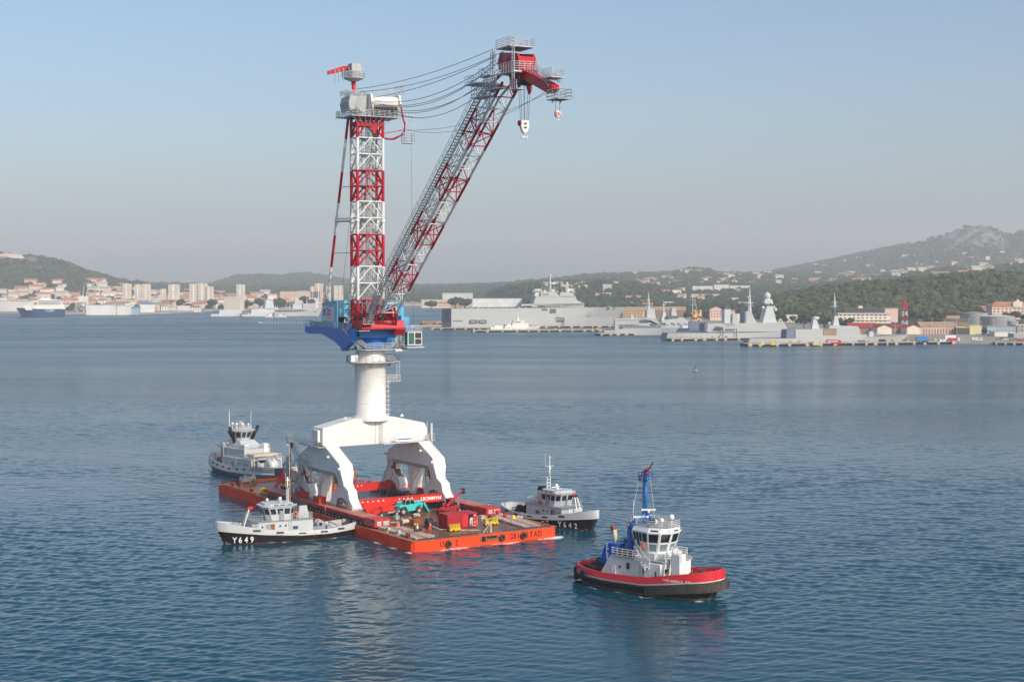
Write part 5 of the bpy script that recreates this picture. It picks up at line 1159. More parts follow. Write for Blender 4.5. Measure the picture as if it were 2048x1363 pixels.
# tall blue mast
MX = 13.3
m = MB(); m.tube((MX, 0, 8.9), (MX, 0, 17.4), 0.25, 12); m.tube((MX - 0.7, 0.1, 9), (MX - 0.55, 0.1, 17.2), 0.09, 6)
for z in (10.0, 11.3, 13.5, 15.6): m.lathe([(0.36, z), (0.36, z + 0.12)], (MX, 0, 0), 12)
for s in (-1, 1):
    m.tube((MX + 0.2, s * 0.2, 10.4), (MX + 1.0, s * 1.4, 9.6), 0.16, 6); m.tube((MX, s * 1.6, 9.0), (MX, s * 0.3, 10.8), 0.18, 6)
m.ladder((MX - 0.45, 0.15, 9), (MX - 0.45, 0.15, 17), (0, 1, 0), 0.2, 0.035, 0.4)
m.box(MX - 0.9, MX + 0.8, -0.7, 0.7, 16.6, 16.68); m.rail([(MX - 0.9, -0.7, 16.6), (MX + 0.8, -0.7, 16.6), (MX + 0.8, 0.7, 16.6), (MX - 0.9, 0.7, 16.6)], 1.3, 0.06, 0.6, 1, True)
mast = m.build('mast', 'mast_blue', t); tug_mast = mast
m = MB(); m.tube((MX, 0, 17.3), (MX, 0, 18.0), 0.36, 10); m.tube((MX - 0.2, 0, 17.9), (MX + 1.1, -0.5, 18.6), 0.3, 10, 0.24); fm = m.build('fire_monitor', 'sign_red', mast)
m = MB(); m.tube((MX + 1.1, -0.5, 18.6), (MX + 2.4, -1.0, 19.9), 0.10, 8); m.build('nozzle', 'dark_steel', fm)
m = MB(); m.cbox(MX + 0.6, 0, 11.3, 0.3, 2.3, 0.28, 2.3); m.tube((MX + 0.6, 0, 10.9), (MX + 0.6, 0, 11.4), 0.22, 8); m.cbox(MX - 0.2, -0.9, 10.1, 0.3, 2.5, 0.28, 2.3); m.tube((MX - 0.6, -0.6, 9.6), (MX - 0.6, -0.6, 10.2), 0.22, 8); m.build('radar_scanner', 'white_paint', mast)
m = MB(); m.path([(11.5, -1.9, 4.4), (11.5, -1.9, 8.2), (12.2, -1.5, 9.3), (13.2, -0.8, 9.5)], 0.40, 10); m.build('fire_main_pipe', 'mast_blue', t)
m = MB(); m.tube((9.8, -1.0, 4.4), (12.6, -0.5, 16.8), 0.03, 4); m.tube((11.4, -0.8, 9), (11.4, -0.8, 12.4), 0.035, 4); m.tube((10.9, 0.2, 9), (10.9, 0.2, 11.4), 0.035, 4); m.tube((15.0, 0.4, 9), (14.0, 0.2, 16.5), 0.02, 4); m.tube((12.6, 0.5, 9), (12.9, 0.3, 16.2), 0.02, 4); m.build('stay_wire', 'white_paint', t)
m = MB(); m.add([(11.9, -0.3, 16.4), (11.95, -0.28, 15.3), (13.0, -0.36, 14.8), (12.9, -0.4, 15.9), (11.9, -0.26, 16.4), (11.95, -0.24, 15.3), (13.0, -0.32, 14.8), (12.9, -0.36, 15.9)], [(0, 1, 2, 3), (7, 6, 5, 4), (0, 4, 5, 1), (2, 6, 7, 3)]); fl = m.build('flag', 'banner', t)
MB().box(12.05, 12.5, -0.42, -0.38, 15.3, 16.1).build('flag_stripe', 'sign_red', fl)
# funnels
for s in (-1, 1):
    m = MB(); m.prism([(6.2, 3.0), (8.8, 2.7), (10.2, 6.0), (7.6, 6.0)], 'y', s * 2.2 - 1.0 * (1 if s > 0 else 1.1), s * 2.2 + 1.0)
    fn = m.build('funnel', 'tug_blue', t, bevel=0.06)
    m = MB(); m.tube((8.8, s * 2.2, 5.9), (8.6, s * 2.2, 7.9), 0.36, 12); m.build('exhaust_pipe', 'cream', fn)
    m = MB(); m.tube((8.6, s * 2.2, 7.7), (8.1, s * 2.2, 8.6), 0.26, 10); m.tube((8.2, s * 2.0 - 0.2, 7.3), (7.8, s * 2.0 - 0.2, 8.3), 0.15, 8); m.build('exhaust_tip', 'rust', fn)
    if s < 0:
        for i, ch in enumerate('BOLUDA'):
            text(ch, 0.56, 'text_white', fn, (7.72 + 0.03 * i - (0.0 if i < 2 else 0.0), -3.335, 5.45 - i * 0.47), (1, 0, 0), (0, 0, 1), sx=1.0, bold=0.03)
        m = MB(); m.box(7.65, 8.2, -3.34, -3.30, 5.88, 6.02); m.build('funnel_stripe', 'text_white', fn)
hull_text(t, 'TOULONNAIS XVI', 20.9, 0.36, 2.05, 0.42, -1, F, t, H_, 1, 0.975, 'text_white')
# ladder tower on the foredeck, winch, covered rope
m = MB(); m.box(21.1, 22.8, -3.0, -1.4, 1.1, 5.7); m.build('fire_pump_house', 'tug_white', t, bevel=0.06)
m = MB(); m.path([(21.6, -2.9, 5.7), (21.6, -2.9, 6.7), (22.3, -2.9, 6.9), (22.3, -2.9, 5.7)], 0.07, 6); m.rail([(21.1, -3.0, 5.7), (21.1, -1.4, 5.7), (22.8, -1.4, 5.7)], 0.9, 0.05, 0.9, 2); m.build('hatch_rail', 'tug_white', t)
m = MB(); stair2(m, (20.4, -2.5, 5.4), (20.8, -3.9, 1.4), 0.9); m.path([(19.6, -3.9, 1.2), (20.2, -4.0, 4.2)], 0.08, 5); m.build('stairway', 'rail_grey', t)
m = MB(); m.lathe([(0.3, -1.2), (0.9, -1.2), (0.9, -1.05), (0.5, -1.0), (0.5, 1.0), (0.9, 1.05), (0.9, 1.2), (0.3, 1.2)], (23.9, 0, 2.3), 16, axis='y'); m.cbox(23.9, 0, 1.2, 1.8, 3.0, 0.6); m.build('anchor_winch', 'dark_steel', t)
m = MB(); m.prism([(23.6, -2.6), (26.4, -1.0), (26.2, -0.2), (23.4, -1.6)], 'z', 1.5, 2.25); m.build('rope_cover', 'slew_blue', t, bevel=0.2)
m = MB(); m.cbox(18.9, -4.0, 1.05, 1.2, 0.8, 0.9, 0.2); m.tube((19.6, -4.3, 1.1), (19.4, -4.2, 2.2), 0.14, 6); m.build('deck_gear', 'tug_blue', t)
m = MB()
for x, y in ((25.8, 0.5), (26.3, 0.5), (2.0, 3.2), (2.6, 3.2), (4.2, -3.6), (4.8, -3.6)): m.lathe([(0.16, 1.1), (0.16, 2.3 if x < 20 else 3.2), (0.26, 2.3 if x < 20 else 3.2), (0.001, 2.45 if x < 20 else 3.35)], (x, y, 0), 8)
m.box(3.6, 6.2, -2.6, 2.6, 1.1, 1.9); m.lathe([(0.3, -1.5), (1.0, -1.5), (1.0, -1.3), (0.5, -1.3), (0.5, 1.3), (1.0, 1.3), (1.0, 1.5), (0.3, 1.5)], (4.6, 0, 2.3), 16, axis='y'); m.build('aft_winch', 'dark_steel', t)
RT.scale = (0.88, 0.97, 1.0); RT.location.x += 0.5
tug_mast.matrix_basis = tug_mast.matrix_basis @ Matrix.Translation((0, 0, 9)) @ Matrix.Diagonal((1, 1, 0.86, 1)) @ Matrix.Translation((0, 0, -9))
# ================================================================== THINGS ON THE BARGE DECK
frame(BF)
D0 = DZ + 0.0
def at(x, y): return BF.pz(x, y, DZ)
# --- people: one continuous skinned body per pose
def person_mesh(name, pose):
    V = []; E_ = []; Rr = []
    def v(x, y, z, r): V.append((x, y, z)); Rr.append(r); return len(V) - 1
    lean = 0.35 if pose == 'bend' else 0.02
    pel = v(0, 0, 0.95, 0.15); ch = v(0, -lean * 0.8, 1.28, 0.165); nk = v(0, -lean * 1.25, 1.47, 0.065); hd = v(0, -lean * 1.5 - 0.02, 1.62, 0.105); tp = v(0, -lean * 1.6 - 0.01, 1.72, 0.08)
    E_ += [(pel, ch), (ch, nk), (nk, hd), (hd, tp)]
    for s in (-1, 1):
        hp = v(s * 0.1, 0, 0.88, 0.11); k = v(s * 0.12, -0.06 if pose != 'walk' else -0.16 * s, 0.49, 0.075); a = v(s * 0.13, 0.02 if pose != 'walk' else -0.2 * s + 0.06, 0.09, 0.055); to = v(s * 0.14, -0.14 if pose != 'walk' else -0.2 * s - 0.1, 0.045, 0.04)
        sh = v(s * 0.19, -lean * 1.05, 1.40, 0.075)
        if pose == 'reach': el = v(s * 0.26, -0.20, 1.18, 0.05); wr = v(s * 0.18, -0.42, 1.22, 0.036)
        elif pose == 'bend': el = v(s * 0.25, -0.52, 1.12, 0.05); wr = v(s * 0.17, -0.62, 0.86, 0.036)
        else: el = v(s * 0.27, 0.03, 1.12, 0.05); wr = v(s * 0.28, -0.07, 0.86, 0.036)
        w = Vector(V[wr]); d = (w - Vector(V[el])).normalized(); pm = v(*(w + d * 0.07), 0.033)
        E_ += [(pel, hp), (hp, k), (k, a), (a, to), (ch, sh), (sh, el), (el, wr), (wr, pm)]
        for f in range(4):
            o = Vector(((f - 1.5) * 0.02, 0, 0)); q = v(*(w + d * (0.13 + 0.01 * (f in (1, 2))) + o + Vector((0, -0.02, 0))), 0.009); E_.append((pm, q))
        th = v(*(w + d * 0.07 + Vector((-s * 0.045, -0.02, 0))), 0.010); E_.append((pm, th))
    me = bpy.data.meshes.new(name); me.from_pydata(V, E_, []); ob = bpy.data.objects.new(name, me); COL.objects.link(ob)
    md = ob.modifiers.new('skin', 'SKIN'); sk = me.skin_vertices[0].data
    for i, r in enumerate(Rr): sk[i].radius = (r, r); sk[i].use_root = (i == 0)
    md.use_smooth_shade = True; sb = ob.modifiers.new('sub', 'SUBSURF'); sb.levels = 1
    dg = bpy.context.evaluated_depsgraph_get(); out = bpy.data.meshes.new_from_object(ob.evaluated_get(dg)); bpy.data.objects.remove(ob)
    return out
POSE = {p: person_mesh('person_' + p, p) for p in ('stand', 'walk', 'reach', 'bend')}
def person(x, y, z, rz, pose, top, legs, helmet, label, fr=None):
    me = POSE[pose].copy(); me.materials.clear()
    for n in (top, legs, 'skin', 'dark_steel'): me.materials.append(MATS[n])
    for p in me.polygons:
        c = p.center
        hand = (c.z < 0.93 and abs(c.x) > 0.2) if pose in ('stand', 'walk') else (c.y < -0.40 if pose == 'reach' else (c.y < -0.5 and c.z < 0.93))
        p.material_index = 2 if (c.z > 1.47 or hand) else (0 if c.z > 0.97 else (3 if c.z < 0.09 else 1))
    f = fr or CUR[0]; mt = f.mat @ Matrix.Translation((x, y, z)) @ Matrix.Rotation(rz, 4, 'Z')
    o = put(me, 'person', None, mt, label, 'person')
    ln = 0.5 if pose == 'bend' else 0.03
    h = MB(); h.lathe([(0.165, -0.02), (0.15, -0.01), (0.145, 0.06), (0.10, 0.12), (0.001, 0.14)], (0, -ln - 0.02, 1.68), 12)
    k = h.build('helmet', helmet, None)
    k.parent = o; k.matrix_basis = Matrix.Identity(4)
    return o
def pp(px_, py_, *a, **k):
    x, y = at(px_, py_); return person(x, y, D0, *a, **k)
pp(829, 1067, 0.4, 'stand', 'suit_navy', 'suit_navy', 'suit_white', 'person in dark navy overalls and white helmet by the pale plates')
pp(835, 1068, 3.4, 'reach', 'suit_white', 'suit_navy', 'suit_white', 'person in white top and navy trousers beside the person in navy')
pp(860, 1067, 0.2, 'walk', 'suit_orange', 'suit_orange', 'suit_yellow', 'person in orange red overalls and yellow helmet on the open deck')
pp(977, 1027, 2.4, 'stand', 'suit_yellow', 'suit_orange', 'suit_yellow', 'person in yellow jacket and red trousers at the right barge edge')
pp(916, 1024, 1.2, 'stand', 'suit_navy', 'suit_navy', 'suit_white', 'person with white helmet standing beside the red telehandler')
pp(909, 1026, 2.8, 'bend', 'suit_white', 'suit_white', 'suit_white', 'person in white overalls bending beside the red telehandler')
pp(826, 1044, 1.0, 'stand', 'suit_navy', 'suit_navy', 'suit_navy', 'person in dark blue standing behind the brown winch')
person(-0.15 + 0.45, 34.0, D0 + 0.05, 1.5, 'stand', 'suit_orange', 'suit_orange', 'suit_orange', 'person in orange overalls beside the wheels of the left trailer')
x_, y_ = at(487, 968); person(x_, y_, D0, 1.0, 'walk', 'suit_orange', 'suit_orange', 'suit_white', 'person in orange overalls near the windlass at the far left corner')
person(-4.4, 2.2, 36.32, 0.6, 'reach', 'suit_white', 'suit_navy', 'suit_white', 'person in white top standing on the blue platform of the crane', fr=SF)
person(3.0, 0.6, 0.86, 1.2, 'stand', 'suit_navy', 'suit_navy', 'suit_navy', 'person in dark clothes on the stern deck of tug Y649', fr=FT1)

# --- red containers
def container(x0, y0, w, l, h, label, door):
    t = thing('container', label, 'container', (x0 + w / 2, y0 + l / 2, D0), group='red deck containers')
    m = MB(); m.box(x0, x0 + w, y0 + 0.05, y0 + l, D0 + 0.1, D0 + h - 0.13); m.box(x0 - 0.03, x0 + w + 0.03, y0, y0 + l + 0.03, D0 + h - 0.12, D0 + h)
    for xx in (x0, x0 + w - 0.12): m.box(xx - 0.02, xx + 0.14, y0 - 0.02, y0 + 0.1, D0, D0 + h - 0.125)
    m.build('shell', 'container_red', t)
    m = MB(); yy = y0 + 0.3
    while yy < y0 + l - 0.2: m.box(x0 - 0.05, x0, yy, yy + 0.14, D0 + 0.2, D0 + h - 0.2); m.box(x0 + w, x0 + w + 0.05, yy, yy + 0.14, D0 + 0.2, D0 + h - 0.2); yy += 0.3
    if not door:
        for k in range(6): m.box(x0 + 0.15, x0 + w - 0.15, y0 - 0.03, y0 + 0.05, D0 + 0.35 + k * 0.36, D0 + 0.5 + k * 0.36)
    m.build('corrugation', 'container_red', t)
    if door:
        m = MB(); m.box(x0 + w * 0.42, x0 + w * 0.74, y0 - 0.01, y0 + 0.048, D0 + 0.2, D0 + h - 0.25); m.build('opening', 'black', t)
        m = MB(); m.box(x0 + w * 0.74, x0 + w, y0 - 0.08, y0 - 0.02, D0 + 0.2, D0 + h - 0.2); m.box(x0 + 0.1, x0 + w * 0.4, y0 - 0.06, y0 - 0.0, D0 + 0.2, D0 + h - 0.2); m.build('door', 'sign_red', t)
        m = MB(); m.tube((x0 + w * 0.52, y0 - 0.1, D0 + 0.2), (x0 + w * 0.52, y0 - 0.1, D0 + 1.5), 0.12, 8); m.tube((x0 + w * 0.66, y0 - 0.1, D0 + 0.2), (x0 + w * 0.64, y0 - 0.1, D0 + 1.2), 0.14, 8); m.cbox(x0 + w * 0.6, y0 - 0.1, D0 + 1.3, 0.5, 0.25, 0.5); m.build('generator', 'rail_grey', t)
    for z in (0.3, 0.9, 2.1): m = MB().box(x0 + w * 0.8, x0 + w * 0.9, y0 - 0.1, y0 - 0.085, D0 + z, D0 + z + 0.12); m.build('notice', 'text_white', t) if door else None
    return t
container(10.8, 6.8, 3.0, 3.2, 2.75, 'closed red ribbed container on the front deck, left of the open one', False)
container(14.1, 7.3, 3.0, 3.0, 2.7, 'red container with an open door showing grey machinery on the front deck', True)
# --- yellow rigging racks
def rack(px_, py_, rz, n, label):
    x, y = at(px_, py_); t = thing('rigging_rack', label, 'rack', (x, y, D0), rz, group='racks hung with yellow gear')
    F_ = Frame(0, 0, 0); F_.mat = WMAT[t.name]
    m = MB(); L2 = n * 0.32
    for s in (-0.35, 0.35):
        for e in (0, L2): m.tube((e, s, 0), (e, s * 0.6, 1.15), 0.05, 5)
        m.tube((0, s * 0.6, 1.15), (L2, s * 0.6, 1.15), 0.05, 5)
    m.box(0, L2, -0.4, 0.4, 0.12, 0.2); m.build('frame', 'dark_steel', t, F_)
    for k in range(n):
        h_ = 0.75 + random.random() * 0.35; m = MB(); m.path([(0.15 + k * 0.32, -0.35, 1.25), (0.1 + k * 0.32, -0.42, 1.2 - h_), (0.28 + k * 0.32, -0.42, 1.2 - h_), (0.26 + k * 0.32, 0.1, 1.28)], 0.085, 6); m.build('sling', 'yellow', t, F_)
rack(897, 1063, 0.05, 7, 'rack of yellow slings in front of the closed red container')
rack(968, 1051, 0.05, 9, 'rack of yellow slings right of the open red container')
rack(523, 986, -1.25, 12, 'long rack of yellow slings at the far end of the left trailer')
# --- telehandlers
def wheels(t, pts, r, w, rz=0):
    for x, y in pts:
        m = MB(); m.lathe([(r * 0.5, -w / 2), (r * 0.9, -w / 2), (r, -w / 3), (r, w / 3), (r * 0.9, w / 2), (r * 0.5, w / 2)], (x, y, r), 16, axis='y'); wv = m.build('wheel', 'tyre', t, F_)
        m = MB(); m.lathe([(0.001, -w / 2 - 0.02), (r * 0.5, -w / 2 - 0.02), (r * 0.5, w / 2 + 0.02), (0.001, w / 2 + 0.02)], (x, y, r), 12, axis='y', smooth=False); m.build('rim', 'hub', wv, F_)
t = thing('telehandler', 'teal wheeled telehandler with grey cab roof parked before the cross beam', 'telehandler', (14.4, 27.2, D0), 0.06)
F_ = Frame(0, 0, 0); F_.mat = WMAT[t.name]
wheels(t, [(-1.9, -0.95), (1.55, -0.95), (-1.9, 0.95), (1.55, 0.95)], 0.68, 0.45)
m = MB(); m.prism([(-2.9, 0.9), (-2.8, 1.7), (-2.2, 1.95), (2.6, 2.0), (2.6, 1.2), (2.3, 0.8), (0.9, 0.8), (0.7, 1.3), (-0.9, 0.7), (-1.2, 1.35), (-2.5, 1.35)], 'y', -0.8, 0.8)
m.prism([(-2.7, 1.3), (-2.4, 1.6), (-1.4, 1.6), (-1.0, 0.9), (-1.0, 0.7), (0.7, 0.7), (0.8, 1.3), (1.2, 1.6), (2.3, 1.55), (2.3, 1.75), (-2.8, 1.75)], 'y', -1.15, -0.8); m.build('body', 'teal', t, F_, bevel=0.04)
m = MB(); m.prism([(-1.4, 1.95), (-1.1, 2.75), (0.3, 2.8), (0.8, 2.0)], 'y', -0.85, 0.1); m.build('cab', 'glass', t, F_)
m = MB(); m.prism([(-1.25, 2.75), (-1.2, 2.88), (0.35, 2.9), (0.4, 2.78)], 'y', -0.9, 0.15)
for a, b_ in (((-1.45, 1.9), (-1.15, 2.8)), ((0.82, 1.95), (0.35, 2.82)), ((-0.3, 1.9), (-0.3, 2.8))): m.tube((a[0], -0.88, a[1]), (b_[0], -0.88, b_[1]), 0.06, 5)
m.build('cab_roof', 'grey_steel', t, F_)
m = MB(); m.prism([(-2.4, 2.15), (-2.4, 2.5), (3.0, 2.3), (3.0, 2.0)], 'y', 0.3, 0.7); m.build('boom', 'teal', t, F_)
m = MB(); m.prism([(2.9, 1.6), (3.1, 2.1), (4.2, 0.3), (3.9, 0.2)], 'y', -0.6, 0.6); m.box(3.9, 4.9, -0.5, -0.35, 0.12, 0.2); m.box(3.9, 4.9, 0.35, 0.5, 0.12, 0.2); m.build('fork', 'teal', t, F_)
t = thing('telehandler', 'red telehandler with raised telescopic boom behind the red containers', 'telehandler', (20.2, 22.0, D0), 0.5)
F_ = Frame(0, 0, 0); F_.mat = WMAT[t.name]
wheels(t, [(-2.2, -1.0), (1.6, -1.0), (-2.2, 1.0), (1.6, 1.0)], 0.62, 0.45)
m = MB(); m.prism([(-3.0, 0.6), (-3.1, 1.5), (-1.2, 1.7), (2.6, 1.6), (2.6, 0.6)], 'y', -0.75, 0.75); m.box(-3.2, -1.4, -1.15, 1.15, 1.2, 1.35); m.build('body', 'container_red', t, F_, bevel=0.06)
m = MB(); m.box(0.0, 1.7, -0.3, 0.9, 1.6, 2.9); m.build('cab', 'glass', t, F_, bevel=0.08)
m = MB(); m.box(-0.9, 2.0, 0.9, 1.1, 1.5, 2.2); m.box(-0.1, 1.8, -0.35, 0.95, 2.9, 3.0); m.build('engine_cover', 'sign_red', t, F_, bevel=0.03)
m = MB(); m.tube((-2.2, -0.6, 1.9), (1.4, -0.6, 3.3), 0.26, 6); m.tube((1.4, -0.6, 3.3), (3.6, -0.6, 4.2), 0.2, 6); m.build('boom', 'container_red', t, F_)
m = MB(); m.tube((3.4, -0.6, 4.1), (4.0, -0.6, 4.0), 0.24, 6); m.box(3.8, 4.0, -1.0, -0.2, 3.5, 4.6); m.tube((-0.2, -0.55, 1.7), (1.2, -0.55, 3.0), 0.1, 6); m.build('boom_tip', 'dark_steel', t, F_)
t = thing('red_tractor_unit', 'low red cart with black tyre left of the teal telehandler', 'cart', (8.6, 26.4, D0), 0.1)
F_ = Frame(0, 0, 0); F_.mat = WMAT[t.name]
wheels(t, [(2.4, -0.7), (2.4, 0.7), (-1.0, -0.7)], 0.5, 0.35)
m = MB(); m.box(0.6, 3.4, -0.6, 0.6, 0.7, 0.95); m.build('chassis', 'grey_steel', t, F_)
m = MB(); m.box(-0.8, 2.0, -0.7, 0.5, 1.0, 2.0); m.prism([(-2.6, 0.2), (-0.8, 1.0), (-0.8, 1.7), (-2.2, 1.2), (-3.0, 0.5)], 'y', -0.4, 0.4); m.build('body', 'beam_red', t, F_, bevel=0.08)
# --- ramp plates, laid side by side along both front corners
def plates(x0, n, y0, y1, skew, where, mirror=1):
    for k in range(n):
        a = x0 + k * 0.78 * mirror; t = MB(); dy = random.uniform(-0.4, 0.4) - k * 0.5
        t.add([(a, y0, D0 + 0.06), (a + 0.68, y0, D0 + 0.06), (a + 0.68 + skew, y1 + dy, D0 + 0.06), (a + skew, y1 + dy, D0 + 0.06), (a, y0, D0 + 0.2), (a + 0.68, y0, D0 + 0.2), (a + 0.68 + skew, y1 + dy, D0 + 0.55), (a + skew, y1 + dy, D0 + 0.55)], [(0, 3, 2, 1), (4, 5, 6, 7), (0, 1, 5, 4), (2, 3, 7, 6), (0, 4, 7, 3), (1, 2, 6, 5)])
        word = ('outermost', 'second', 'third', 'fourth', 'innermost')[k if k < n - 1 else 4]
        o = t.build('ramp_plate', ('pale_plate', 'trailer_deck', 'wood')[(k * 2) % 3 if k else 0], label='%s of the long pale ramp plates on the %s front corner' % (word, where), cat='ramp plate', group='ramp plates on the %s front corner' % where)
    m = MB(); m.box(x0 + 0.6 if mirror > 0 else x0 - 2.2, x0 + 3.0 if mirror > 0 else x0 + 0.2, y0 - 0.6, y0 - 0.05, D0 + 0.05, D0 + 0.12); m.build('marker_board', 'sign_red', label='red painted board at the tip of the ramp plates, %s front corner' % where, cat='board')
plates(1.6, 5, 1.8, 14.5, -0.5, 'left')
plates(26.6, 5, 1.2, 15.5, 0.4, 'right', -1)
m = MB()
for a, b_, w_ in (((5.0, 9.5), (5.6, 2.8), 0.5), ((18.5, 15.8), (25.0, 16.6), 0.35), ((17.8, 15.0), (24.5, 15.6), 0.3)):
    m = MB(); a = Vector((*a, D0 + 0.1)); b_ = Vector((*b_, D0 + 0.1)); d = (b_ - a).normalized().cross(Vector((0, 0, 1))) * w_ / 2
    m.add([a - d, a + d, b_ + d, b_ - d] + [v_ + Vector((0, 0, 0.14)) for v_ in (a - d, a + d, b_ + d, b_ - d)], [(0, 3, 2, 1), (4, 5, 6, 7), (0, 1, 5, 4), (1, 2, 6, 5), (2, 3, 7, 6), (3, 0, 4, 7)])
    lab = {5.0: 'loose pale plank lying right of the left ramp plates', 18.5: 'upper loose pale plank pointing to the right barge edge', 17.8: 'lower loose pale plank pointing to the right barge edge'}[round(a.x, 1)]
    m.build('plank', 'pale_plate', label=lab, cat='plank')
# supports lying under the left plates
for i, (x, y) in enumerate(((1.3, 11.0), (1.4, 7.4))):
    m = MB(); m.lathe([(0.001, -0.25), (0.45, -0.25), (0.45, 0.25), (0.001, 0.25)], (x, y, D0 + 0.45), 14, axis='x'); m.box(x - 0.5, x + 0.5, y - 0.5, y + 0.5, D0 + 0.05, D0 + 0.2)
    m.build('cable_drum', 'grey_steel' if i else 'wood', label=('brown' if i == 0 else 'grey') + ' cable drum at the left barge edge beside the ramp plates', cat='cable drum')
# hoses, timber bundle, winch, tripod, buoys
m = MB(); m.path([(9.5, 11.2, D0 + 0.7), (9.4, 9.6, D0 + 0.5), (9.9, 8.0, D0 + 0.12), (11.5, 6.2, D0 + 0.08), (13.5, 5.2, D0 + 0.08), (15.0, 3.5, D0 + 0.08), (15.6, 1.2, D0 + 0.08)], 0.11, 7); m.path([(13.3, 5.4, D0 + 0.1), (15.6, 3.8, D0 + 0.08), (16.2, 1.3, D0 + 0.08)], 0.09, 6); m.build('hose', 'hose', label='thick tan hose curling round the red containers to the barge front', cat='hose')
m = MB(); m.lathe([(0.4, -0.5), (0.9, -0.5), (0.9, -0.4), (0.45, -0.35), (0.45, 0.35), (0.9, 0.4), (0.9, 0.5), (0.4, 0.5)], (9.4, 10.8, D0 + 0.95), 16, axis='x'); m.cbox(9.5, 10.8, D0, 1.6, 1.8, 0.3); m.build('hose_reel', 'dark_steel', label='dark hose reel left of the closed red container', cat='hose reel')
m = MB()
for k in range(4): m.tube((4.6 + k * 0.25, 19.6 - k * 0.3, D0 + 0.2), (7.6 + k * 0.15, 16.2 - k * 0.35, D0 + 0.35 + 0.1 * (k % 2)), 0.22, 7)
m.build('canvas_roll', 'wood', label='bundle of pale canvas rolls lying left of the brown winch', cat='canvas roll')
t = thing('deck_winch', 'brown winch with a pale load on top in the middle of the front deck', 'winch', (8.8, 14.8, D0))
m = MB(); m.cbox(8.8, 14.8, D0, 2.0, 1.8, 1.3, 0.2); m.build('base', 'rust', t, bevel=0.08)
m = MB(); m.lathe([(0.3, -0.9), (0.7, -0.9), (0.7, -0.8), (0.4, -0.75), (0.4, 0.75), (0.7, 0.8), (0.7, 0.9), (0.3, 0.9)], (7.2, 15.4, D0 + 0.8), 14, axis='x'); m.build('drum', 'cream', t)
m = MB()
for k in range(5): m.ball((8.4 + random.random() * 0.9, 14.4 + random.random() * 0.9, D0 + 1.6 + random.random() * 0.4), 0.42, 8, 0.6)
m.build('load', 'wood', t)
t = thing('trestle', 'pale timber trestle standing at the barge front edge', 'trestle', (16.0, 0.9, D0))
m = MB(); m.box(15.9, 16.15, 0.8, 1.05, D0 + 0.05, D0 + 2.1); m.tube((14.6, 1.0, D0 + 0.08), (16.0, 0.95, D0 + 1.7), 0.08, 4); m.tube((15.6, 2.2, D0 + 0.08), (16.0, 1.0, D0 + 1.6), 0.08, 4); m.build('post', 'cream', t)
m = MB(); m.box(15.85, 16.3, 0.7, 1.15, D0 + 2.1, D0 + 2.3); m.build('cap', 'rust', t)
for (x, y), w_ in zip((at(995, 1038), at(1010, 1045)), ('rear', 'front')):
    t = thing('marker_buoy', '%s of two red ball buoys on white sticks by the right ramp plates' % w_, 'buoy', (x, y, D0), group='red ball buoys on the deck')
    m = MB(); m.tube((x, y, D0 + 0.1), (x, y, D0 + 1.1), 0.05, 6); m.tube((x - 0.3, y, D0 + 0.1), (x + 0.3, y, D0 + 0.1), 0.05, 5); m.build('stick', 'cream', t)
    m = MB(); m.ball((x, y, D0 + 1.35), 0.42, 12); m.build('ball', 'sign_red', t)
m = MB(); x, y = at(1027, 1040); m.lathe([(0.45, 0), (0.35, 0.5), (0.001, 0.75)], (x, y, D0 + 0.3), 10); m.build('cover', 'yellow', label='yellow cover on the right ramp plates', cat='cover')
m = MB()
for k in range(7): m.tube((12 + random.random() * 1.5, 1.4 + random.random() * 1.6, D0 + 0.1), (12.5 + random.random() * 1.5, 1.2 + random.random() * 1.6, D0 + 0.14), 0.06, 5)
m.build('chain_heap', 'rust', label='heap of rusty chain at the barge front edge', cat='chain')
m = MB()
for k in range(8): m.tube((23 + random.random() * 2, 2 + random.random() * 3, D0 + 0.1), (23.5 + random.random() * 2, 1.5 + random.random() * 3, D0 + 0.14), 0.09, 5)
m.build('timber_scrap', 'orange', label='orange timber pieces scattered at the right barge front', cat='timber')
for x, y in ((17.9, 9.4), (18.2, 8.2)):
    pass
# --- far end of the barge
y_, z_ = BF.px(580, 889, 0.6)
t = thing('lamp_post', 'tall red and white lamp post standing on the left barge edge', 'lamp post', (0.6, y_, D0))
zc = np.linspace(D0, z_, 8)
for i in range(7): strut('pole', (0.6, y_, zc[i]), (0.6, y_, zc[i + 1]), 0.14, 'cream' if i % 2 == 0 else 'trailer_red', t, 8)
m = MB(); m.cbox(1.0, y_ + 0.2, z_ - 0.6, 0.9, 0.25, 0.9, 0.7); m.build('panel', 'dark_steel', t); m = MB(); m.tube((0.0, y_, z_), (1.2, y_, z_), 0.05, 5); m.cbox(0.0, y_, z_ - 0.1, 0.4, 0.3, 0.25); m.build('lamp', 'cream', t)
t = thing('winch_container', 'red equipment housing with yellow drums behind the left crane legs', 'housing', (10.2, 73, D0))
m = MB(); m.prism([(8.2, D0 + 1.4), (9.0, D0 + 3.2), (11.8, D0 + 3.6), (12.0, D0 + 1.4)], 'y', 71.0, 74.0); m.build('body', 'sign_red', t, bevel=0.08)
m = MB(); m.tube((7.2, 72.2, D0 + 0.4), (9.4, 72.4, D0 + 2.8), 0.35, 6); m.build('arm', 'trailer_red', t)
m = MB(); m.box(9.6, 11.6, 70.94, 70.99, D0 + 2.4, D0 + 2.6); m.box(9.3, 10.6, 70.94, 70.99, D0 + 1.9, D0 + 2.0); m.build('stripe', 'text_white', t)
m = MB(); m.lathe([(0.001, -1.5), (0.62, -1.5), (0.62, 1.5), (0.001, 1.5)], (10.3, 72.0, D0 + 0.85), 14, axis='x'); m.build('drum', 'yellow', t)
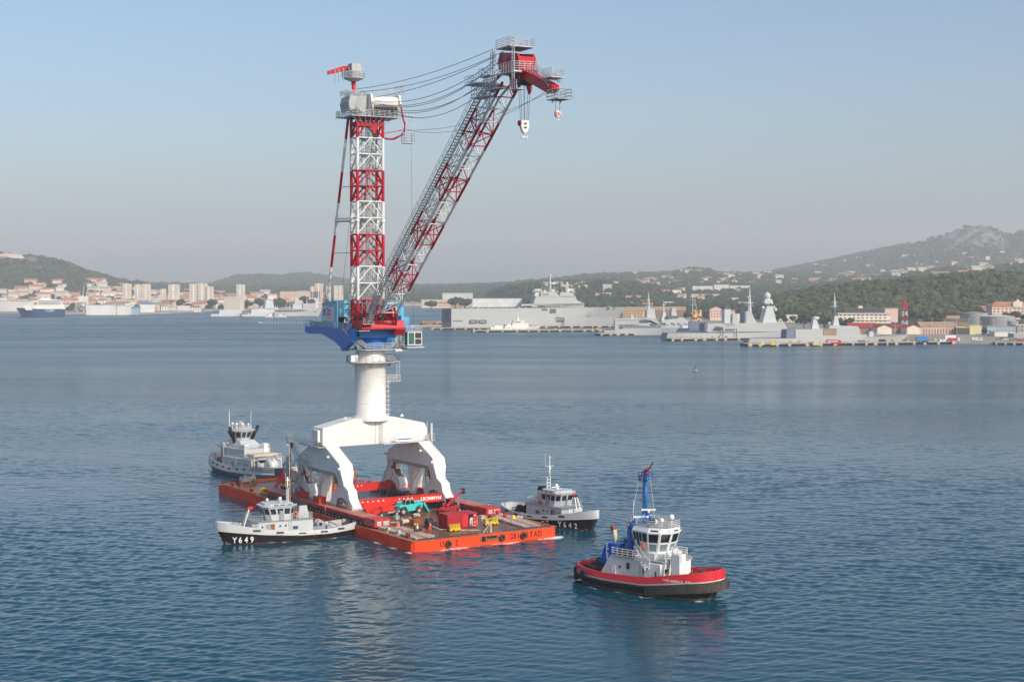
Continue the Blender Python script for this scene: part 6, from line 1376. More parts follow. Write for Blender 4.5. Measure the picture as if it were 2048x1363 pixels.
m = MB(); m.cbox(9.9, 74.6, D0 + 2.6, 3.0, 1.2, 1.4); m.box(8.8, 9.4, 71, 73, D0, D0 + 0.5); m.box(11.2, 11.8, 71, 73, D0, D0 + 0.5); m.build('gear', 'dark_steel', t)
for (a_, b2), lab in (((475, 960), 'pale windlass at the far left barge corner'), ((490, 970), 'second windlass with grey drum nearer than the pale one')):
    x, y = at(a_, b2); y = min(y, 83.0)
    t = thing('windlass', lab, 'windlass', (x, y, D0))
    m = MB(); m.lathe([(0.3, -1.0), (0.95, -1.0), (0.95, -0.85), (0.55, -0.8), (0.55, 0.8), (0.95, 0.85), (0.95, 1.0), (0.3, 1.0)], (x, y, D0 + 1.05), 16, axis='x'); m.build('drum', 'cream' if a_ == 475 else 'grey_steel', t)
    m = MB(); m.cbox(x, y, D0, 2.6, 1.6, 0.35); m.box(x - 1.3, x - 1.05, y - 0.5, y + 0.5, D0, D0 + 1.4); m.box(x + 1.05, x + 1.3, y - 0.5, y + 0.5, D0, D0 + 1.4); m.build('frame', 'deck_edge', t)
m = MB(); m.cbox(16.5, 83.4, D0, 3.5, 2.0, 1.5); m.cbox(19.0, 83.6, D0, 1.2, 1.6, 2.2); m.build('deck_locker', 'orange', label='orange steel locker at the far end of the barge', cat='locker')
m = MB(); m.tube((24.5, 70, D0), (24.5, 70, D0 + 3.5), 0.5, 10); m.build('mooring_post', 'rust', label='rusty mooring post at the far deck behind the crane legs', cat='mooring post')
# broken water: thin foam along the barge front and round the tug bows

for sx, xo in ((5.2, 1), (22.0, -1)):
    for yy in (33, 36, 46, 49): strut('lashing', (sx, yy, 9.6), (sx + xo * 3.4, yy + (1.5 if yy < 41 else -1.5), D0 + 0.05), 0.045, 'dark_steel', crane, 5)
labs = ('small grey tool box left of the teal telehandler', 'small tan crate behind the closed red container', 'yellow gas bottle crate right of the open red container', 'low brown crate between the ramp plates and the hose', 'dark battery box beside the deck winch', 'white drum on the deck behind the yellow rack', 'tan crate near the right trailer end', 'orange drum near the left trailer end')
for (x, y, w, h_, c), lb in zip(((9.4, 23.0, 0.9, 0.6, 'grey_steel'), (11.2, 12.6, 1.2, 0.8, 'wood'), (18.2, 9.8, 0.8, 0.9, 'yellow'), (6.6, 8.4, 0.9, 0.5, 'rust'), (10.8, 16.8, 0.8, 0.7, 'dark_steel'), (20.6, 9.6, 0.55, 0.9, 'white_paint'), (22.4, 14.2, 1.1, 0.7, 'wood'), (4.9, 14.0, 0.6, 0.9, 'orange')), labs):
    m = MB()
    if 'drum' in lb: m.lathe([(0.001, 0), (w / 2, 0), (w / 2, h_ * .3), (w / 2 + .02, h_ * .33), (w / 2, h_ * .36), (w / 2, h_), (0.001, h_)], (x, y, D0), 12)
    else: m.cbox(x, y, D0, w, w * 0.8, h_, 0.3); m.cbox(x, y, D0 + h_, w + 0.08, w * 0.8 + 0.08, 0.06, 0.3)
    m.build('oil_drum' if 'drum' in lb else 'deck_crate', c, label=lb, cat='drum' if 'drum' in lb else 'crate')
# ================================================================== LAND AND HILLS
HAZE = 1.2e-4
frame(WORLD)
def tab(t):
    xs = np.array([a for a, _ in t], float); ys = np.array([b_ for _, b_ in t], float)
    return lambda x: np.interp(x, xs, ys)
shore_y = tab([(-700, 626), (0, 627), (130, 628), (330, 627), (420, 622), (640, 619), (700, 612), (900, 611), (1000, 612), (1090, 622), (1180, 636), (1340, 646), (1480, 652), (1600, 664), (1700, 672), (1760, 682), (1900, 687), (2100, 690), (2700, 705)])
def shoreD(x): return FPX * CAM_H / (shore_y(x) - HORIZON)
RIDGES = [  # distance, front width, back width, skyline in photo pixels
    (4200, 540, 1500, [(-700, 500), (-200, 490), (0, 509), (45, 514), (60, 511), (75, 514), (100, 521), (130, 532), (175, 547), (215, 558), (250, 565), (290, 572), (330, 600), (360, 640)]),
    (6500, 1300, 1500, [(300, 640), (380, 583), (430, 568), (470, 557), (520, 554), (560, 556), (605, 549), (640, 553), (690, 562), (740, 570), (800, 575), (1000, 577)]),
    (5200, 1500, 1500, [(800, 576), (900, 576), (1000, 573), (1060, 565), (1150, 558), (1240, 553), (1300, 550), (1365, 547), (1375, 543), (1400, 542), (1420, 545), (1440, 551), (1550, 549), (1650, 553), (2048, 546), (2700, 546)]),
    (6800, 1500, 1500, [(1350, 640), (1450, 562), (1540, 546), (1620, 530), (1700, 513), (1800, 495), (1860, 486), (1885, 475), (1900, 468), (1925, 459), (1945, 456), (1975, 457), (1995, 463), (2006, 475), (2020, 476), (2035, 471), (2060, 470), (2100, 480), (2300, 500), (2700, 520)]),
    (4000, 1200, 1400, [(1000, 640), (1150, 585), (1300, 577), (1450, 574), (1600, 572), (1700, 562), (1800, 551), (1900, 543), (1960, 538), (2048, 529), (2300, 520), (2700, 520)]),
    (3300, 700, 900, [(960, 640), (985, 586), (1010, 578), (1050, 571), (1090, 567), (1120, 565), (1160, 566), (1210, 566), (1260, 572), (1400, 585), (1500, 600), (1560, 640)]),
    (1950, 210, 700, [(1520, 640), (1545, 608), (1580, 600), (1620, 590), (1680, 583), (1760, 576), (1840, 567), (1950, 561), (2048, 559), (2300, 556), (2700, 560)]),
]
RT_ = [(D, wf, wb, tab(t)) for D, wf, wb, t in RIDGES]
def height(x, D):
    """ground height at photo column x and distance D"""
    x = np.asarray(x, float); D = np.asarray(D, float); s = shoreD(x)
    h = 2.2 + np.clip((D - s - 250) / 2500, 0, 1.6) * 22.0
    for Di, wf, wb, f in RT_:
        z = CAM_H - (f(x) - HORIZON) / FPX * Di; w = np.where(D < Di, wf, wb)
        g = z * np.exp(-((D - Di) / w) ** 2); h = np.maximum(h, g)
    far = np.clip((D - s - 300) / 1200, 0, 1)
    rug = np.where((D > 5600) & (x > 1850), 1.0, 0.0) * (9 * np.sin(x * 0.19) * np.sin(D * 0.011 + x * 0.05) + 6 * np.sin(x * 0.43 + D * 0.02) + 5 * np.sin(D * 0.031 - x * 0.31))
    h = h + rug * np.clip((h - 150) / 80, 0, 1)
    return h + far * 4 * np.sin(x * 0.021 + D * 0.004) * np.cos(D * 0.0031 - x * 0.008)
def col_xy(x, D): return (x - PCX) / FPX * D, D
cols = np.arange(-640, 2700, 7.0); nr = 150
rows_t = np.linspace(0, 1, nr) ** 1.35
X = np.zeros((nr + 1, len(cols))); Y = X.copy(); Z = X.copy()
for i in range(nr):
    D = shoreD(cols) + rows_t[i] * (9200 - shoreD(cols)); X[i + 1], Y[i + 1] = col_xy(cols, D); Z[i + 1] = height(cols, D)
X[0], Y[0] = X[1], Y[1]; Z[0] = -1.0
vv = np.stack([X, Y, Z], -1).reshape(-1, 3); nc = len(cols)
ii = np.arange(nr)[:, None] * nc + np.arange(nc - 1)[None, :]
ff = np.stack([ii, ii + 1, ii + nc + 1, ii + nc], -1).reshape(-1, 4)
def np_mesh(name, v, f, mat, smooth=False, mtx=None, **k):
    me = bpy.data.meshes.new(name); nf, m_ = f.shape
    me.vertices.add(len(v)); me.vertices.foreach_set('co', v.astype(np.float32).ravel())
    me.loops.add(nf * m_); me.loops.foreach_set('vertex_index', f.astype(np.int32).ravel())
    me.polygons.add(nf); me.polygons.foreach_set('loop_start', np.arange(0, nf * m_, m_, dtype=np.int32))
    try: me.polygons.foreach_set('loop_total', np.full(nf, m_, dtype=np.int32))
    except Exception: pass
    me.polygons.foreach_set('use_smooth', np.full(nf, smooth)); me.materials.append(MATS[mat]); me.update(calc_edges=True); me.validate()
    return put(me, name, mat=mtx, **k)
# ground material: scrub, dry grass, pale rock where it breaks through
gm, N, L, b = node_mat('hillside')
geo = N.new('ShaderNodeNewGeometry')
def nz(scale, det=5, rough=0.6):
    n = N.new('ShaderNodeTexNoise'); n.inputs['Scale'].default_value = scale; n.inputs['Detail'].default_value = det; n.inputs['Roughness'].default_value = rough
    L.new(geo.outputs['Position'], n.inputs['Vector']); return n.outputs['Fac']
def ramp(src, stops):
    r = N.new('ShaderNodeValToRGB'); e = r.color_ramp.elements
    while len(e) < len(stops): e.new(0.5)
    for q, (p, c) in zip(e, stops): q.position = p; q.color = (*c, 1)
    L.new(src, r.inputs[0]); return r.outputs[0]
g1 = ramp(nz(0.012, 8, 0.7), [(0.35, (0.030, 0.045, 0.020)), (0.5, (0.050, 0.070, 0.030)), (0.62, (0.085, 0.095, 0.045)), (0.72, (0.17, 0.15, 0.09))])
L.new(g1, b.inputs['Base Color']); b.inputs['Roughness'].default_value = 1.0; b.inputs['Specular IOR Level'].default_value = 0.1
for nm, lo_, hi_, c0, c1 in (('rock', 0.42, 0.62, (0.06, 0.068, 0.045), (0.36, 0.34, 0.31)), ('town_ground', 0.4, 0.6, (0.46, 0.38, 0.30), (0.16, 0.15, 0.10)), ('quay_ground', 0.4, 0.65, (0.36, 0.32, 0.26), (0.27, 0.25, 0.22))):
    gm, N, L, b = node_mat(nm); geo = N.new('ShaderNodeNewGeometry')
    L.new(ramp(nz(0.03 if nm != 'quay_ground' else 0.05, 8, 0.75), [(lo_, c0), (hi_, c1)]), b.inputs['Base Color']); b.inputs['Roughness'].default_value = 1.0; b.inputs['Specular IOR Level'].default_value = 0.1
hill = np_mesh('hills', vv, ff, 'hillside', True, kind='structure')
for n_ in ('rock', 'town_ground', 'quay_ground'): hill.data.materials.append(MATS[n_])
cx_ = np.tile((cols[:-1] + cols[1:]) / 2, nr); Dm = ((Y[:-1, :-1] + Y[1:, 1:]) / 2).ravel(); zm_ = ((Z[:-1, :-1] + Z[1:, 1:]) / 2).ravel()
sd_ = Dm - shoreD(cx_); mi = np.zeros(len(ff), dtype=np.int32)
mi[(sd_ < 1100) & (cx_ < 700)] = 2; mi[(sd_ < 260) & (zm_ < 7)] = 3
py_ = HORIZON + (CAM_H - zm_) / Dm * FPX
mi[(cx_ > 1875 + 26 * np.sin(py_ * 0.5)) & (cx_ < 2002 + 9 * np.sin(py_ * 0.7)) & (py_ < 494 + 7 * np.sin(cx_ * 0.11) + 4 * np.sin(cx_ * 0.31)) & (Dm > 5600)] = 1
mi[(cx_ < 75) & (py_ < 526) & (Dm > 3000)] = 1; mi[(cx_ > 60) & (cx_ < 120) & (py_ > 527) & (py_ < 545) & (Dm > 3000) & (np.abs(py_ - 527 - (cx_ - 60) * 0.27) < 4)] = 1
hill.data.polygons.foreach_set('material_index', mi)

# ------------------------------------------------------------------ woodland: many small leafy clumps
def ico(sub=1):
    bm = bmesh.new(); bmesh.ops.create_icosphere(bm, subdivisions=sub, radius=1.0)
    v = np.array([x.co[:] for x in bm.verts]); f = np.array([[x.index for x in q.verts] for q in bm.faces]); bm.free(); return v, f
def leaf_mat(name, cols_, sc):
    gm, N, L, b = node_mat(name); geo = N.new('ShaderNodeNewGeometry')
    n = N.new('ShaderNodeTexNoise'); n.inputs['Scale'].default_value = sc; n.inputs['Detail'].default_value = 6; n.inputs['Roughness'].default_value = 0.75
    L.new(geo.outputs['Position'], n.inputs['Vector']); r = N.new('ShaderNodeValToRGB'); e = r.color_ramp.elements
    while len(e) < len(cols_): e.new(0.5)
    for i, (q, c) in enumerate(zip(e, cols_)): q.position = 0.32 + 0.38 * i / (len(cols_) - 1); q.color = (*c, 1)
    L.new(n.outputs['Fac'], r.inputs[0]); L.new(r.outputs[0], b.inputs['Base Color']); b.inputs['Roughness'].default_value = 0.9; b.inputs['Specular IOR Level'].default_value = 0.15
leaf_mat('far_leaf', [(0.018, 0.032, 0.014), (0.035, 0.055, 0.022), (0.06, 0.075, 0.032)], 0.05)
leaf_mat('pine_leaf', [(0.020, 0.034, 0.014), (0.045, 0.062, 0.022), (0.085, 0.095, 0.036), (0.11, 0.105, 0.045)], 0.09)
leaf_mat('tree_leaf', [(0.014, 0.030, 0.012), (0.030, 0.052, 0.020), (0.055, 0.078, 0.028)], 0.3)
def scatter(name, n, xr, Dr, size, mat, keep, sub=1, lumps=1, flat=0.7, seed=1):
    rg = np.random.RandomState(seed); bv, bf_ = ico(sub); vs = []; fs = []; o = 0
    xs = rg.uniform(*xr, n * 3); ds = Dr[0] + (Dr[1] - Dr[0]) * rg.uniform(0, 1, n * 3) ** 0.9
    k = keep(xs, ds); xs, ds = xs[k][:n], ds[k][:n]; hs = height(xs, ds)
    for x, D, h_ in zip(xs, ds, hs):
        s = rg.uniform(*size) * (1 if D < 2600 else min(1.15, D / 4200))
        cx, cy = col_xy(x, D)
        for q in range(lumps):
            sc = s * (1 if lumps == 1 else rg.uniform(0.42, 0.7)); off = np.zeros(3) if lumps == 1 else rg.normal(0, 0.42, 3) * s * np.array([1, 1, 0.45])
            v = bv * (1 + rg.uniform(-0.32, 0.32, (len(bv), 1))) * sc * np.array([1, 1, flat]) + np.array([cx, cy, h_ + s * flat * (0.5 if lumps == 1 else 1.0)]) + off
            vs.append(v); fs.append(bf_ + o); o += len(bv)
    return np_mesh(name, np.concatenate(vs), np.concatenate(fs), mat, False, kind='stuff')
sil = lambda x, D: (D - shoreD(x) > np.where((x > 900) & (x < 1260), 90, 380))
scatter('hillside_trees', 5200, (-40, 700), (2900, 6600), (7, 13), 'far_leaf', lambda x, D: sil(x, D) & ~((x < 640) & (D < 3500)) & ~((x < 110) & (height(x, D) > 104) & (D < 4500) & (np.sin(x * 0.9 + D * 0.05) < 0.6)), seed=2)
scatter('scrub_woodland', 15000, (700, 2090), (2300, 6900), (6, 12), 'far_leaf', lambda x, D: sil(x, D) & ~((D < 3000) & (x < 960)) & ~((x > 1880) & (x < 2002) & (D > 5800) & (np.sin(x * 1.7) * np.sin(D * 0.13) < 0.55)), seed=3)
scatter('pine_forest', 2500, (1530, 2100), (1480, 2250), (5.0, 8.6), 'pine_leaf', lambda x, D: (D - shoreD(x) > 300) & ~((x > 1790) & (x < 1900) & (D < 1660)) & (D > np.where(x > 1880, 1668, np.where(x > 1640, 1600, 1480))), lumps=6, flat=0.75, seed=4)
scatter('town_greenery', 560, (-40, 1000), (2350, 3600), (5, 9), 'far_leaf', lambda x, D: (D - shoreD(x) > 90), seed=6)
scatter('harbour_greenery', 520, (1180, 1700), (1500, 2400), (4.5, 8), 'tree_leaf', lambda x, D: (D - shoreD(x) > 170), lumps=3, seed=7)

# ------------------------------------------------------------------ buildings
for nm, c in (('wall_cream', (0.78, 0.67, 0.53)), ('wall_pale', (0.80, 0.76, 0.68)), ('wall_pink', (0.76, 0.54, 0.43)), ('wall_ochre', (0.55, 0.36, 0.20)), ('wall_white', (0.82, 0.80, 0.76)), ('wall_grey', (0.38, 0.38, 0.37)), ('wall_yellow', (0.66, 0.58, 0.28)), ('wall_brown', (0.30, 0.19, 0.15)), ('wall_blue', (0.32, 0.42, 0.50)), ('tank_grey', (0.34, 0.35, 0.34))):
    M(nm, c, 0.85, var=0.10, sc=0.08, spec=0.2)
for nm, c in (('roof_tile', (0.50, 0.22, 0.13)), ('roof_red', (0.36, 0.05, 0.045)), ('roof_tan', (0.42, 0.28, 0.18)), ('roof_pale', (0.55, 0.52, 0.47)), ('roof_dark', (0.13, 0.12, 0.11)), ('roof_blue', (0.10, 0.30, 0.55))):
    M(nm, c, 0.85, var=0.15, sc=0.1, spec=0.2)
M('window_dark', (0.07, 0.075, 0.08), 0.4); M('concrete', (0.42, 0.36, 0.29), 0.9, var=0.2, sc=0.15, dirt=0.4); M('quay_dark', (0.035, 0.03, 0.028), 0.9, var=0.3)
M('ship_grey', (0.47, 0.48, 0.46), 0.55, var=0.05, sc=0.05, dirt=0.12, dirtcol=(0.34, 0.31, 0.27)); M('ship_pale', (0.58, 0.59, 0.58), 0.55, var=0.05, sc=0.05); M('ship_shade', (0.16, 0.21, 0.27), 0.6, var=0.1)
M('ship_dark', (0.10, 0.11, 0.12), 0.6); M('ferry_blue', (0.02, 0.065, 0.14), 0.5, var=0.1, sc=0.1); M('rock_pile', (0.34, 0.20, 0.13), 1.0, var=0.4, sc=0.3); M('kerb', (0.5, 0.42, 0.32), 0.9)
def pitched(m, w, l, z, h, ov=0.5):
    return m.add([(-w / 2 - ov, -l / 2 - ov, z), (w / 2 + ov, -l / 2 - ov, z), (w / 2 + ov, l / 2 + ov, z), (-w / 2 - ov, l / 2 + ov, z), (-w / 2 - ov, 0, z + h), (w / 2 + ov, 0, z + h)], [(0, 1, 5, 4), (2, 3, 4, 5), (0, 4, 3), (1, 2, 5), (0, 3, 2, 1)])
def winrows(m, w, l, h, step, fl, ww=1.2, wh=1.3, z0=1.3, faces=(-1,)):
    z = z0
    while z + wh < h - 0.3:
        x = -w / 2 + step * 0.6
        while x < w / 2 - step * 0.4:
            for s in faces:
                if s == -1: m.box(x - ww / 2, x + ww / 2, -l / 2 - 0.06, -l / 2 + 0.02, z, z + wh)
            x += step
        z += fl
    return m
def mesh_of(m, mats_):
    me = bpy.data.meshes.new('m'); me.from_pydata(m.v, [], m.f); me.materials.append(MATS[mats_]); me.update(); return me
pyof = lambda x, D: HORIZON + (CAM_H - float(height(x, D))) / D * FPX
# small houses on the slopes: six shapes, 280 placed, each its own thing with wall and roof
HV = []
for w, l, h, wc, rc in ((13, 9, 5.5, 'wall_cream', 'roof_tile'), (16, 10, 6.5, 'wall_pink', 'roof_tile'), (11, 9, 4.5, 'wall_pale', 'roof_tile'), (18, 10, 6, 'wall_white', 'roof_tan'), (14, 12, 8.5, 'wall_cream', 'roof_pale'), (12, 10, 5, 'wall_white', 'roof_tile')):
    HV.append((mesh_of(MB().box(-w / 2, w / 2, -l / 2, l / 2, -3, h), wc), mesh_of(pitched(MB(), w, l, h, 2.0, 0.7), rc), mesh_of(winrows(MB(), w, l, h, 3.4, 3.0, 1.3, 1.4, 1.2), 'window_dark')))
rg = random.Random(11)
def house(x, D, i, label, group, s=1.0):
    X_, Y_ = col_xy(x, D); z = float(height(x, D)); wm, rm, nm = HV[i % 6]
    mt = Matrix.Translation((X_, Y_, z)) @ Matrix.Rotation(rg.uniform(-0.5, 0.5), 4, 'Z') @ Matrix.Diagonal((s, s, s, 1))
    o = put(wm, 'house', None, mt, label, 'house', group); r = put(rm, 'roof', o, mt)
    if D < 3000: put(nm, 'window', o, mt, kind='stuff')
    return o
def spread_(n, xr, Dr, label, group, s=(0.8, 1.3), keep=None):
    k = 0
    while k < n:
        x = rg.uniform(*xr); D = rg.uniform(*Dr)
        if keep and not keep(x, D): continue
        house(x, D, rg.randrange(6), label, group, rg.uniform(*s)); k += 1
spread_(75, (1270, 1560), (3900, 5150), 'small pale house with orange roof on the distant hill in the middle right', 'villas on the middle right hill', (0.9, 1.5), lambda x, D: 545 < pyof(x, D) < 575 and (x < 1480 or rg.random() < 0.5))
spread_(125, (1500, 2060), (3300, 6300), 'small pale house scattered on the wooded slope below the rocky peak', 'villas on the slope below the rocky peak', (1.0, 1.7), lambda x, D: 500 + (2048 - x) * 0.05 < pyof(x, D) < 570)
spread_(60, (-20, 640), (2480, 3150), 'pale gabled town house between the blocks of the left shore town', 'gabled houses in the left shore town', (1.1, 1.7), lambda x, D: not (120 < x < 300 and D < 2520))
spread_(34, (1090, 1180), (2900, 3250), 'pink and cream house stacked on the village slope behind the grey carrier', 'village houses behind the grey carrier', (0.6, 0.9))
spread_(32, (1190, 1560), (2300, 3300), 'pale house among the trees behind the moored warships', 'houses among the trees behind the warships', (0.8, 1.2))
spread_(95, (-20, 640), (3250, 3950), 'small cream house at the foot of the left hills', 'houses at the foot of the left hills', (1.2, 1.9), lambda x, D: pyof(x, D) > 566)
# town blocks on the left shore
def block(x0, x1, ytop, ybase, wall, roof, label, name='apartment_block', cat='building', depth=None, floors=True, group=None, rz=0.0, ztop=None, rtype='flat', D=None, win=3.4, kindw=True):
    """a building whose front spans photo columns x0..x1; ybase is where it meets the ground, ytop its roof line"""
    if D is None: D = FPX * (CAM_H - 2.2) / (ybase - HORIZON)
    xa, xb = (x0 - PCX) / FPX * D, (x1 - PCX) / FPX * D; zt = CAM_H - (ytop - HORIZON) / FPX * D; zb = CAM_H - (ybase - HORIZON) / FPX * D
    w = xb - xa; h = zt - zb; l = depth or max(8, min(w * 0.6, 18))
    t = thing(name, label, cat, ((xa + xb) / 2, D + l / 2, zb), rz, group); Ft = Frame(0, 0, 0); Ft.mat = WMAT[t.name]
    MB().box(-w / 2, w / 2, -l / 2, l / 2, -4, h).build('wall', wall, t, Ft)
    if rtype == 'flat': MB().box(-w / 2 - 0.3, w / 2 + 0.3, -l / 2 - 0.3, l / 2 + 0.3, h, h + 0.5).build('roof', roof, t, Ft)
    elif rtype == 'hip': MB().add([(-w / 2 - 1, -l / 2 - 1, h), (w / 2 + 1, -l / 2 - 1, h), (w / 2 + 1, l / 2 + 1, h), (-w / 2 - 1, l / 2 + 1, h), (-w / 2 + l / 3, 0, h + l * 0.22), (w / 2 - l / 3, 0, h + l * 0.22)], [(0, 1, 5, 4), (2, 3, 4, 5), (0, 4, 3), (1, 2, 5), (0, 3, 2, 1)]).build('roof', roof, t, Ft)
    elif rtype == 'gable': pitched(MB(), w, l, h, min(l, w) * 0.2, 0.6).build('roof', roof, t, Ft)
    elif rtype == 'gable_front':
        MB().prism([(-w / 2, h), (w / 2, h), (0, h + w * 0.2)], 'y', -l / 2, l / 2).build('gable', wall, t, Ft)
        MB().add([(-w / 2 - 0.6, -l / 2 - 0.6, h - 0.1), (0, -l / 2 - 0.6, h + w * 0.2 + 0.15), (0, l / 2 + 0.6, h + w * 0.2 + 0.15), (-w / 2 - 0.6, l / 2 + 0.6, h - 0.1), (w / 2 + 0.6, -l / 2 - 0.6, h - 0.1), (w / 2 + 0.6, l / 2 + 0.6, h - 0.1)], [(0, 1, 2, 3), (1, 4, 5, 2)]).build('roof', roof, t, Ft)
    if floors:
        m = winrows(MB(), w, l, h, win, 3.1, win * 0.42, 1.4, 1.1)
        if m.v: m.build('window', 'window_dark', t, Ft, kind='stuff')
    return t, Ft, w, l, h
rg2 = random.Random(5)
walls = ['wall_cream', 'wall_pale', 'wall_pink', 'wall_white', 'wall_cream', 'wall_pale']; roofs = ['roof_tile', 'roof_pale', 'roof_tan', 'roof_tile', 'roof_pale']
x = -25.0
for row, (yb, n_, (hmin, hmax)) in enumerate(((621, 16, (7, 12)), (612, 17, (7, 14)), (603, 18, (6, 13)), (596, 18, (4, 9)))):
    x = -30 + row * 9
    while x < 640:
        w = rg2.uniform(9, 25)
        if not (row == 0 and 125 < x < 300) and not (row == 0 and x > 400):
            D = FPX * (CAM_H - 2.2) / (yb - HORIZON) if row == 0 else (2650, 3050, 3500)[row - 1]
            zg = float(height(x + w / 2, D)); ybase = HORIZON + (CAM_H - zg) / D * FPX
            h_ = rg2.uniform(hmin, hmax) * (1.0 if x < 420 else 0.6)
            wc_, rc_ = rg2.choice(walls), rg2.choice(roofs); wn = wc_[5:]; rn = {'roof_tile': 'orange tile', 'roof_pale': 'pale', 'roof_tan': 'tan'}[rc_]
            block(x, x + w, ybase - h_, ybase, wc_, rc_, '%s block with %s roof in the %s row of the left town' % (wn, rn, ('front', 'second', 'third', 'back')[row]), D=D, group='town blocks on the left shore', rtype=rg2.choice(['flat', 'flat', 'gable', 'hip']), rz=rg2.uniform(-.2, .2), win=rg2.uniform(3.2, 5), floors=row < 3)
        x += w + rg2.uniform(0, 5)
towers = [(246, 261, 568, 592, 'leftmost slim cream tower block at the foot of the left hill'), (269, 283, 569, 591, 'left half of the paired cream tower blocks'), (284, 299, 568, 591, 'right half of the paired cream tower blocks'), (321, 332, 578, 592, 'low cream block left of the tall white and pink tower'),
          (337, 357, 569, 597, 'tall white tower block with pink balconies'), (379, 396, 568, 597, 'left slab of the large stepped cream tower group'), (395, 413, 567, 600, 'tallest middle slab of the stepped cream tower group'), (411, 425, 573, 598, 'right lower slab of the stepped cream tower group'), (473, 488, 569, 593, 'lone cream and white tower block in the middle of the town'),
          (621, 631, 573, 590, 'lower cream block left of the tall tan tower near the crane'), (630, 645, 567, 590, 'tall tan tower block left of the crane back stay'), (653, 661, 572, 586, 'small round topped cream tower right of the back stay'), (668, 676, 571, 580, 'left of two small cream towers behind the crane'), (677, 685, 571, 580, 'right of two small cream towers behind the crane')]
for x0, x1, y0, y1, lab in towers:
    D = 2900.0; zg = float(height((x0 + x1) / 2, D)); yb = HORIZON + (CAM_H - zg) / D * FPX
    t, Ft, w, l, h = block(x0, x1, y0, yb, 'wall_cream' if 'tan' not in lab else 'wall_pink', 'roof_pale', lab, name='tower_block', cat='tower block', D=D, depth=14, floors=False)
    m = MB(); z = 2.0
    while z < h - 2: m.box(-w / 2 + 1.0, -w * 0.12, -7.15, -6.98, z, z + 1.3); m.box(w * 0.10, w / 2 - 1.0, -7.15, -6.98, z, z + 1.3); z += 3.0
    m.build('window', 'wall_grey', t, Ft, kind='stuff')
    MB().box(-w * 0.06, w * 0.05, -7.3, -7.0, 0, h + 1.5).build('stair_shaft', 'wall_white', t, Ft)
def B(x0, x1, yt, yb, wall, roof, lab, **k): return block(x0, x1, yt, yb, wall, roof, lab, **k)
# left waterfront
B(172, 232, 610, 626.5, 'wall_white', 'roof_pale', 'long windowless white shed on the left waterfront', name='warehouse', cat='warehouse', depth=25, floors=False)
B(233, 256, 611, 626.5, 'wall_pale', 'roof_pale', 'pale grey shed joined to the right of the long white shed', name='warehouse', cat='warehouse', depth=25, floors=False)
B(258, 278, 615, 626, 'wall_blue', 'roof_blue', 'blue roofed waterfront shed right of the white shed', name='warehouse', cat='warehouse', floors=False, rtype='gable')
B(280, 306, 608, 624, 'wall_white', 'roof_blue', 'white shed with blue roof behind the waterfront', name='warehouse', cat='warehouse', floors=False, rtype='gable')
B(448, 485, 598, 619, 'wall_cream', 'roof_pale', 'square cream office behind the grey ships', name='office_building', cat='building')
B(560, 640, 583, 604, 'wall_pink', 'roof_tile', 'long pink terrace with red roof left of the crane', name='terrace', cat='building', D=2900)
B(590, 634, 596, 612, 'wall_pale', 'roof_pale', 'pale low block behind the grey ships left of the crane', cat='building', D=2600)
B(0, 60, 604, 622, 'wall_white', 'roof_pale', 'white terraces building at the left picture edge', name='terrace', cat='building')
B(232, 270, 598, 608, 'wall_pink', 'roof_tile', 'pink block above the white waterfront shed', cat='building', D=2700)
# centre
B(945, 1062, 597, 609, 'wall_white', 'roof_pale', 'long white warehouse behind the stern of the grey carrier', name='warehouse', cat='warehouse', depth=40, floors=False, D=2700)
B(843, 902, 599, 612, 'wall_cream', 'roof_pale', 'cream warehouse on the shore right of the crane', name='warehouse', cat='warehouse', D=2800)
B(885, 945, 586, 600, 'wall_white', 'roof_pale', 'white building with stepped roof in the middle town', name='office_building', cat='building', D=3300)
B(1063, 1100, 600, 612, 'wall_ochre', 'roof_tile', 'brown and ochre building beside the long white warehouse', cat='building', D=2500)
for i, (x0, x1) in enumerate(((868, 900), (902, 930), (932, 962), (966, 1000), (1004, 1030))):
    B(x0, x1, 607, 613, ['wall_pink', 'wall_ochre', 'wall_cream'][i % 3], 'roof_tile', ('first', 'second', 'third', 'fourth', 'fifth')[i] + ' low pink shore building counted rightwards from the crane', name='low_building', cat='building', D=2760, group='low pink shore buildings', rtype='gable')
B(1222, 1244, 596, 607, 'wall_ochre', 'roof_pale', 'yellow villa above the bow of the grey carrier', name='villa', cat='house', D=2600)
B(1385, 1425, 572, 579, 'wall_white', 'roof_pale', 'left white office block on the hill above the warships', name='office_building', cat='building', D=3400, depth=20)
B(1428, 1458, 569, 580, 'wall_white', 'roof_pale', 'middle white office block on the hill above the warships', name='office_building', cat='building', D=3400, depth=20)
B(1460, 1500, 571, 580, 'wall_pale', 'roof_pale', 'right white office block on the hill above the warships', name='office_building', cat='building', D=3400, depth=20)
B(1382, 1440, 588, 597, 'wall_pink', 'roof_tile', 'long pink low block with red roof below the white offices', name='terrace', cat='building', D=2900)
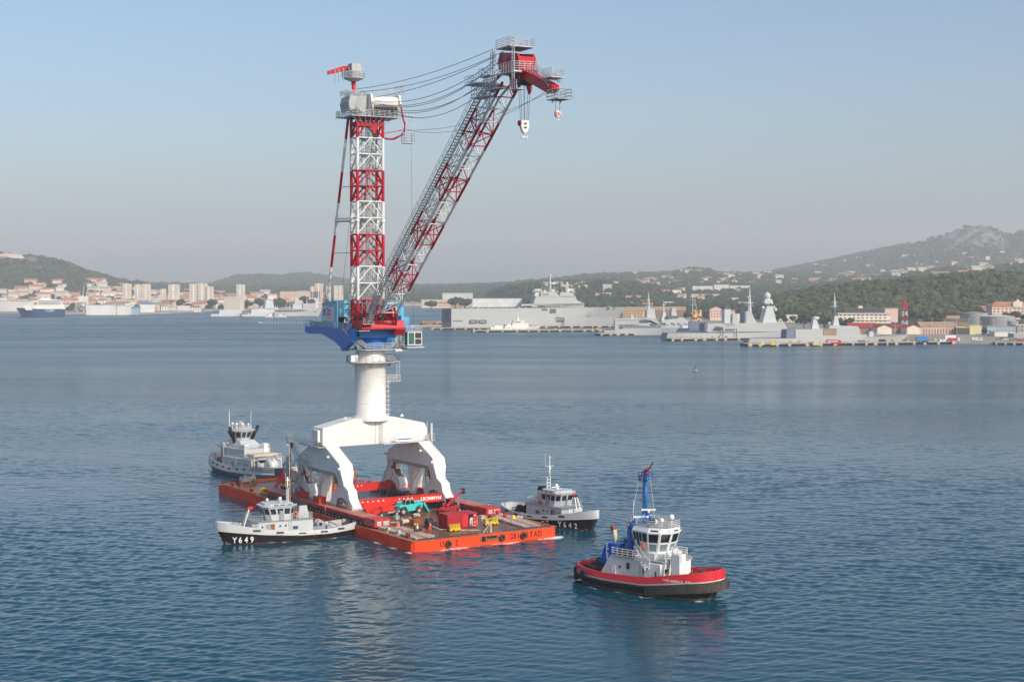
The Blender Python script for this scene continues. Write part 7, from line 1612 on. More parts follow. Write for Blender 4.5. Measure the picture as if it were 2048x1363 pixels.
# right harbour
B(1245, 1290, 622, 640, 'wall_ochre', 'roof_tan', 'ochre workshop with tan roof behind the left frigate', name='workshop', cat='workshop', rtype='gable', D=1800, depth=25)
B(1292, 1372, 620, 634, 'wall_brown', 'roof_tan', 'long brown workshop behind the naval masts', name='workshop', cat='workshop', rtype='gable', D=1850, depth=22)
B(1420, 1446, 618, 636, 'wall_pink', 'roof_tile', 'pink gabled house behind the frigate funnel', name='gabled_house', cat='house', rtype='gable_front', D=1750)
B(1447, 1470, 622, 636, 'wall_pink', 'roof_tile', 'pink low wing right of the pink gabled house', name='gabled_house', cat='house', rtype='gable', D=1780)
B(1470, 1486, 628, 640, 'wall_white', 'roof_pale', 'small white house behind the tall frigate mast', name='small_house', cat='house', D=1720)
B(1545, 1600, 630, 645, 'wall_cream', 'roof_pale', 'cream building with rounded roof between the radar towers', name='workshop', cat='workshop', D=1640)
B(1560, 1640, 626, 634, 'wall_pale', 'roof_tan', 'long pale block below the pine wood behind the radar tower', name='terrace', cat='building', D=1800)
B(1640, 1682, 627, 648, 'wall_pink', 'roof_pale', 'pink block left of the large cream harbour building', cat='building', D=1640)
t, Ft, w, l, h = B(1676, 1782, 627, 651, 'wall_cream', 'roof_pale', 'large cream harbour building with long window bands', name='harbour_office', cat='building', D=1560, depth=30, win=4.6)
MB().box(-w * 0.32, w * 0.42, -2, 12, h + 0.5, h + 4.6).build('upper_storey', 'window_dark', t, Ft); MB().box(-w * 0.34, w * 0.44, -3, 13, h + 4.6, h + 5.4).build('upper_roof', 'roof_dark', t, Ft); MB().box(-w * .05, w * .03, 0, 6, h + 5.4, h + 8).build('penthouse', 'wall_pink', t, Ft)
m = MB(); m.box(-w / 2, w / 2, -l / 2 - 1.2, -l / 2, h * 0.47, h * 0.53); m.box(-w / 2, w / 2, -l / 2 - 1.2, -l / 2, h * 0.97, h * 1.0); m.build('balcony', 'wall_white', t, Ft)
B(1770, 1796, 617, 645, 'wall_pink', 'roof_pale', 'pink stair tower at the right end of the large cream building', name='stair_tower', cat='building', D=1600, depth=12, floors=False)
B(1700, 1756, 655, 668, 'wall_brown', 'roof_red', 'left red roofed shed on the quay', name='quay_shed', cat='shed', rtype='gable', D=1290, depth=20, floors=False)
B(1755, 1784, 655, 667, 'wall_cream', 'roof_red', 'left cream gable end of the red roofed quay sheds', name='quay_shed', cat='shed', rtype='gable_front', D=1270, depth=24, floors=False)
B(1785, 1815, 655, 668, 'wall_brown', 'roof_red', 'middle red roofed shed between the two cream gables', name='quay_shed', cat='shed', rtype='gable', D=1290, depth=20, floors=False)
B(1814, 1842, 655, 667, 'wall_cream', 'roof_red', 'right cream gable end of the red roofed quay sheds', name='quay_shed', cat='shed', rtype='gable_front', D=1270, depth=24, floors=False)
t, Ft, w, l, h = B(1843, 1914, 654, 669, 'wall_pink', 'roof_tan', 'long pink workshop with tan roof and brown doors', name='quay_workshop', cat='workshop', rtype='gable', D=1270, depth=22, floors=False)
for k in range(12): MB().box(-w / 2 + 1.2 + k * w / 12.4, -w / 2 + 1.2 + k * w / 12.4 + w / 20, -l / 2 - 0.08, -l / 2 + 0.02, 0.2, h * 0.8).build('door', 'wall_brown', t, Ft)
B(1914, 1940, 655, 668, 'window_dark', 'wall_yellow', 'dark glazed shed with yellow roof edge', name='glazed_shed', cat='shed', D=1265, depth=16, floors=False)
B(1940, 1964, 652, 668, 'wall_yellow', 'wall_yellow', 'yellow cube building on the quay', name='yellow_building', cat='building', D=1265, depth=14, floors=False)
B(1975, 2034, 653, 666, 'wall_blue', 'roof_tan', 'blue grey workshop on the far right quay', name='workshop', cat='workshop', D=1290, depth=20)
B(2032, 2075, 650, 664, 'wall_grey', 'roof_pale', 'grey workshop at the right picture edge', name='workshop', cat='workshop', D=1290, depth=20)
B(1990, 2030, 664, 672, 'wall_pale', 'roof_pale', 'low pale shed with wide roof on the right quay', name='quay_shed', cat='shed', D=1215, depth=14, floors=False)
B(2028, 2080, 668, 676, 'wall_grey', 'roof_pale', 'low open shed at the right picture edge', name='quay_shed', cat='shed', D=1190, depth=14, floors=False)
t, Ft, w, l, h = B(1984, 2090, 612, 632, 'wall_pink', 'roof_tile', 'pink palace like building with red roof and central gable', name='arsenal_building', cat='building', D=1640, depth=22, rtype='hip', win=4.4)
MB().prism([(-6, h - 1), (4, h - 1), (4, h + 4.5), (1, h + 5.5), (-1, h + 8), (-3, h + 5.5), (-6, h + 4.5)], 'y', -l / 2 - 1, -l / 2 + 2).build('central_gable', 'wall_cream', t, Ft)
B(1965, 1984, 615, 632, 'wall_pink', 'roof_tile', 'lower wing left of the pink palace like building', name='arsenal_wing', cat='building', D=1680, depth=16, rtype='gable')
B(1880, 1920, 632, 644, 'wall_ochre', 'roof_tan', 'old ochre wall building below the pine wood', name='old_store', cat='building', D=1600, floors=False)
B(1890, 1936, 642, 652, 'wall_brown', 'roof_dark', 'dark roofed store left of the storage tanks', name='old_store', cat='building', D=1420, floors=False, rtype='gable')
for x0, x1, yt, yb, D, lab in ((1931, 1984, 626, 646, 1500, 'left grey storage tank with tan conical roof'), (1972, 2040, 633, 650, 1400, 'large grey storage tank with pale conical roof'), (2019, 2039, 642, 651, 1340, 'small grey tank before the large storage tank')):
    xa, xb = (x0 - PCX) / FPX * D, (x1 - PCX) / FPX * D; r_ = (xb - xa) / 2; zt = CAM_H - (yt - HORIZON) / FPX * D; zb = CAM_H - (yb - HORIZON) / FPX * D
    t = thing('storage_tank', lab, 'tank', ((xa + xb) / 2, D + r_, zb)); Ft = Frame(0, 0, 0); Ft.mat = WMAT[t.name]
    MB().lathe([(r_, -4), (r_, zt - zb)], (0, 0, 0), 36).build('shell', 'tank_grey', t, Ft); MB().lathe([(r_ + 0.2, zt - zb), (0.01, zt - zb + r_ * 0.12)], (0, 0, 0), 36).build('roof', 'roof_tan' if x0 == 1931 else 'roof_pale', t, Ft)
    m = MB()
    for z in (0.3, 0.6): m.lathe([(r_ + 0.05, (zt - zb) * z), (r_ + 0.12, (zt - zb) * z + 0.25)], (0, 0, 0), 36)
    m.ladder((0.3 * r_, -r_ * 0.97, 0), (0.3 * r_, -r_ * 0.97, zt - zb), (1, 0, 0), 0.5, 0.12, 1.0); m.build('stiffener', 'wall_grey', t, Ft)
# fort on the left hill
D = 4150; zf = float(height(20, D))
t = thing('hill_fort', 'pale stone fort with aerial on top of the left hill', 'fort', ((15 - PCX) / FPX * D, D, zf)); Ft = Frame(0, 0, 0); Ft.mat = WMAT[t.name]
MB().prism([(-62, -14), (-62, 4), (-30, 6), (-10, 9), (8, 10), (16, 8.5), (30, 8), (40, 3), (56, -14)], 'y', -14, 14).build('rampart', 'wall_pink', t, Ft); m = MB(); m.prism([(-40, 6), (-40, 9), (-22, 10), (-20, 6)], 'y', -6, 6); m.box(12, 30, -15, -13, -6, 2); m.box(-30, -16, -15, -13, -8, 1); m.build('bastion', 'wall_cream', t, Ft); m = MB(); m.tube((-6, 0, 4), (-6, 0, 16), 0.5, 5); m.tube((-2, 0, 4), (-2, 0, 12), 0.4, 5); m.build('aerial', 'wall_grey', t, Ft)
# individual trees near the harbour, each with trunk and crown
def tree(x, ytop, ybase, D, wpx, kind, label, group=None, seed=0):
    zb = CAM_H - (ybase - HORIZON) / FPX * D; zt = CAM_H - (ytop - HORIZON) / FPX * D; X_ = (x - PCX) / FPX * D; h = zt - zb; w = wpx / FPX * D / 2
    t = thing('cypress_tree' if kind == 'cypress' else 'broadleaf_tree', label, 'tree', (X_, D, zb), 0, group); Ft = Frame(0, 0, 0); Ft.mat = WMAT[t.name]
    MB().tube((0, 0, -3), (0, 0, h * 0.5), w * 0.09 + 0.1, 7, w * 0.05).build('trunk', 'rust' if False else 'wall_brown', t, Ft)
    rg_ = np.random.RandomState(seed); bv, bf_ = ico(1); vs = []; fs = []; o = 0; n = 26 if kind != 'cypress' else 12
    for i in range(n):
        if kind == 'cypress': p = np.array([rg_.normal(0, .12) * w, rg_.normal(0, .12) * w, h * (0.1 + 0.85 * i / n)]); s = w * (1.0 - 0.8 * i / n)
        else:
            d = rg_.normal(0, 1, 3); d /= np.linalg.norm(d); p = d * rg_.uniform(0.35, 0.75) * np.array([w, w, h * 0.36]) + np.array([0, 0, h * 0.62]); s = w * rg_.uniform(0.28, 0.46)
        vs.append(bv * (1 + rg_.uniform(-.35, .35, (len(bv), 1))) * s * np.array([1, 1, 1.6 if kind == 'cypress' else 0.8]) + p); fs.append(bf_ + o); o += len(bv)
    c = np_mesh('crown', np.concatenate(vs), np.concatenate(fs), 'tree_leaf', parent=t, mtx=Ft.mat)
TR = [(910, 596, 612, 2400, 32, 'dark round tree left of the long white warehouse'), (930, 599, 613, 2380, 30, 'broad tree overlapping the left end of the long white warehouse'), (862, 603, 613, 2500, 26, 'low broad tree on the shore just right of the crane'), (1608, 625, 652, 1440, 30, 'large green tree between the radar tower and the pink blocks'),
      (1629, 632, 655, 1430, 12, 'slim tree left of the pink harbour block'), (1857, 636, 653, 1360, 20, 'dark tree left of the long hedge above the pink workshop'), (1871, 635, 652, 1350, 34, 'wide dark tree above the long pink workshop'), (1885, 628, 642, 1500, 18, 'tree at the end of the ochre wall'), (1970, 657, 668, 1230, 14, 'small dark tree right of the yellow cube building'),
      (2012, 625, 640, 1560, 22, 'left dark tree before the pink palace like building'), (2030, 622, 640, 1570, 24, 'middle dark tree before the pink palace like building'), (2046, 628, 642, 1540, 16, 'right dark tree before the pink palace like building'), (345, 599, 615, 2600, 16, 'dark tree in the town above the blue roofed sheds'), (362, 596, 615, 2600, 22, 'round dark tree in the town left of the cream office'),
      (425, 597, 616, 2550, 26, 'large dark tree left of the square cream office'), (495, 601, 616, 2550, 24, 'round tree above the first grey ship'), (520, 597, 615, 2560, 28, 'dense tree behind the mast of the middle grey ship'), (560, 598, 614, 2560, 30, 'wide tree between the two grey ship masts'), (610, 590, 612, 2560, 22, 'tall dark tree left of the crane back stay'), (625, 598, 613, 2540, 20, 'lower tree left of the crane back stay'),
      (1372, 622, 640, 1620, 14, 'round green tree right of the orange radar mast'), (1412, 620, 642, 1660, 14, 'round tree left of the pink gabled house'), (1460, 626, 642, 1640, 18, 'tree behind the dark frigate funnel'), (1240, 614, 628, 2000, 26, 'round tree above the bow of the grey carrier'), (1290, 612, 626, 2000, 30, 'wide round tree behind the left frigate mast'), (1500, 630, 648, 1560, 16, 'dark tree between the two radar towers')]
for i, (x, yt, yb, D, w, lab) in enumerate(TR): tree(x, yt, yb, D, w, 'broad', lab, seed=i)
for i, (x, yt, yb, D) in enumerate(((1629, 628, 652, 1400), (1649, 630, 654, 1380))): tree(x, yt, yb, D, 5, 'cypress', ('left', 'right')[i] + ' dark slim cypress beside the pink harbour block', seed=50 + i)
for i in range(12): tree(540 + i * 4.2, 600 + (i % 3), 613, 2480, 4, 'cypress', 'slim poplar in the row behind the grey ships on the left', 'poplars behind the grey ships', seed=70 + i)

# ------------------------------------------------------------------ quays and piers
def pier(x0, y0, x1, y1, width, label, h=1.9, gap=9.0, fill=0.45):
    a = P(x0, y0, 0); b_ = P(x1, y1, 0); L_ = (b_ - a).length; ang = math.degrees(math.atan2(b_.y - a.y, b_.x - a.x)); F = Frame(a.x, a.y, ang)
    t = thing('pier', label, 'pier', (L_ / 2, width / 2, 0), fr=F)
    MB().box(0, L_, 0, width, h - 0.7, h).build('deck', 'concrete', t, F)
    MB().box(0.3, L_ - 0.3, 1.5, width - 1.5, -1, h - 0.7).build('core', 'quay_dark', t, F)
    m = MB(); x = 0.4; r_ = random.Random(int(x0))
    while x < L_ - 2: w = r_.uniform(1.2, 3.2); m.box(x, x + w, -0.15, 1.6, -1, h - 0.05); x += w + gap * r_.uniform(0.5, 1.4)
    m.build('caisson', 'kerb', t, F, kind='stuff')
    m = MB(); x = 3
    while x < L_ - 3: m.cbox(x, r_.uniform(2, width - 2), h, r_.uniform(0.6, 2.2), r_.uniform(0.6, 1.6), r_.uniform(0.4, 1.6)); x += r_.uniform(4, 12)
    m.build('quay_fitting', 'wall_ochre', t, F, kind='stuff')
    return t, F, L_
pier(862, 659, 1052, 659, 14, 'pier with dark gaps under the stern of the grey carrier')
pier(945, 664, 1212, 662.5, 13, 'pier with dark gaps in front of the white patrol ship')
pier(1050, 655.5, 1330, 653.5, 12, 'rear pier along the side of the grey carrier')
pier(1201, 671, 1340, 668.5, 12, 'pier in front of the left frigate')
pier(1343, 681.5, 1500, 679, 12, 'pier in front of the radar dome frigate')
PQ, FQ, LQ = pier(1496, 692.5, 1912, 687.5, 16, 'long pier with tyres and gaps in front of the nearest frigate', 2.1)
pier(1990, 689, 2140, 690, 20, 'dark edged quay at the right picture edge', 2.1)
t = thing('breakwater', 'low stone breakwater with orange rocks right of the crane', 'breakwater', tuple(P(850, 652, 0)))
a = P(812, 653.5, 0); b_ = P(905, 652.5, 0); L_ = (b_ - a).length; F = Frame(a.x, a.y, math.degrees(math.atan2(b_.y - a.y, b_.x - a.x)))
MB().prism([(0, -1), (1.5, 1.6), (12, 1.6), (13, -1)], 'x', 0, L_).build('wall', 'concrete', t, F)
bv, bf_ = ico(1); vs = []; fs = []; o = 0; rr = np.random.RandomState(3)
for i in range(90):
    s = rr.uniform(1.0, 2.6); vs.append(bv * (1 + rr.uniform(-.3, .3, (12 if len(bv) == 12 else len(bv), 1))) * s + np.array([L_ * 0.45 + rr.uniform(0, 26), 16 + rr.uniform(-3, 6), 1.0 + rr.uniform(0, 3)])); fs.append(bf_ + o); o += len(bv)
np_mesh('rock_heap', np.concatenate(vs), np.concatenate(fs), 'rock_pile', parent=t, mtx=F.mat, kind='stuff')
for i in range(26):
    p = P(524 + i * 6.6, 646.0 - i * 0.02, 0); m = MB(); m.lathe([(0.001, -0.3), (0.8, -0.1), (0.8, 0.5), (0.3, 0.9), (0.001, 0.95)], tuple(p), 8)
    m.build('marker_float', 'white_paint', label='small white float in the line left of and behind the crane', cat='float', group='line of white floats')
m = MB(); p = P(521, 645.5, 0); m.prism([(-3, 0), (3, 0), (2.4, 0.8), (-2.6, 0.9)], 'y', -1, 1); 
o = m.build('small_boat', 'ship_pale', label='small white boat at the left end of the float line', cat='boat', fr=Frame(p.x, p.y, 10))
p = P(1391, 741, 0); t = thing('channel_buoy', 'dark channel buoy alone on the water to the right', 'buoy', tuple(p)); F = Frame(p.x, p.y, 0)
MB().lathe([(0.2, -0.5), (1.3, -0.3), (1.3, 0.4), (0.5, 0.7), (0.001, 0.7)], (0, 0, 0), 14).build('float', 'navy_grey', t, F)
MB().lathe([(0.45, 0.7), (0.2, 2.0), (0.001, 2.0)], (0, 0, 0), 8).build('tower', 'dark_steel', t, F); MB().ball((0, 0, 2.4), 0.35, 8).build('topmark', 'black', t, F)
p = P(521, 669, 0); t = thing('channel_buoy', 'tiny dark buoy alone on the water left of the crane', 'buoy', tuple(p)); F = Frame(p.x, p.y, 0)
MB().lathe([(0.2, -0.5), (1.2, -0.3), (1.2, 0.5), (0.001, 0.6)], (0, 0, 0), 12).build('float', 'navy_grey', t, F); MB().lathe([(0.5, 0.5), (0.15, 2.4), (0.001, 2.4)], (0, 0, 0), 8).build('tower', 'dark_steel', t, F)

# ------------------------------------------------------------------ moored ships
def ship_frame(xs, ys, xb, Lm):
    """stern waterline at photo (xs,ys); heading so that the bow waterline column is xb with length Lm"""
    s = P(xs, ys, 0); best = None
    for k in range(-600, 601):
        a = R(k * 0.1); X_, Y_ = s.x + Lm * math.cos(a), s.y + Lm * math.sin(a); px_ = PCX + FPX * X_ / Y_
        if best is None or abs(px_ - xb) < best[0] - 0.01 and k >= 0 or best is None: best = (abs(px_ - xb), k * 0.1)
    return Frame(s.x, s.y, best[1])
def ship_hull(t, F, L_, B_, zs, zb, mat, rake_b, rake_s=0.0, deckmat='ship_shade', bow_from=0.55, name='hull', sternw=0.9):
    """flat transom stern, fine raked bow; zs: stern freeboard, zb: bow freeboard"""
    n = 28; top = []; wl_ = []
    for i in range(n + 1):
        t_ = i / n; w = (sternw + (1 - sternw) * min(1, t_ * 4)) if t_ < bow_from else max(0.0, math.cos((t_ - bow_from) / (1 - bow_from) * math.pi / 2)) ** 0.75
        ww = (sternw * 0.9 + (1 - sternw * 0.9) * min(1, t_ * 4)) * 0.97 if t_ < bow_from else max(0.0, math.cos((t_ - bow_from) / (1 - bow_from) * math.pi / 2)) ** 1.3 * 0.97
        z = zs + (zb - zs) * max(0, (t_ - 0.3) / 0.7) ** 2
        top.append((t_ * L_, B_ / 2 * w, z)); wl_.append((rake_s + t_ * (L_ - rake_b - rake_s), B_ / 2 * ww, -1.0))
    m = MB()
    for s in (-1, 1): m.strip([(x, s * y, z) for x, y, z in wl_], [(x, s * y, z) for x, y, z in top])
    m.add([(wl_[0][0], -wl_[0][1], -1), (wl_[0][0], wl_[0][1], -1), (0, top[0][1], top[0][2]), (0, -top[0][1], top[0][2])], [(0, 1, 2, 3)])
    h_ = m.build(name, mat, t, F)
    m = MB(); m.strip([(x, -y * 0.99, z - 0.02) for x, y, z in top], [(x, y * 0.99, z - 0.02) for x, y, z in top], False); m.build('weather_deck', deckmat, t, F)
    return h_
def pxp(F, pts, c=0.0): return [F.py(x, y, c) for x, y in pts]
def sup(t, F, pts, y0, y1, mat='ship_grey', name='superstructure', inset=0.0):
    q = pxp(F, pts, (y0 + y1) / 2); m = MB(); m.prism(q, 'y', y0, y1); return m.build(name, mat, t, F)
def holes(par, F, rects, y, mat='ship_dark', name='opening', one=True):
    for x0, y0, x1, y1 in rects:
        (a, z1), (b_, z0) = F.py(x0, y0, y), F.py(x1, y1, y); MB().box(a, b_, y - 0.12, y + 0.06, z0, z1).build(name, mat, par, F)
# the large flat decked carrier
F = ship_frame(893, 655.5, 1243, 196); t = thing('helicopter_carrier', 'huge light grey flat decked naval carrier moored in the centre background', 'warship', (98, 0, 0), fr=F)
YN = -15.0
zd = F.py(905, 617, YN)[1]; zf_ = F.py(1240, 611, YN)[1]
# box like hull, flared bow
prof = [(0, zd), (199, zd + 0.5)]
m = MB(); n = 30; dk_ = []; wl_ = []
for i in range(n + 1):
    t_ = i / n; x = t_ * 199; w = 15.5 if t_ < 0.72 else 15.5 * max(0.30, 1 - ((t_ - 0.72) / 0.28) ** 2 * 0.62); dk_.append((x, w, zd + 0.5 * t_))
    ww = 14.5 if t_ < 0.6 else 14.5 * max(0.0, 1 - ((t_ - 0.6) / 0.4) ** 1.6); wl_.append((t_ * 183, ww, -1))
for s in (-1, 1):
    mid_ = [(a[0] * 0.55 + c[0] * 0.45, s * (a[1] * 0.35 + c[1] * 0.65), 8.0 + (t_i / n) * 2) for t_i, (a, c) in enumerate(zip(dk_, wl_))]
    m.strip([(x, s * y, z) for x, y, z in wl_], mid_); m.strip(mid_, [(x, s * y, z) for x, y, z in dk_])
m.add([(dk_[-1][0], -dk_[-1][1], dk_[-1][2]), (dk_[-1][0], dk_[-1][1], dk_[-1][2]), (wl_[-1][0] * .45 + dk_[-1][0] * .55, 2.5, 10), (wl_[-1][0] * .45 + dk_[-1][0] * .55, -2.5, 10)], [(0, 1, 2, 3)])
m.build('hull', 'ship_grey', t, F)
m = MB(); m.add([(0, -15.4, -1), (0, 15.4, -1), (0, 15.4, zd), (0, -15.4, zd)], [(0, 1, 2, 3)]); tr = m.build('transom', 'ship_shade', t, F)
MB().box(-0.2, 0.1, -9, 6, 8, zd - 1.5).build('stern_gate', 'ship_dark', tr, F); MB().box(-0.3, 0.1, -12, 12, 1.0, 5.5).build('dock_door', 'navy_grey', tr, F)
m = MB(); m.strip([(x, -y, z) for x, y, z in dk_], [(x, y, z) for x, y, z in dk_], False); m.build('flight_deck', 'ship_dark', t, F)
Y0, Y1 = -14.5, -6.0; hl = t
for pts, nm, mt in (([(1040, 612), (1040, 608), (1165, 606), (1165, 614)], 'superstructure', 'ship_grey'), ([(1064, 610), (1068, 594), (1085, 592), (1148, 592), (1151, 600), (1164, 606), (1164, 612)], 'island', 'ship_grey'), ([(1078, 594), (1079, 586), (1104, 583), (1112, 588), (1112, 594)], 'bridge', 'ship_grey'),
                    ([(1116, 594), (1118, 584), (1143, 585), (1146, 594)], 'funnel_block', 'ship_grey'), ([(1066, 592), (1068, 584), (1074, 584), (1075, 592)], 'radar_house', 'ship_pale')):
    sup(t, F, pts, Y0, Y1 if nm != 'island' else -7.0, mt, nm)
m = MB()
for x0, w0, z0, z1 in ((1100.5, 2.2, 588, 551),):
    a = F.py(x0, z0, -10)[0]; m.tube((a, -10, F.py(x0, z0, -10)[1]), (a, -10, F.py(x0, z1, -10)[1]), 1.7, 8, 0.5); m.ball((a, -10, F.py(x0, 550.5, -10)[1]), 1.3, 8); m.tube((a - 4, -10, F.py(x0, 566, -10)[1]), (a + 5, -10, F.py(x0, 566, -10)[1]), 0.4, 5); m.cbox(a + 3.5, -10, F.py(x0, 568, -10)[1], 5, 2, 1.6)
a = F.py(1134, 580, -10)[0]; m.tube((a, -10, F.py(1134, 586, -10)[1]), (a, -10, F.py(1134, 567, -10)[1]), 2.6, 4, 1.4); m.ball((a, -10, F.py(1134, 566, -10)[1]), 1.4, 8)
m.build('mast', 'ship_pale', t, F)
m = MB(); r5 = random.Random(4)
for k in range(46):
    xx = r5.uniform(1068, 1150); yy = r5.uniform(578, 592); q5 = F.py(xx, yy, -10); m.cbox(q5[0], r5.uniform(-14, -7), q5[1] - 1.5, r5.uniform(0.6, 3.2), 1.6, r5.uniform(0.8, 3.6))
for k in range(14):
    xx = r5.uniform(1070, 1150); q5 = F.py(xx, 588, -10); m.tube((q5[0], -11, q5[1] - 2), (q5[0], -11, q5[1] + r5.uniform(3, 9)), 0.22, 4)
m.build('mast_equipment', 'ship_pale', t, F)
m = MB()
for k in range(34):
    xx = r5.uniform(905, 1235); q5 = F.py(xx, 614, -15); m.cbox(q5[0], r5.uniform(-15, -12), zd, r5.uniform(0.8, 3), 1.5, r5.uniform(0.6, 1.8))
m.build('deck_equipment', 'navy_grey', t, F)
wi = [(1079, 611, 1087, 612.5), (1046, 611, 1064, 612.3)] + [(1075 + k * 6, 610.3, 1079 + k * 6, 612.0) for k in range(8)] + [(1126 + k * 4, 610.3, 1128.5 + k * 4, 611.8) for k in range(3)] + [(1085 + k * 4.3, 587, 1088 + k * 4.3, 589.4) for k in range(3)]
holes(t, F, wi, -14.6, name='bridge_window')
holes(t, F, [(1100, 617.5, 1112, 625.5), (939, 639.5, 955, 646), (958, 639.5, 973, 646), (1113, 640, 1128, 642.5)] + [(907 + k * 5, 640, 909.5 + k * 5, 642) for k in range(4)] + [(1084 + k * 4, 617, 1087 + k * 4, 620.5) for k in range(3)], -15.75, name='side_opening')
holes(t, F, [(942, 641.5, 950, 644.5), (961, 641.5, 970, 644.5)], -15.95, 'navy_grey', 'davit_boat')
pz_ = F.py(1176, 629.5, -15.2); text('L9013', 2.6, 'navy_grey', t, (pz_[0], -15.4, pz_[1]), (1, 0, 0), (0, 0, 1), name='lettering', ext=0.1, fr=F)
m = MB(); a = F.py(1126, 650, -16); m.path([(a[0], -17, 2), (a[0] + 1, -17, 9), (a[0] - 8, -17, 10.2)], 0.5, 5); m.build('crane_arm', 'dark_steel', t, F)
# generic grey warship made from side profiles
def warship(F, L_, B_, zs, zb, rake, label, name='frigate', hullmat='ship_grey', **k):
    t = thing(name, label, 'warship', (L_ / 2, 0, 0), fr=F); ship_hull(t, F, L_, B_, zs, zb, hullmat, rake, -2.0, **k)
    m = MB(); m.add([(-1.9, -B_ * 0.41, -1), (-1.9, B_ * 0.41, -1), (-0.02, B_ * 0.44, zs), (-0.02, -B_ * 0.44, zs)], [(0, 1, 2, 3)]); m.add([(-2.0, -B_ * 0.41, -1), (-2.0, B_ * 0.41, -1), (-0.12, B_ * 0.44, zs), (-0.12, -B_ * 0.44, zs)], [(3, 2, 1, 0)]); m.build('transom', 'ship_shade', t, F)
    return t
def mast(t, F, x, y0, y1, r0, r1, arms=(), c=0.0, mat='ship_pale', name='mast'):
    a, z0 = F.py(x, y0, c); _, z1 = F.py(x, y1, c); m = MB(); m.tube((a, c, z0), (a, c, z1), r0, 6, r1)
    for yy, w in arms: z = F.py(x, yy, c)[1]; m.tube((a - w, c, z), (a + w, c, z), 0.22, 4); m.tube((a, c - w, z), (a, c + w, z), 0.22, 4); m.cbox(a, c, z - 0.6, 1.6, 1.6, 1.2)
    return m.build(name, mat, t, F)
# white patrol ship
F = ship_frame(979, 662.6, 1078, 48); t = thing('patrol_ship', 'bright white patrol ship moored in front of the grey carrier', 'ship', (24, 0, 0), fr=F)
ship_hull(t, F, 50, 9, 3.2, 5.2, 'white_paint', 5, deckmat='wall_pale')
for pts in ([(1008, 655), (1010, 648), (1018, 647), (1022, 652), (1024, 645), (1054, 646), (1057, 655)], [(1024, 647), (1027, 640), (1044, 640), (1050, 647)]): sup(t, F, pts, -3.4, 3.4, 'white_paint')
mast(t, F, 1035, 641, 628, 1.4, 0.25, ((636, 2.5),), mat='white_paint'); mast(t, F, 1021, 650, 640, 0.7, 0.2, mat='white_paint'); holes(t, F, [(1010, 649, 1014, 651), (1029, 642.5, 1042, 644)], -3.5, name='window')
m = MB(); m.cbox(8, 0, 3.2, 8, 5, 2.4); m.cbox(2, 0, 3, 3, 5, 1.4); m.build('aft_gear', 'wall_pale', t, F)
# left frigate
F = ship_frame(1208, 669.2, 1352, 62); t = warship(F, 66, 13, 4.2, 6.5, 6, 'grey warship with stepped hangar on the pier right of the carrier')
for pts in ([(1229, 661), (1229, 638), (1284, 638), (1300, 640), (1320, 650), (1320, 661)], [(1284, 640), (1288, 634), (1310, 636), (1318, 644), (1318, 650)]): sup(t, F, pts, -5.5, 5.5)
sup(t, F, [(1294, 640), (1294, 618), (1308, 616), (1312, 640)], -2.4, 2.4, 'ship_pale', 'mast_tower'); mast(t, F, 1297, 622, 584, 1.6, 0.2, ((612, 3), (600, 2.5), (606, 1.5)))
sup(t, F, [(1261, 640), (1264, 626), (1268, 640)], -1.5, 1.5, 'ship_pale', 'aft_tower'); sup(t, F, [(1228, 639), (1228, 637), (1286, 637), (1286, 639)], -6.0, 6.0, 'ship_pale', 'hangar_roof')
holes(t, F, [(1279, 640, 1297, 645.5), (1238, 649, 1246, 657), (1249, 649, 1276, 651.5), (1300, 647, 1314, 651.5)], -5.6); 
m = MB()
for k in range(22): q = F.py(1240 + k * 4, 652, -5); m.cbox(q[0], -5.8, q[1] - 1, 1.2, 0.8, 1 + random.random() * 1.5)
m.build('deck_gear', 'navy_grey', t, F)
# second ship in the group: dark masts, blue hulled tug, orange radar trailer mast
F = ship_frame(1312, 658.5, 1452, 75); F.o = (F.o[0], F.o[1]); t = warship(F, 76, 13, 4.0, 6.5, 6, 'older grey warship with pointed masts behind the left frigate')
sup(t, F, [(1316, 656), (1320, 640), (1360, 634), (1372, 640), (1400, 646), (1400, 656)], -5, 5); sup(t, F, [(1321, 642), (1325, 625), (1329, 623), (1334, 642)], -2.0, 2.0, 'ship_pale', 'mast_tower'); mast(t, F, 1327, 628, 600, 0.9, 0.2, ((610, 2.5), (618, 1.5)))
sup(t, F, [(1341, 636), (1342, 616), (1349, 615), (1354, 636)], -2.2, 2.2, 'ship_grey', 'funnel'); sup(t, F, [(1330, 636), (1330, 631), (1352, 631), (1353, 636)], -5.4, 5.4, 'ship_dark', 'bridge_screen')
holes(t, F, [(1318, 645, 1330, 651)], -5.1)
m = MB()
for k in range(26): q = F.py(1318 + k * 3.2, 648 + (k % 4) * 2, -5); m.cbox(q[0], -5.6, q[1], 1.4, 0.8, 0.8 + random.random() * 2)
m.build('deck_gear', 'navy_grey', t, F)
F = ship_frame(1347, 660, 1392, 27); t = thing('coastal_workboat', 'dark blue hulled workboat between the grey warships', 'boat', (12, 0, 0), fr=F); ship_hull(t, F, 28, 7, 2.0, 3.2, 'ferry_blue', 3, deckmat='wall_pale'); sup(t, F, [(1362, 656), (1363, 651), (1381, 650), (1386, 656)], -2.4, 2.4, 'ship_pale', 'wheelhouse')
D = 1330.0; q = Q(1392, 655, D); t = thing('radar_mast', 'orange and white covered mast standing behind the radar dome frigate bow', 'mast', tuple(q)); F = Frame(q.x, q.y, 0)
M('tarp_orange', (0.75, 0.42, 0.20), 0.7, var=0.5, sc=0.6)
zt = Q(1392, 622, D).z; zz = Q(1392, 642, D).z
m = MB(); rr = random.Random(2)
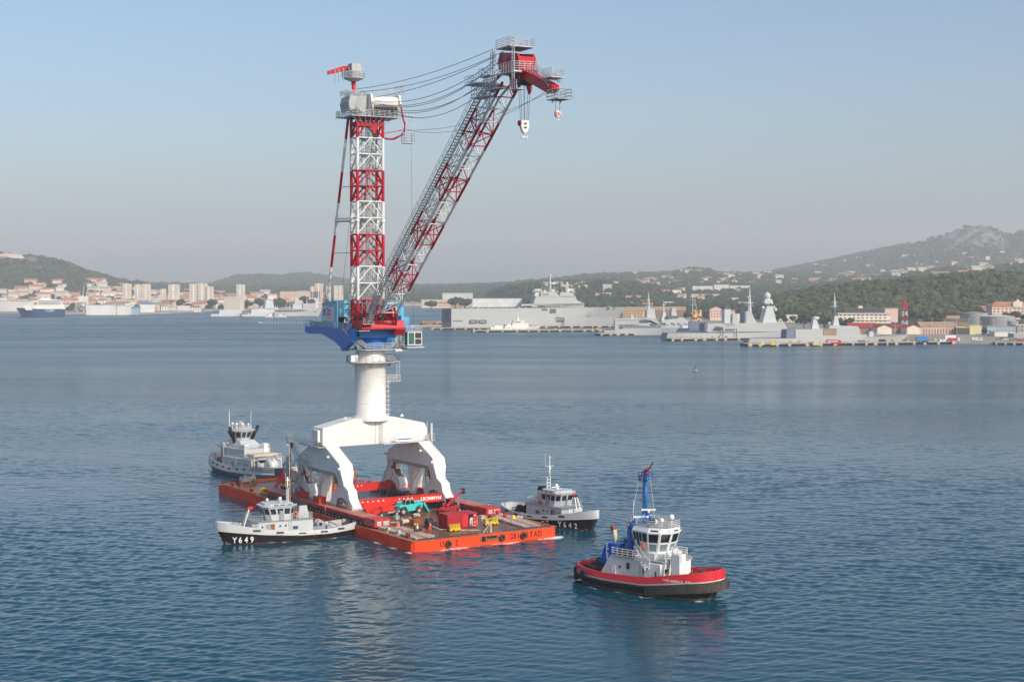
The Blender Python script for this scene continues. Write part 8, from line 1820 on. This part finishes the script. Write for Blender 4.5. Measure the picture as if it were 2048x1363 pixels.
for k in range(26): m.cbox(rr.uniform(-4, 4), rr.uniform(-2, 2), zz + rr.uniform(-1, zt - zz - 1), rr.uniform(1.5, 4), 2, rr.uniform(1, 3), rr.random())
m.build('scaffold_cover', 'tarp_orange', t, F)
m = MB(); m.tube((-3, 0, zt - 3), (-3, 0, Q(1385, 588, D).z), 0.5, 5, 0.15)
for y_ in (610, 600, 594): zz2 = Q(1385, y_, D).z; m.tube((-6, 0, zz2), (0, 0, zz2), 0.2, 4)
m.tube((2, 0, zt - 2), (-2, 0, Q(1385, 600, D).z), 0.3, 4); m.build('lattice', 'rail_grey', t, F); MB().box(-6.5, 2.5, -3, 3, q.z - 2, zz).build('base_screen', 'ship_shade', t, F)
# radar dome frigate
F = ship_frame(1330, 679.0, 1680, 148); t = warship(F, 152, 20, 5.6, 9.0, 12, 'grey frigate with white ball radar dome on a tall tapered tower', deckmat='ship_shade')
YS = 8.5
sup(t, F, [(1408, 663), (1409, 648), (1424, 646), (1500, 645), (1560, 644), (1572, 662)], -YS, YS); sup(t, F, [(1404, 662), (1404, 648), (1407, 645), (1409, 662)], -YS + 0.5, YS - 0.5, 'ship_shade', 'hangar_door')
sup(t, F, [(1446, 647), (1446, 618), (1459, 618), (1459, 628), (1466, 626), (1472, 628), (1472, 647)], -4, 4, 'ship_pale', 'funnel_block'); sup(t, F, [(1446, 619), (1447, 612), (1455, 610), (1460, 618)], -3.4, 3.4, 'ship_dark', 'funnel_cap')
sup(t, F, [(1460, 647), (1461, 627), (1470, 627), (1474, 647)], -6, 6, 'ship_grey', 'deckhouse')
sup(t, F, [(1486, 646), (1489, 622), (1499, 622), (1508, 640), (1512, 646)], -3.6, 3.6, 'ship_grey', 'mast_tower'); sup(t, F, [(1484, 646), (1485, 623), (1488, 622), (1488, 646)], -6, 6, 'ship_shade', 'mast_screen')
mast(t, F, 1499, 624, 575, 1.8, 0.25, ((606, 3.5), (611, 4.0), (617, 1.8)))
sup(t, F, [(1521, 646), (1530, 612), (1541, 612), (1550, 646)], -5, 5, 'ship_pale', 'radar_tower'); sup(t, F, [(1526, 606), (1528, 598), (1541, 598), (1544, 606)], -3.4, 3.4, 'ship_pale', 'radar_collar'); 
m = MB(); a, z = F.py(1534.5, 592, 0); m.ball((a, 0, z), 2.8, 14, 1.15); m.tube((a, 0, z), (a, 0, z + 4), 0.7, 6, 0.2); m.lathe([(2.4, z - 2), (3.2, z - 6), (2.2, z - 7)], (a, 0, 0), 12); m.build('radar_dome', 'ship_pale', t, F)
m = MB()
for x_, y_, r_ in ((1525, 615, 1.4), (1543, 607, 0.9), (1547, 614, 1.2), (1550, 619, 1.6), (1496, 606, 1.2)): q = F.py(x_, y_, -3); m.ball((q[0], -4, q[1]), r_, 8)
m.build('sensor_dome', 'ship_pale', t, F)
holes(t, F, [(1429, 654, 1446, 660)], -YS - 0.9, 'ship_dark', 'boat_bay'); holes(t, F, [(1451, 657.5, 1470, 659.5)], -YS - 0.9, 'ship_dark', 'side_slot')
for k in range(6): holes(t, F, [(1449 + k * 3.4, 645.6, 1451 + k * 3.4, 646.8), (1451 + k * 3.4, 649, 1453 + k * 3.4, 650.2)], -YS - 0.8, 'navy_grey', 'vent')
m = MB(); a = F.py(1445, 672, -11); m.path([(a[0], -12, 2), (a[0], -12, F.py(1445, 655, -12)[1]), (a[0] - 6, -12, F.py(1445, 653, -12)[1])], 0.35, 5); a = F.py(1472, 672, -11); m.path([(a[0], -12, 2), (a[0], -12, F.py(1472, 657, -12)[1])], 0.35, 5); m.build('davit', 'dark_steel', t, F)
# nearest frigate
F = ship_frame(1494, 689.2, 1812, 122); t = warship(F, 124, 15.5, 4.8, 7.0, 9, 'nearest grey frigate with slab sides and brown net panel on the long pier', deckmat='ship_shade')
YS = 7.2
h0 = sup(t, F, [(1585, 680), (1585, 659), (1626, 657), (1708, 655), (1713, 657), (1716, 680)], -YS, YS, 'ship_grey', 'superstructure'); sup(t, F, [(1567, 678), (1568, 660), (1571, 658), (1584, 658), (1584, 678)], -YS + .4, YS - .4, 'ship_shade', 'hangar_door')
sup(t, F, [(1622, 657), (1625, 637), (1632, 640), (1637, 657)], -2.5, 2.5, 'ship_pale', 'aft_tower'); sup(t, F, [(1654, 657), (1655, 650), (1712, 652), (1713, 657)], -5, 5, 'ship_grey', 'bridge')
sup(t, F, [(1664, 652), (1667, 632), (1673, 631), (1677, 652)], -2.4, 2.4, 'ship_pale', 'mast_tower'); sup(t, F, [(1665, 633), (1667, 617), (1671, 613), (1672, 632)], -1.5, 1.5, 'ship_dark', 'mast_screen'); sup(t, F, [(1660, 637), (1661, 630), (1666, 632), (1665, 639)], -1.5, 1.5, 'ship_dark', 'funnel_cap')
mast(t, F, 1669, 618, 584, 1.0, 0.15, ((612, 2.6), (604, 2.0), (608, 1.2))); m = MB(); a, z = F.py(1631, 636, 0); m.lathe([(0.5, z - 1), (2.6, z - 1), (2.9, z), (2.6, z + 1), (0.001, z + 1.4)], (a, 0, 0), 10); a, z = F.py(1660, 646, 0); m.ball((a - 1, -1, z), 1.2, 8); m.build('radar_drum', 'ship_pale', t, F)
holes(t, F, [(1647, 658, 1673, 669.5)], -YS - 0.25, 'roof_tan', 'net_panel')
(a, z1), (b2, z0) = F.py(1647, 658, -7.2), F.py(1673, 669.5, -7.2); m = MB(); m.box(a - .2, b2 + .2, -7.6, -7.4, z1, z1 + 0.4)
for k in range(8): m.box(a + (b2 - a) * k / 8, a + (b2 - a) * k / 8 + 0.15, -7.6, -7.45, z0, z1)
m.build('net_frame', 'ship_dark', t, F)
sup(t, F, [(1735, 677), (1737, 663), (1744, 662), (1746, 677)], -2.5, 2.5, 'ship_pale', 'gun_turret'); sup(t, F, [(1716, 678), (1716, 668), (1730, 669), (1732, 678)], -4, 4, 'ship_grey', 'missile_house')
m = MB(); a, z = F.py(1745, 668, 0); m.tube((a, 0, z), (a + 7, 0, z + 1.5), 0.25, 6); m.build('gun_barrel', 'ship_grey', t, F)
m = MB()
for k in range(20): m.tube((3 + k * 1.35, -7, 4.8), (3 + k * 1.35, -7, 5.9), 0.08, 4)
m.tube((3, -7, 5.8), (29, -7, 5.8), 0.06, 4); m.build('deck_rail', 'ship_dark', t, F)
# ships on the left
def aux(xs, ys, xb, Lm, B_, zs, zb, label, hullmat, sups, masts, name='auxiliary_ship', rake=6, cat='ship', deckmat='ship_shade'):
    F = ship_frame(xs, ys, xb, Lm); t = thing(name, label, cat, (Lm / 2, 0, 0), fr=F); ship_hull(t, F, Lm + rake * 0.6, B_, zs, zb, hullmat, rake, deckmat=deckmat)
    for pts, mt in sups: sup(t, F, pts, -B_ * 0.38, B_ * 0.38, mt)
    for a in masts: mast(t, F, *a)
    MB().box(0, Lm * 0.9, -B_ * 0.5, -B_ * 0.47, -0.5, 0.7).build('boot_topping', 'ship_dark', t, F)
    return t, F
t, F = aux(420, 633.5, 496, 52, 11, 4.0, 6.5, 'leftmost of the three grey and white ships, with a tan stern', 'ship_pale', [([(437, 629), (438, 620), (478, 618), (484, 628)], 'ship_pale')], [(455, 620, 612, .5, .2)])
holes(t, F, [(424, 621, 436, 623.5)], -5.6); 
t, F = aux(482, 633.5, 552, 49, 11, 4.5, 6.0, 'middle grey ship with tall tan mast tower on the left shore', 'ship_pale', [([(500, 630), (501, 618), (545, 616), (552, 630)], 'ship_pale'), ([(528, 618), (530, 600), (544, 600), (547, 618)], 'ship_pale')], [(536, 602, 586, 1.4, .2, ((597, 2.5),)), (544, 618, 600, .5, .2)])
holes(t, F, [(487, 621, 498, 624), (484, 626, 496, 627.5)], -5.6)
t, F = aux(548, 633, 640, 63, 13, 6.5, 11.0, 'right grey ship with high hull and two masts just left of the crane', 'ship_grey', [([(584, 618), (585, 608), (602, 606), (604, 618)], 'ship_pale'), ([(588, 608), (589, 600), (599, 599), (601, 608)], 'ship_pale'), ([(604, 620), (605, 607), (628, 606), (632, 622)], 'ship_grey')], [(592, 600, 590, 1.0, .2, ((595, 2),)), (614, 608, 594, .8, .2)])
for i, (xs, xb) in enumerate(((529, 548), (551, 576))):
    aux(xs, 634.8, xb, 14, 4, 1.6, 2.2, ('left', 'right')[i] + ' small white launch moored before the grey ships', 'white_paint', [([(xs + 6, 632), (xs + 7, 628.5), (xs + 13, 628.5), (xs + 14, 632)], 'white_paint')], [], name='launch', rake=2, cat='boat')
# blue hulled ferry with bow to the left
s = P(130, 632.5, 0); F = Frame(s.x, s.y, 198); t = thing('ferry', 'blue hulled ferry with white upper decks at the far left', 'ferry', (31, 0, 0), fr=F)
ship_hull(t, F, 64, 14, 10.5, 12.5, 'ferry_blue', 8, deckmat='wall_pale')
q = lambda pts, y: [F.py(a, c, y) for a, c in pts]
for pts, mt, w in (([(52, 620), (46, 611), (128, 608), (129, 618)], 'wall_pale', 6.4), ([(74, 611), (75, 599), (122, 599), (124, 611)], 'white_paint', 6.0), ([(80, 600), (82, 595), (100, 594), (102, 600)], 'white_paint', 5.0)): MB().prism(q(pts, 0), 'y', -w, w).build('superstructure', mt, t, F)
MB().prism(q([(112, 606), (114, 593), (121, 593), (122, 605)], 0), 'y', -2.5, 2.5).build('funnel', 'ferry_blue', t, F)
m = MB()
for y_ in (601.5, 604.5, 607.5): (a, z1), (b2, z0) = F.py(76, y_, 6), F.py(121, y_ + 1.2, 6); m.box(min(a, b2), max(a, b2), 5.95, 6.1, z0, z1)
m.build('window_band', 'window_dark', t, F); a, z = F.py(92, 619.5, 7.1); text('SEAFRANCE', 3.6, 'wall_white', t, (a + 1, 7.2, z - 2), (-1, 0, 0), (0, 0, 1), name='lettering', ext=0.05, fr=F) if False else text('CLdN', 4.6, 'wall_white', t, (a + 1, 7.2, z - 2.4), (-1, 0, 0), (0, 0, 1), name='lettering', ext=0.05, fr=F)
# pale dock crane and its two jibs on the left shore
D = 2250; q0 = Q(167, 626, D)
t = thing('dock_crane', 'pale dockside tower crane group on the left waterfront', 'crane', (q0.x, q0.y, 1)); F = Frame(q0.x, q0.y, 0)
g = lambda x, y: ((x - PCX) / FPX * D - q0.x, 0, CAM_H - (y - HORIZON) / FPX * D)
m = MB(); m.tube(g(166, 626), g(166, 592), 1.6, 4); m.tube(g(174, 626), g(174, 592), 1.6, 4); m.box(g(158, 0)[0], g(176, 0)[0], -3, 3, g(0, 604)[2], g(0, 592)[2]); m.build('tower', 'wall_pale', t, F)
m = MB(); m.tube(g(166, 592), g(168, 570), 0.8, 4, 0.3); m.tube(g(173, 592), g(177, 570), 0.8, 4, 0.3); m.build('jib', 'rail_grey', t, F)
m = MB(); rr = random.Random(9)
for k in range(26): m.cbox(*g(rr.uniform(152, 172), 0)[:1], rr.uniform(-4, 4), rr.uniform(1, 14), rr.uniform(1, 5), 2, rr.uniform(1, 4))
m.build('yard_clutter', 'wall_grey', t, F, kind='stuff')
# red and white lattice tower
D = 1330; q0 = Q(1809, 672, D); t = thing('lattice_mast', 'red and white lattice tower standing behind the quay sheds', 'lattice tower', (q0.x, D, 2)); F = Frame(q0.x, D, 0)
zs = [CAM_H - (y - HORIZON) / FPX * D for y in (675, 652, 641, 632, 622, 612)]
for i in range(5):
    w0, w1 = 2.2 - i * 0.12, 2.2 - (i + 1) * 0.12; c = 'crane_red' if i % 2 == 0 else 'crane_white'
    for sx in (-1, 1):
        for sy in (-1, 1): strut('tower_leg', (sx * w0, sy * w0, zs[i]), (sx * w1, sy * w1, zs[i + 1]), 0.28, c, t, 5, F)
        strut('tower_brace', (sx * w0, -w0, zs[i]), (-sx * w1, -w1, zs[i + 1]), 0.18, c, t, 5, F); strut('tower_brace', (w0, sx * w0, zs[i]), (w1, -sx * w1, zs[i + 1]), 0.18, c, t, 5, F)
m = MB(); m.box(-2.8, 2.8, -2.8, 2.8, zs[5], zs[5] + 0.6); m.rail([(-2.8, -2.8, zs[5] + .6), (2.8, -2.8, zs[5] + .6), (2.8, 2.8, zs[5] + .6), (-2.8, 2.8, zs[5] + .6)], 1.6, 0.15, 1.2, 2, True); m.cbox(0, 0, zs[5], 2, 2, 5); m.build('top_platform', 'crane_red', t, F)
# lamp posts along the right quay, vehicles, quay crane
for i in range(13):
    x = 1742 + i * 24.5; D = 1180 + (i % 3) * 45; zg = 2.3; X_ = (x - PCX) / FPX * D
    t = thing('quay_lamp', 'tall thin pale lamp post on the right quay', 'lamp post', (X_, D, zg), 0, 'lamp posts on the right quay'); F = Frame(X_, D, 0)
    strut('pole', (0, 0, zg), (0, 0, zg + 13), 0.14, 'rail_grey', t, 5, F); strut('arm', (-1.2, 0, zg + 13), (1.2, 0, zg + 13), 0.12, 'rail_grey', t, 5, F)
def carmesh(col, L_=4.2, h=1.5, van=False):
    m = MB()
    if van: m.prism([(-L_ / 2, .3), (-L_ / 2, h), (L_ / 2 - 1.0, h), (L_ / 2, h * 0.55), (L_ / 2, .3)], 'y', -0.95, 0.95)
    else: m.prism([(-L_ / 2, .3), (-L_ / 2, .85), (-L_ * .3, .95), (-L_ * .2, h), (L_ * .12, h), (L_ * .27, .95), (L_ / 2, .8), (L_ / 2, .3)], 'y', -0.85, 0.85)
    return m, col
M('car_white', (0.7, 0.7, 0.7), 0.3); M('car_grey', (0.25, 0.26, 0.27), 0.3); M('car_dark', (0.04, 0.045, 0.05), 0.3); M('car_red', (0.5, 0.03, 0.03), 0.3); M('car_blue', (0.03, 0.10, 0.35), 0.3); M('container_blue', (0.04, 0.22, 0.50), 0.5)
CARS = {}
for i, (x, y, c, v_) in enumerate([(1877, 683, 'car_white', 0), (1884, 684, 'car_white', 1), (1890, 683.5, 'car_grey', 0), (1850, 685, 'car_dark', 0), (1765, 684, 'car_dark', 1), (1775, 685, 'car_white', 0), (1950, 680, 'car_white', 1), (1958, 681, 'car_white', 1), (1996, 679, 'car_grey', 0), (2003, 678, 'car_dark', 0), (2010, 680, 'car_white', 0), (2017, 681, 'car_white', 0), (2023, 681.5, 'car_grey', 0), (2031, 680, 'car_grey', 0), (2039, 682, 'car_red', 0), (2046, 682, 'car_red', 0), (1950, 668, 'car_blue', 0), (1957, 669, 'car_white', 0), (1964, 670, 'car_dark', 0), (1971, 669, 'car_blue', 0), (1980, 671, 'car_dark', 0), (1725, 685.5, 'car_grey', 1), (1700, 686, 'car_white', 0), (1555, 688.5, 'car_white', 0), (1622, 688, 'car_grey', 0), (1635, 688, 'car_white', 0)]):
    p = P(x, y, 2.25); t = thing('parked_car', ('white', 'grey', 'black', 'red', 'blue')[('car_white', 'car_grey', 'car_dark', 'car_red', 'car_blue').index(c)] + (' van' if v_ else ' car') + ' parked on the naval quay at the right', 'van' if v_ else 'car', (p.x, p.y, 2.25), rg.uniform(-.5, .5), 'cars and vans on the naval quay')
    Ft = Frame(0, 0, 0); Ft.mat = WMAT[t.name]; m, cc_ = carmesh(c, 5.2 if v_ else 4.2, 2.2 if v_ else 1.45, v_); m.build('body', c, t, Ft)
    m = MB(); m.box(-1.0, 1.0, -0.97 if v_ else -0.87, -0.8, (1.3 if v_ else 0.95), (1.8 if v_ else 1.3)); m.build('window', 'glass', t, Ft)
    m = MB()
    for wx in (-1.3, 1.35):
        for wy in (-0.85, 0.85): m.lathe([(0.001, -0.1), (0.32, -0.1), (0.32, 0.1), (0.001, 0.1)], (wx, wy, 0.32), 8, axis='y')
    m.build('wheels', 'tyre', t, Ft)
p = P(1844, 684.5, 2.25); t = thing('box_trailer', 'large blue box trailer on the quay', 'trailer', (p.x, p.y, 2.25)); F = Frame(p.x, p.y, 3)
MB().box(-4.6, 4.6, -1.3, 1.3, 3.2, 6.4).build('box', 'container_blue', t, F); m = MB()
for wx in (-3, -2, 3): m.lathe([(0.001, -0.2), (0.5, -0.2), (0.5, 0.2), (0.001, 0.2)], (wx, -1.1, 2.75), 8, axis='y')
m.box(-4.4, 4.4, -0.9, 0.9, 2.8, 3.2); m.build('wheels', 'tyre', t, F)
p = P(1907, 683.5, 2.25); t = thing('tank_truck', 'red truck with white cab beside a white box on the quay', 'truck', (p.x, p.y, 2.25)); F = Frame(p.x, p.y, 2)
MB().box(-4.2, 2.6, -1.2, 1.2, 3.1, 5.2).build('body', 'sign_red', t, F); MB().box(2.7, 4.4, -1.2, 1.2, 2.8, 5.3).build('cab', 'car_white', t, F); m = MB()
for wx in (-3, -2, 3.4): m.lathe([(0.001, -0.2), (0.5, -0.2), (0.5, 0.2), (0.001, 0.2)], (wx, -1.1, 2.75), 8, axis='y')
m.build('wheels', 'tyre', t, F)
p = P(1900, 680, 2.25); MB().box(-4, 4, -1.5, 1.5, 2.25, 6.0).build('site_cabin', 'wall_white', label='white site cabin behind the red truck', cat='cabin', fr=Frame(p.x, p.y, 0))
p = P(1672, 689.5, 2.1); t = thing('mobile_crane', 'red mobile crane on the pier beside the nearest frigate', 'mobile crane', (p.x, p.y, 2.1)); F = Frame(p.x, p.y, 2)
m = MB(); m.box(-3, 3.5, -1.2, 1.2, 2.9, 4.0); m.box(1.6, 3.4, -1.2, 0.6, 4.0, 5.4); m.build('body', 'sign_red', t, F); MB().tube((2.5, 0, 5.2), (-6.5, 0, 5.9), 0.4, 6).build('boom', 'sign_red', t, F); MB().box(-7.2, -5.8, -0.6, 0.6, 3.9, 5.4).build('basket', 'sign_red', t, F)
m = MB()
for wx in (-2, 2.3): m.lathe([(0.001, -0.2), (0.55, -0.2), (0.55, 0.2), (0.001, 0.2)], (wx, -1.1, 2.65), 8, axis='y')
m.build('wheels', 'tyre', t, F)
for x, w, c, lab in ((1546, 9, 'yellow', 'yellow crate pile on the left of the long pier'), (1524, 8, 'wall_yellow', 'pale yellow generator at the left end of the long pier'), (1632, 13, 'wall_yellow', 'tan vehicle platform on the long pier')):
    p = P(x, 689.5, 2.1); m = MB(); ww = w / FPX * p.y
    m.box(-ww / 2, ww / 2, -1, 1, 2.1, 3.6); m.box(-ww / 3, ww / 4, -0.8, 0.8, 3.6, 4.8); m.build('quay_equipment', c, label=lab, cat='equipment', fr=Frame(p.x, p.y, 2))
# ------------------------------------------------------------------ the air
hm = bpy.data.materials.new('haze'); hm.use_nodes = True; n_ = hm.node_tree.nodes; n_.clear()
out = n_.new('ShaderNodeOutputMaterial'); pv = n_.new('ShaderNodeVolumePrincipled')
pv.inputs['Color'].default_value = (0.95, 0.955, 0.985, 1); pv.inputs["Density"].default_value = HAZE; pv.inputs['Anisotropy'].default_value = 0.0
hm.node_tree.links.new(pv.outputs[0], out.inputs['Volume']); MATS['haze'] = hm
MB().box(-8900, 8900, -500, 11500, -3.0, 420).build('haze', 'haze', kind='stuff')
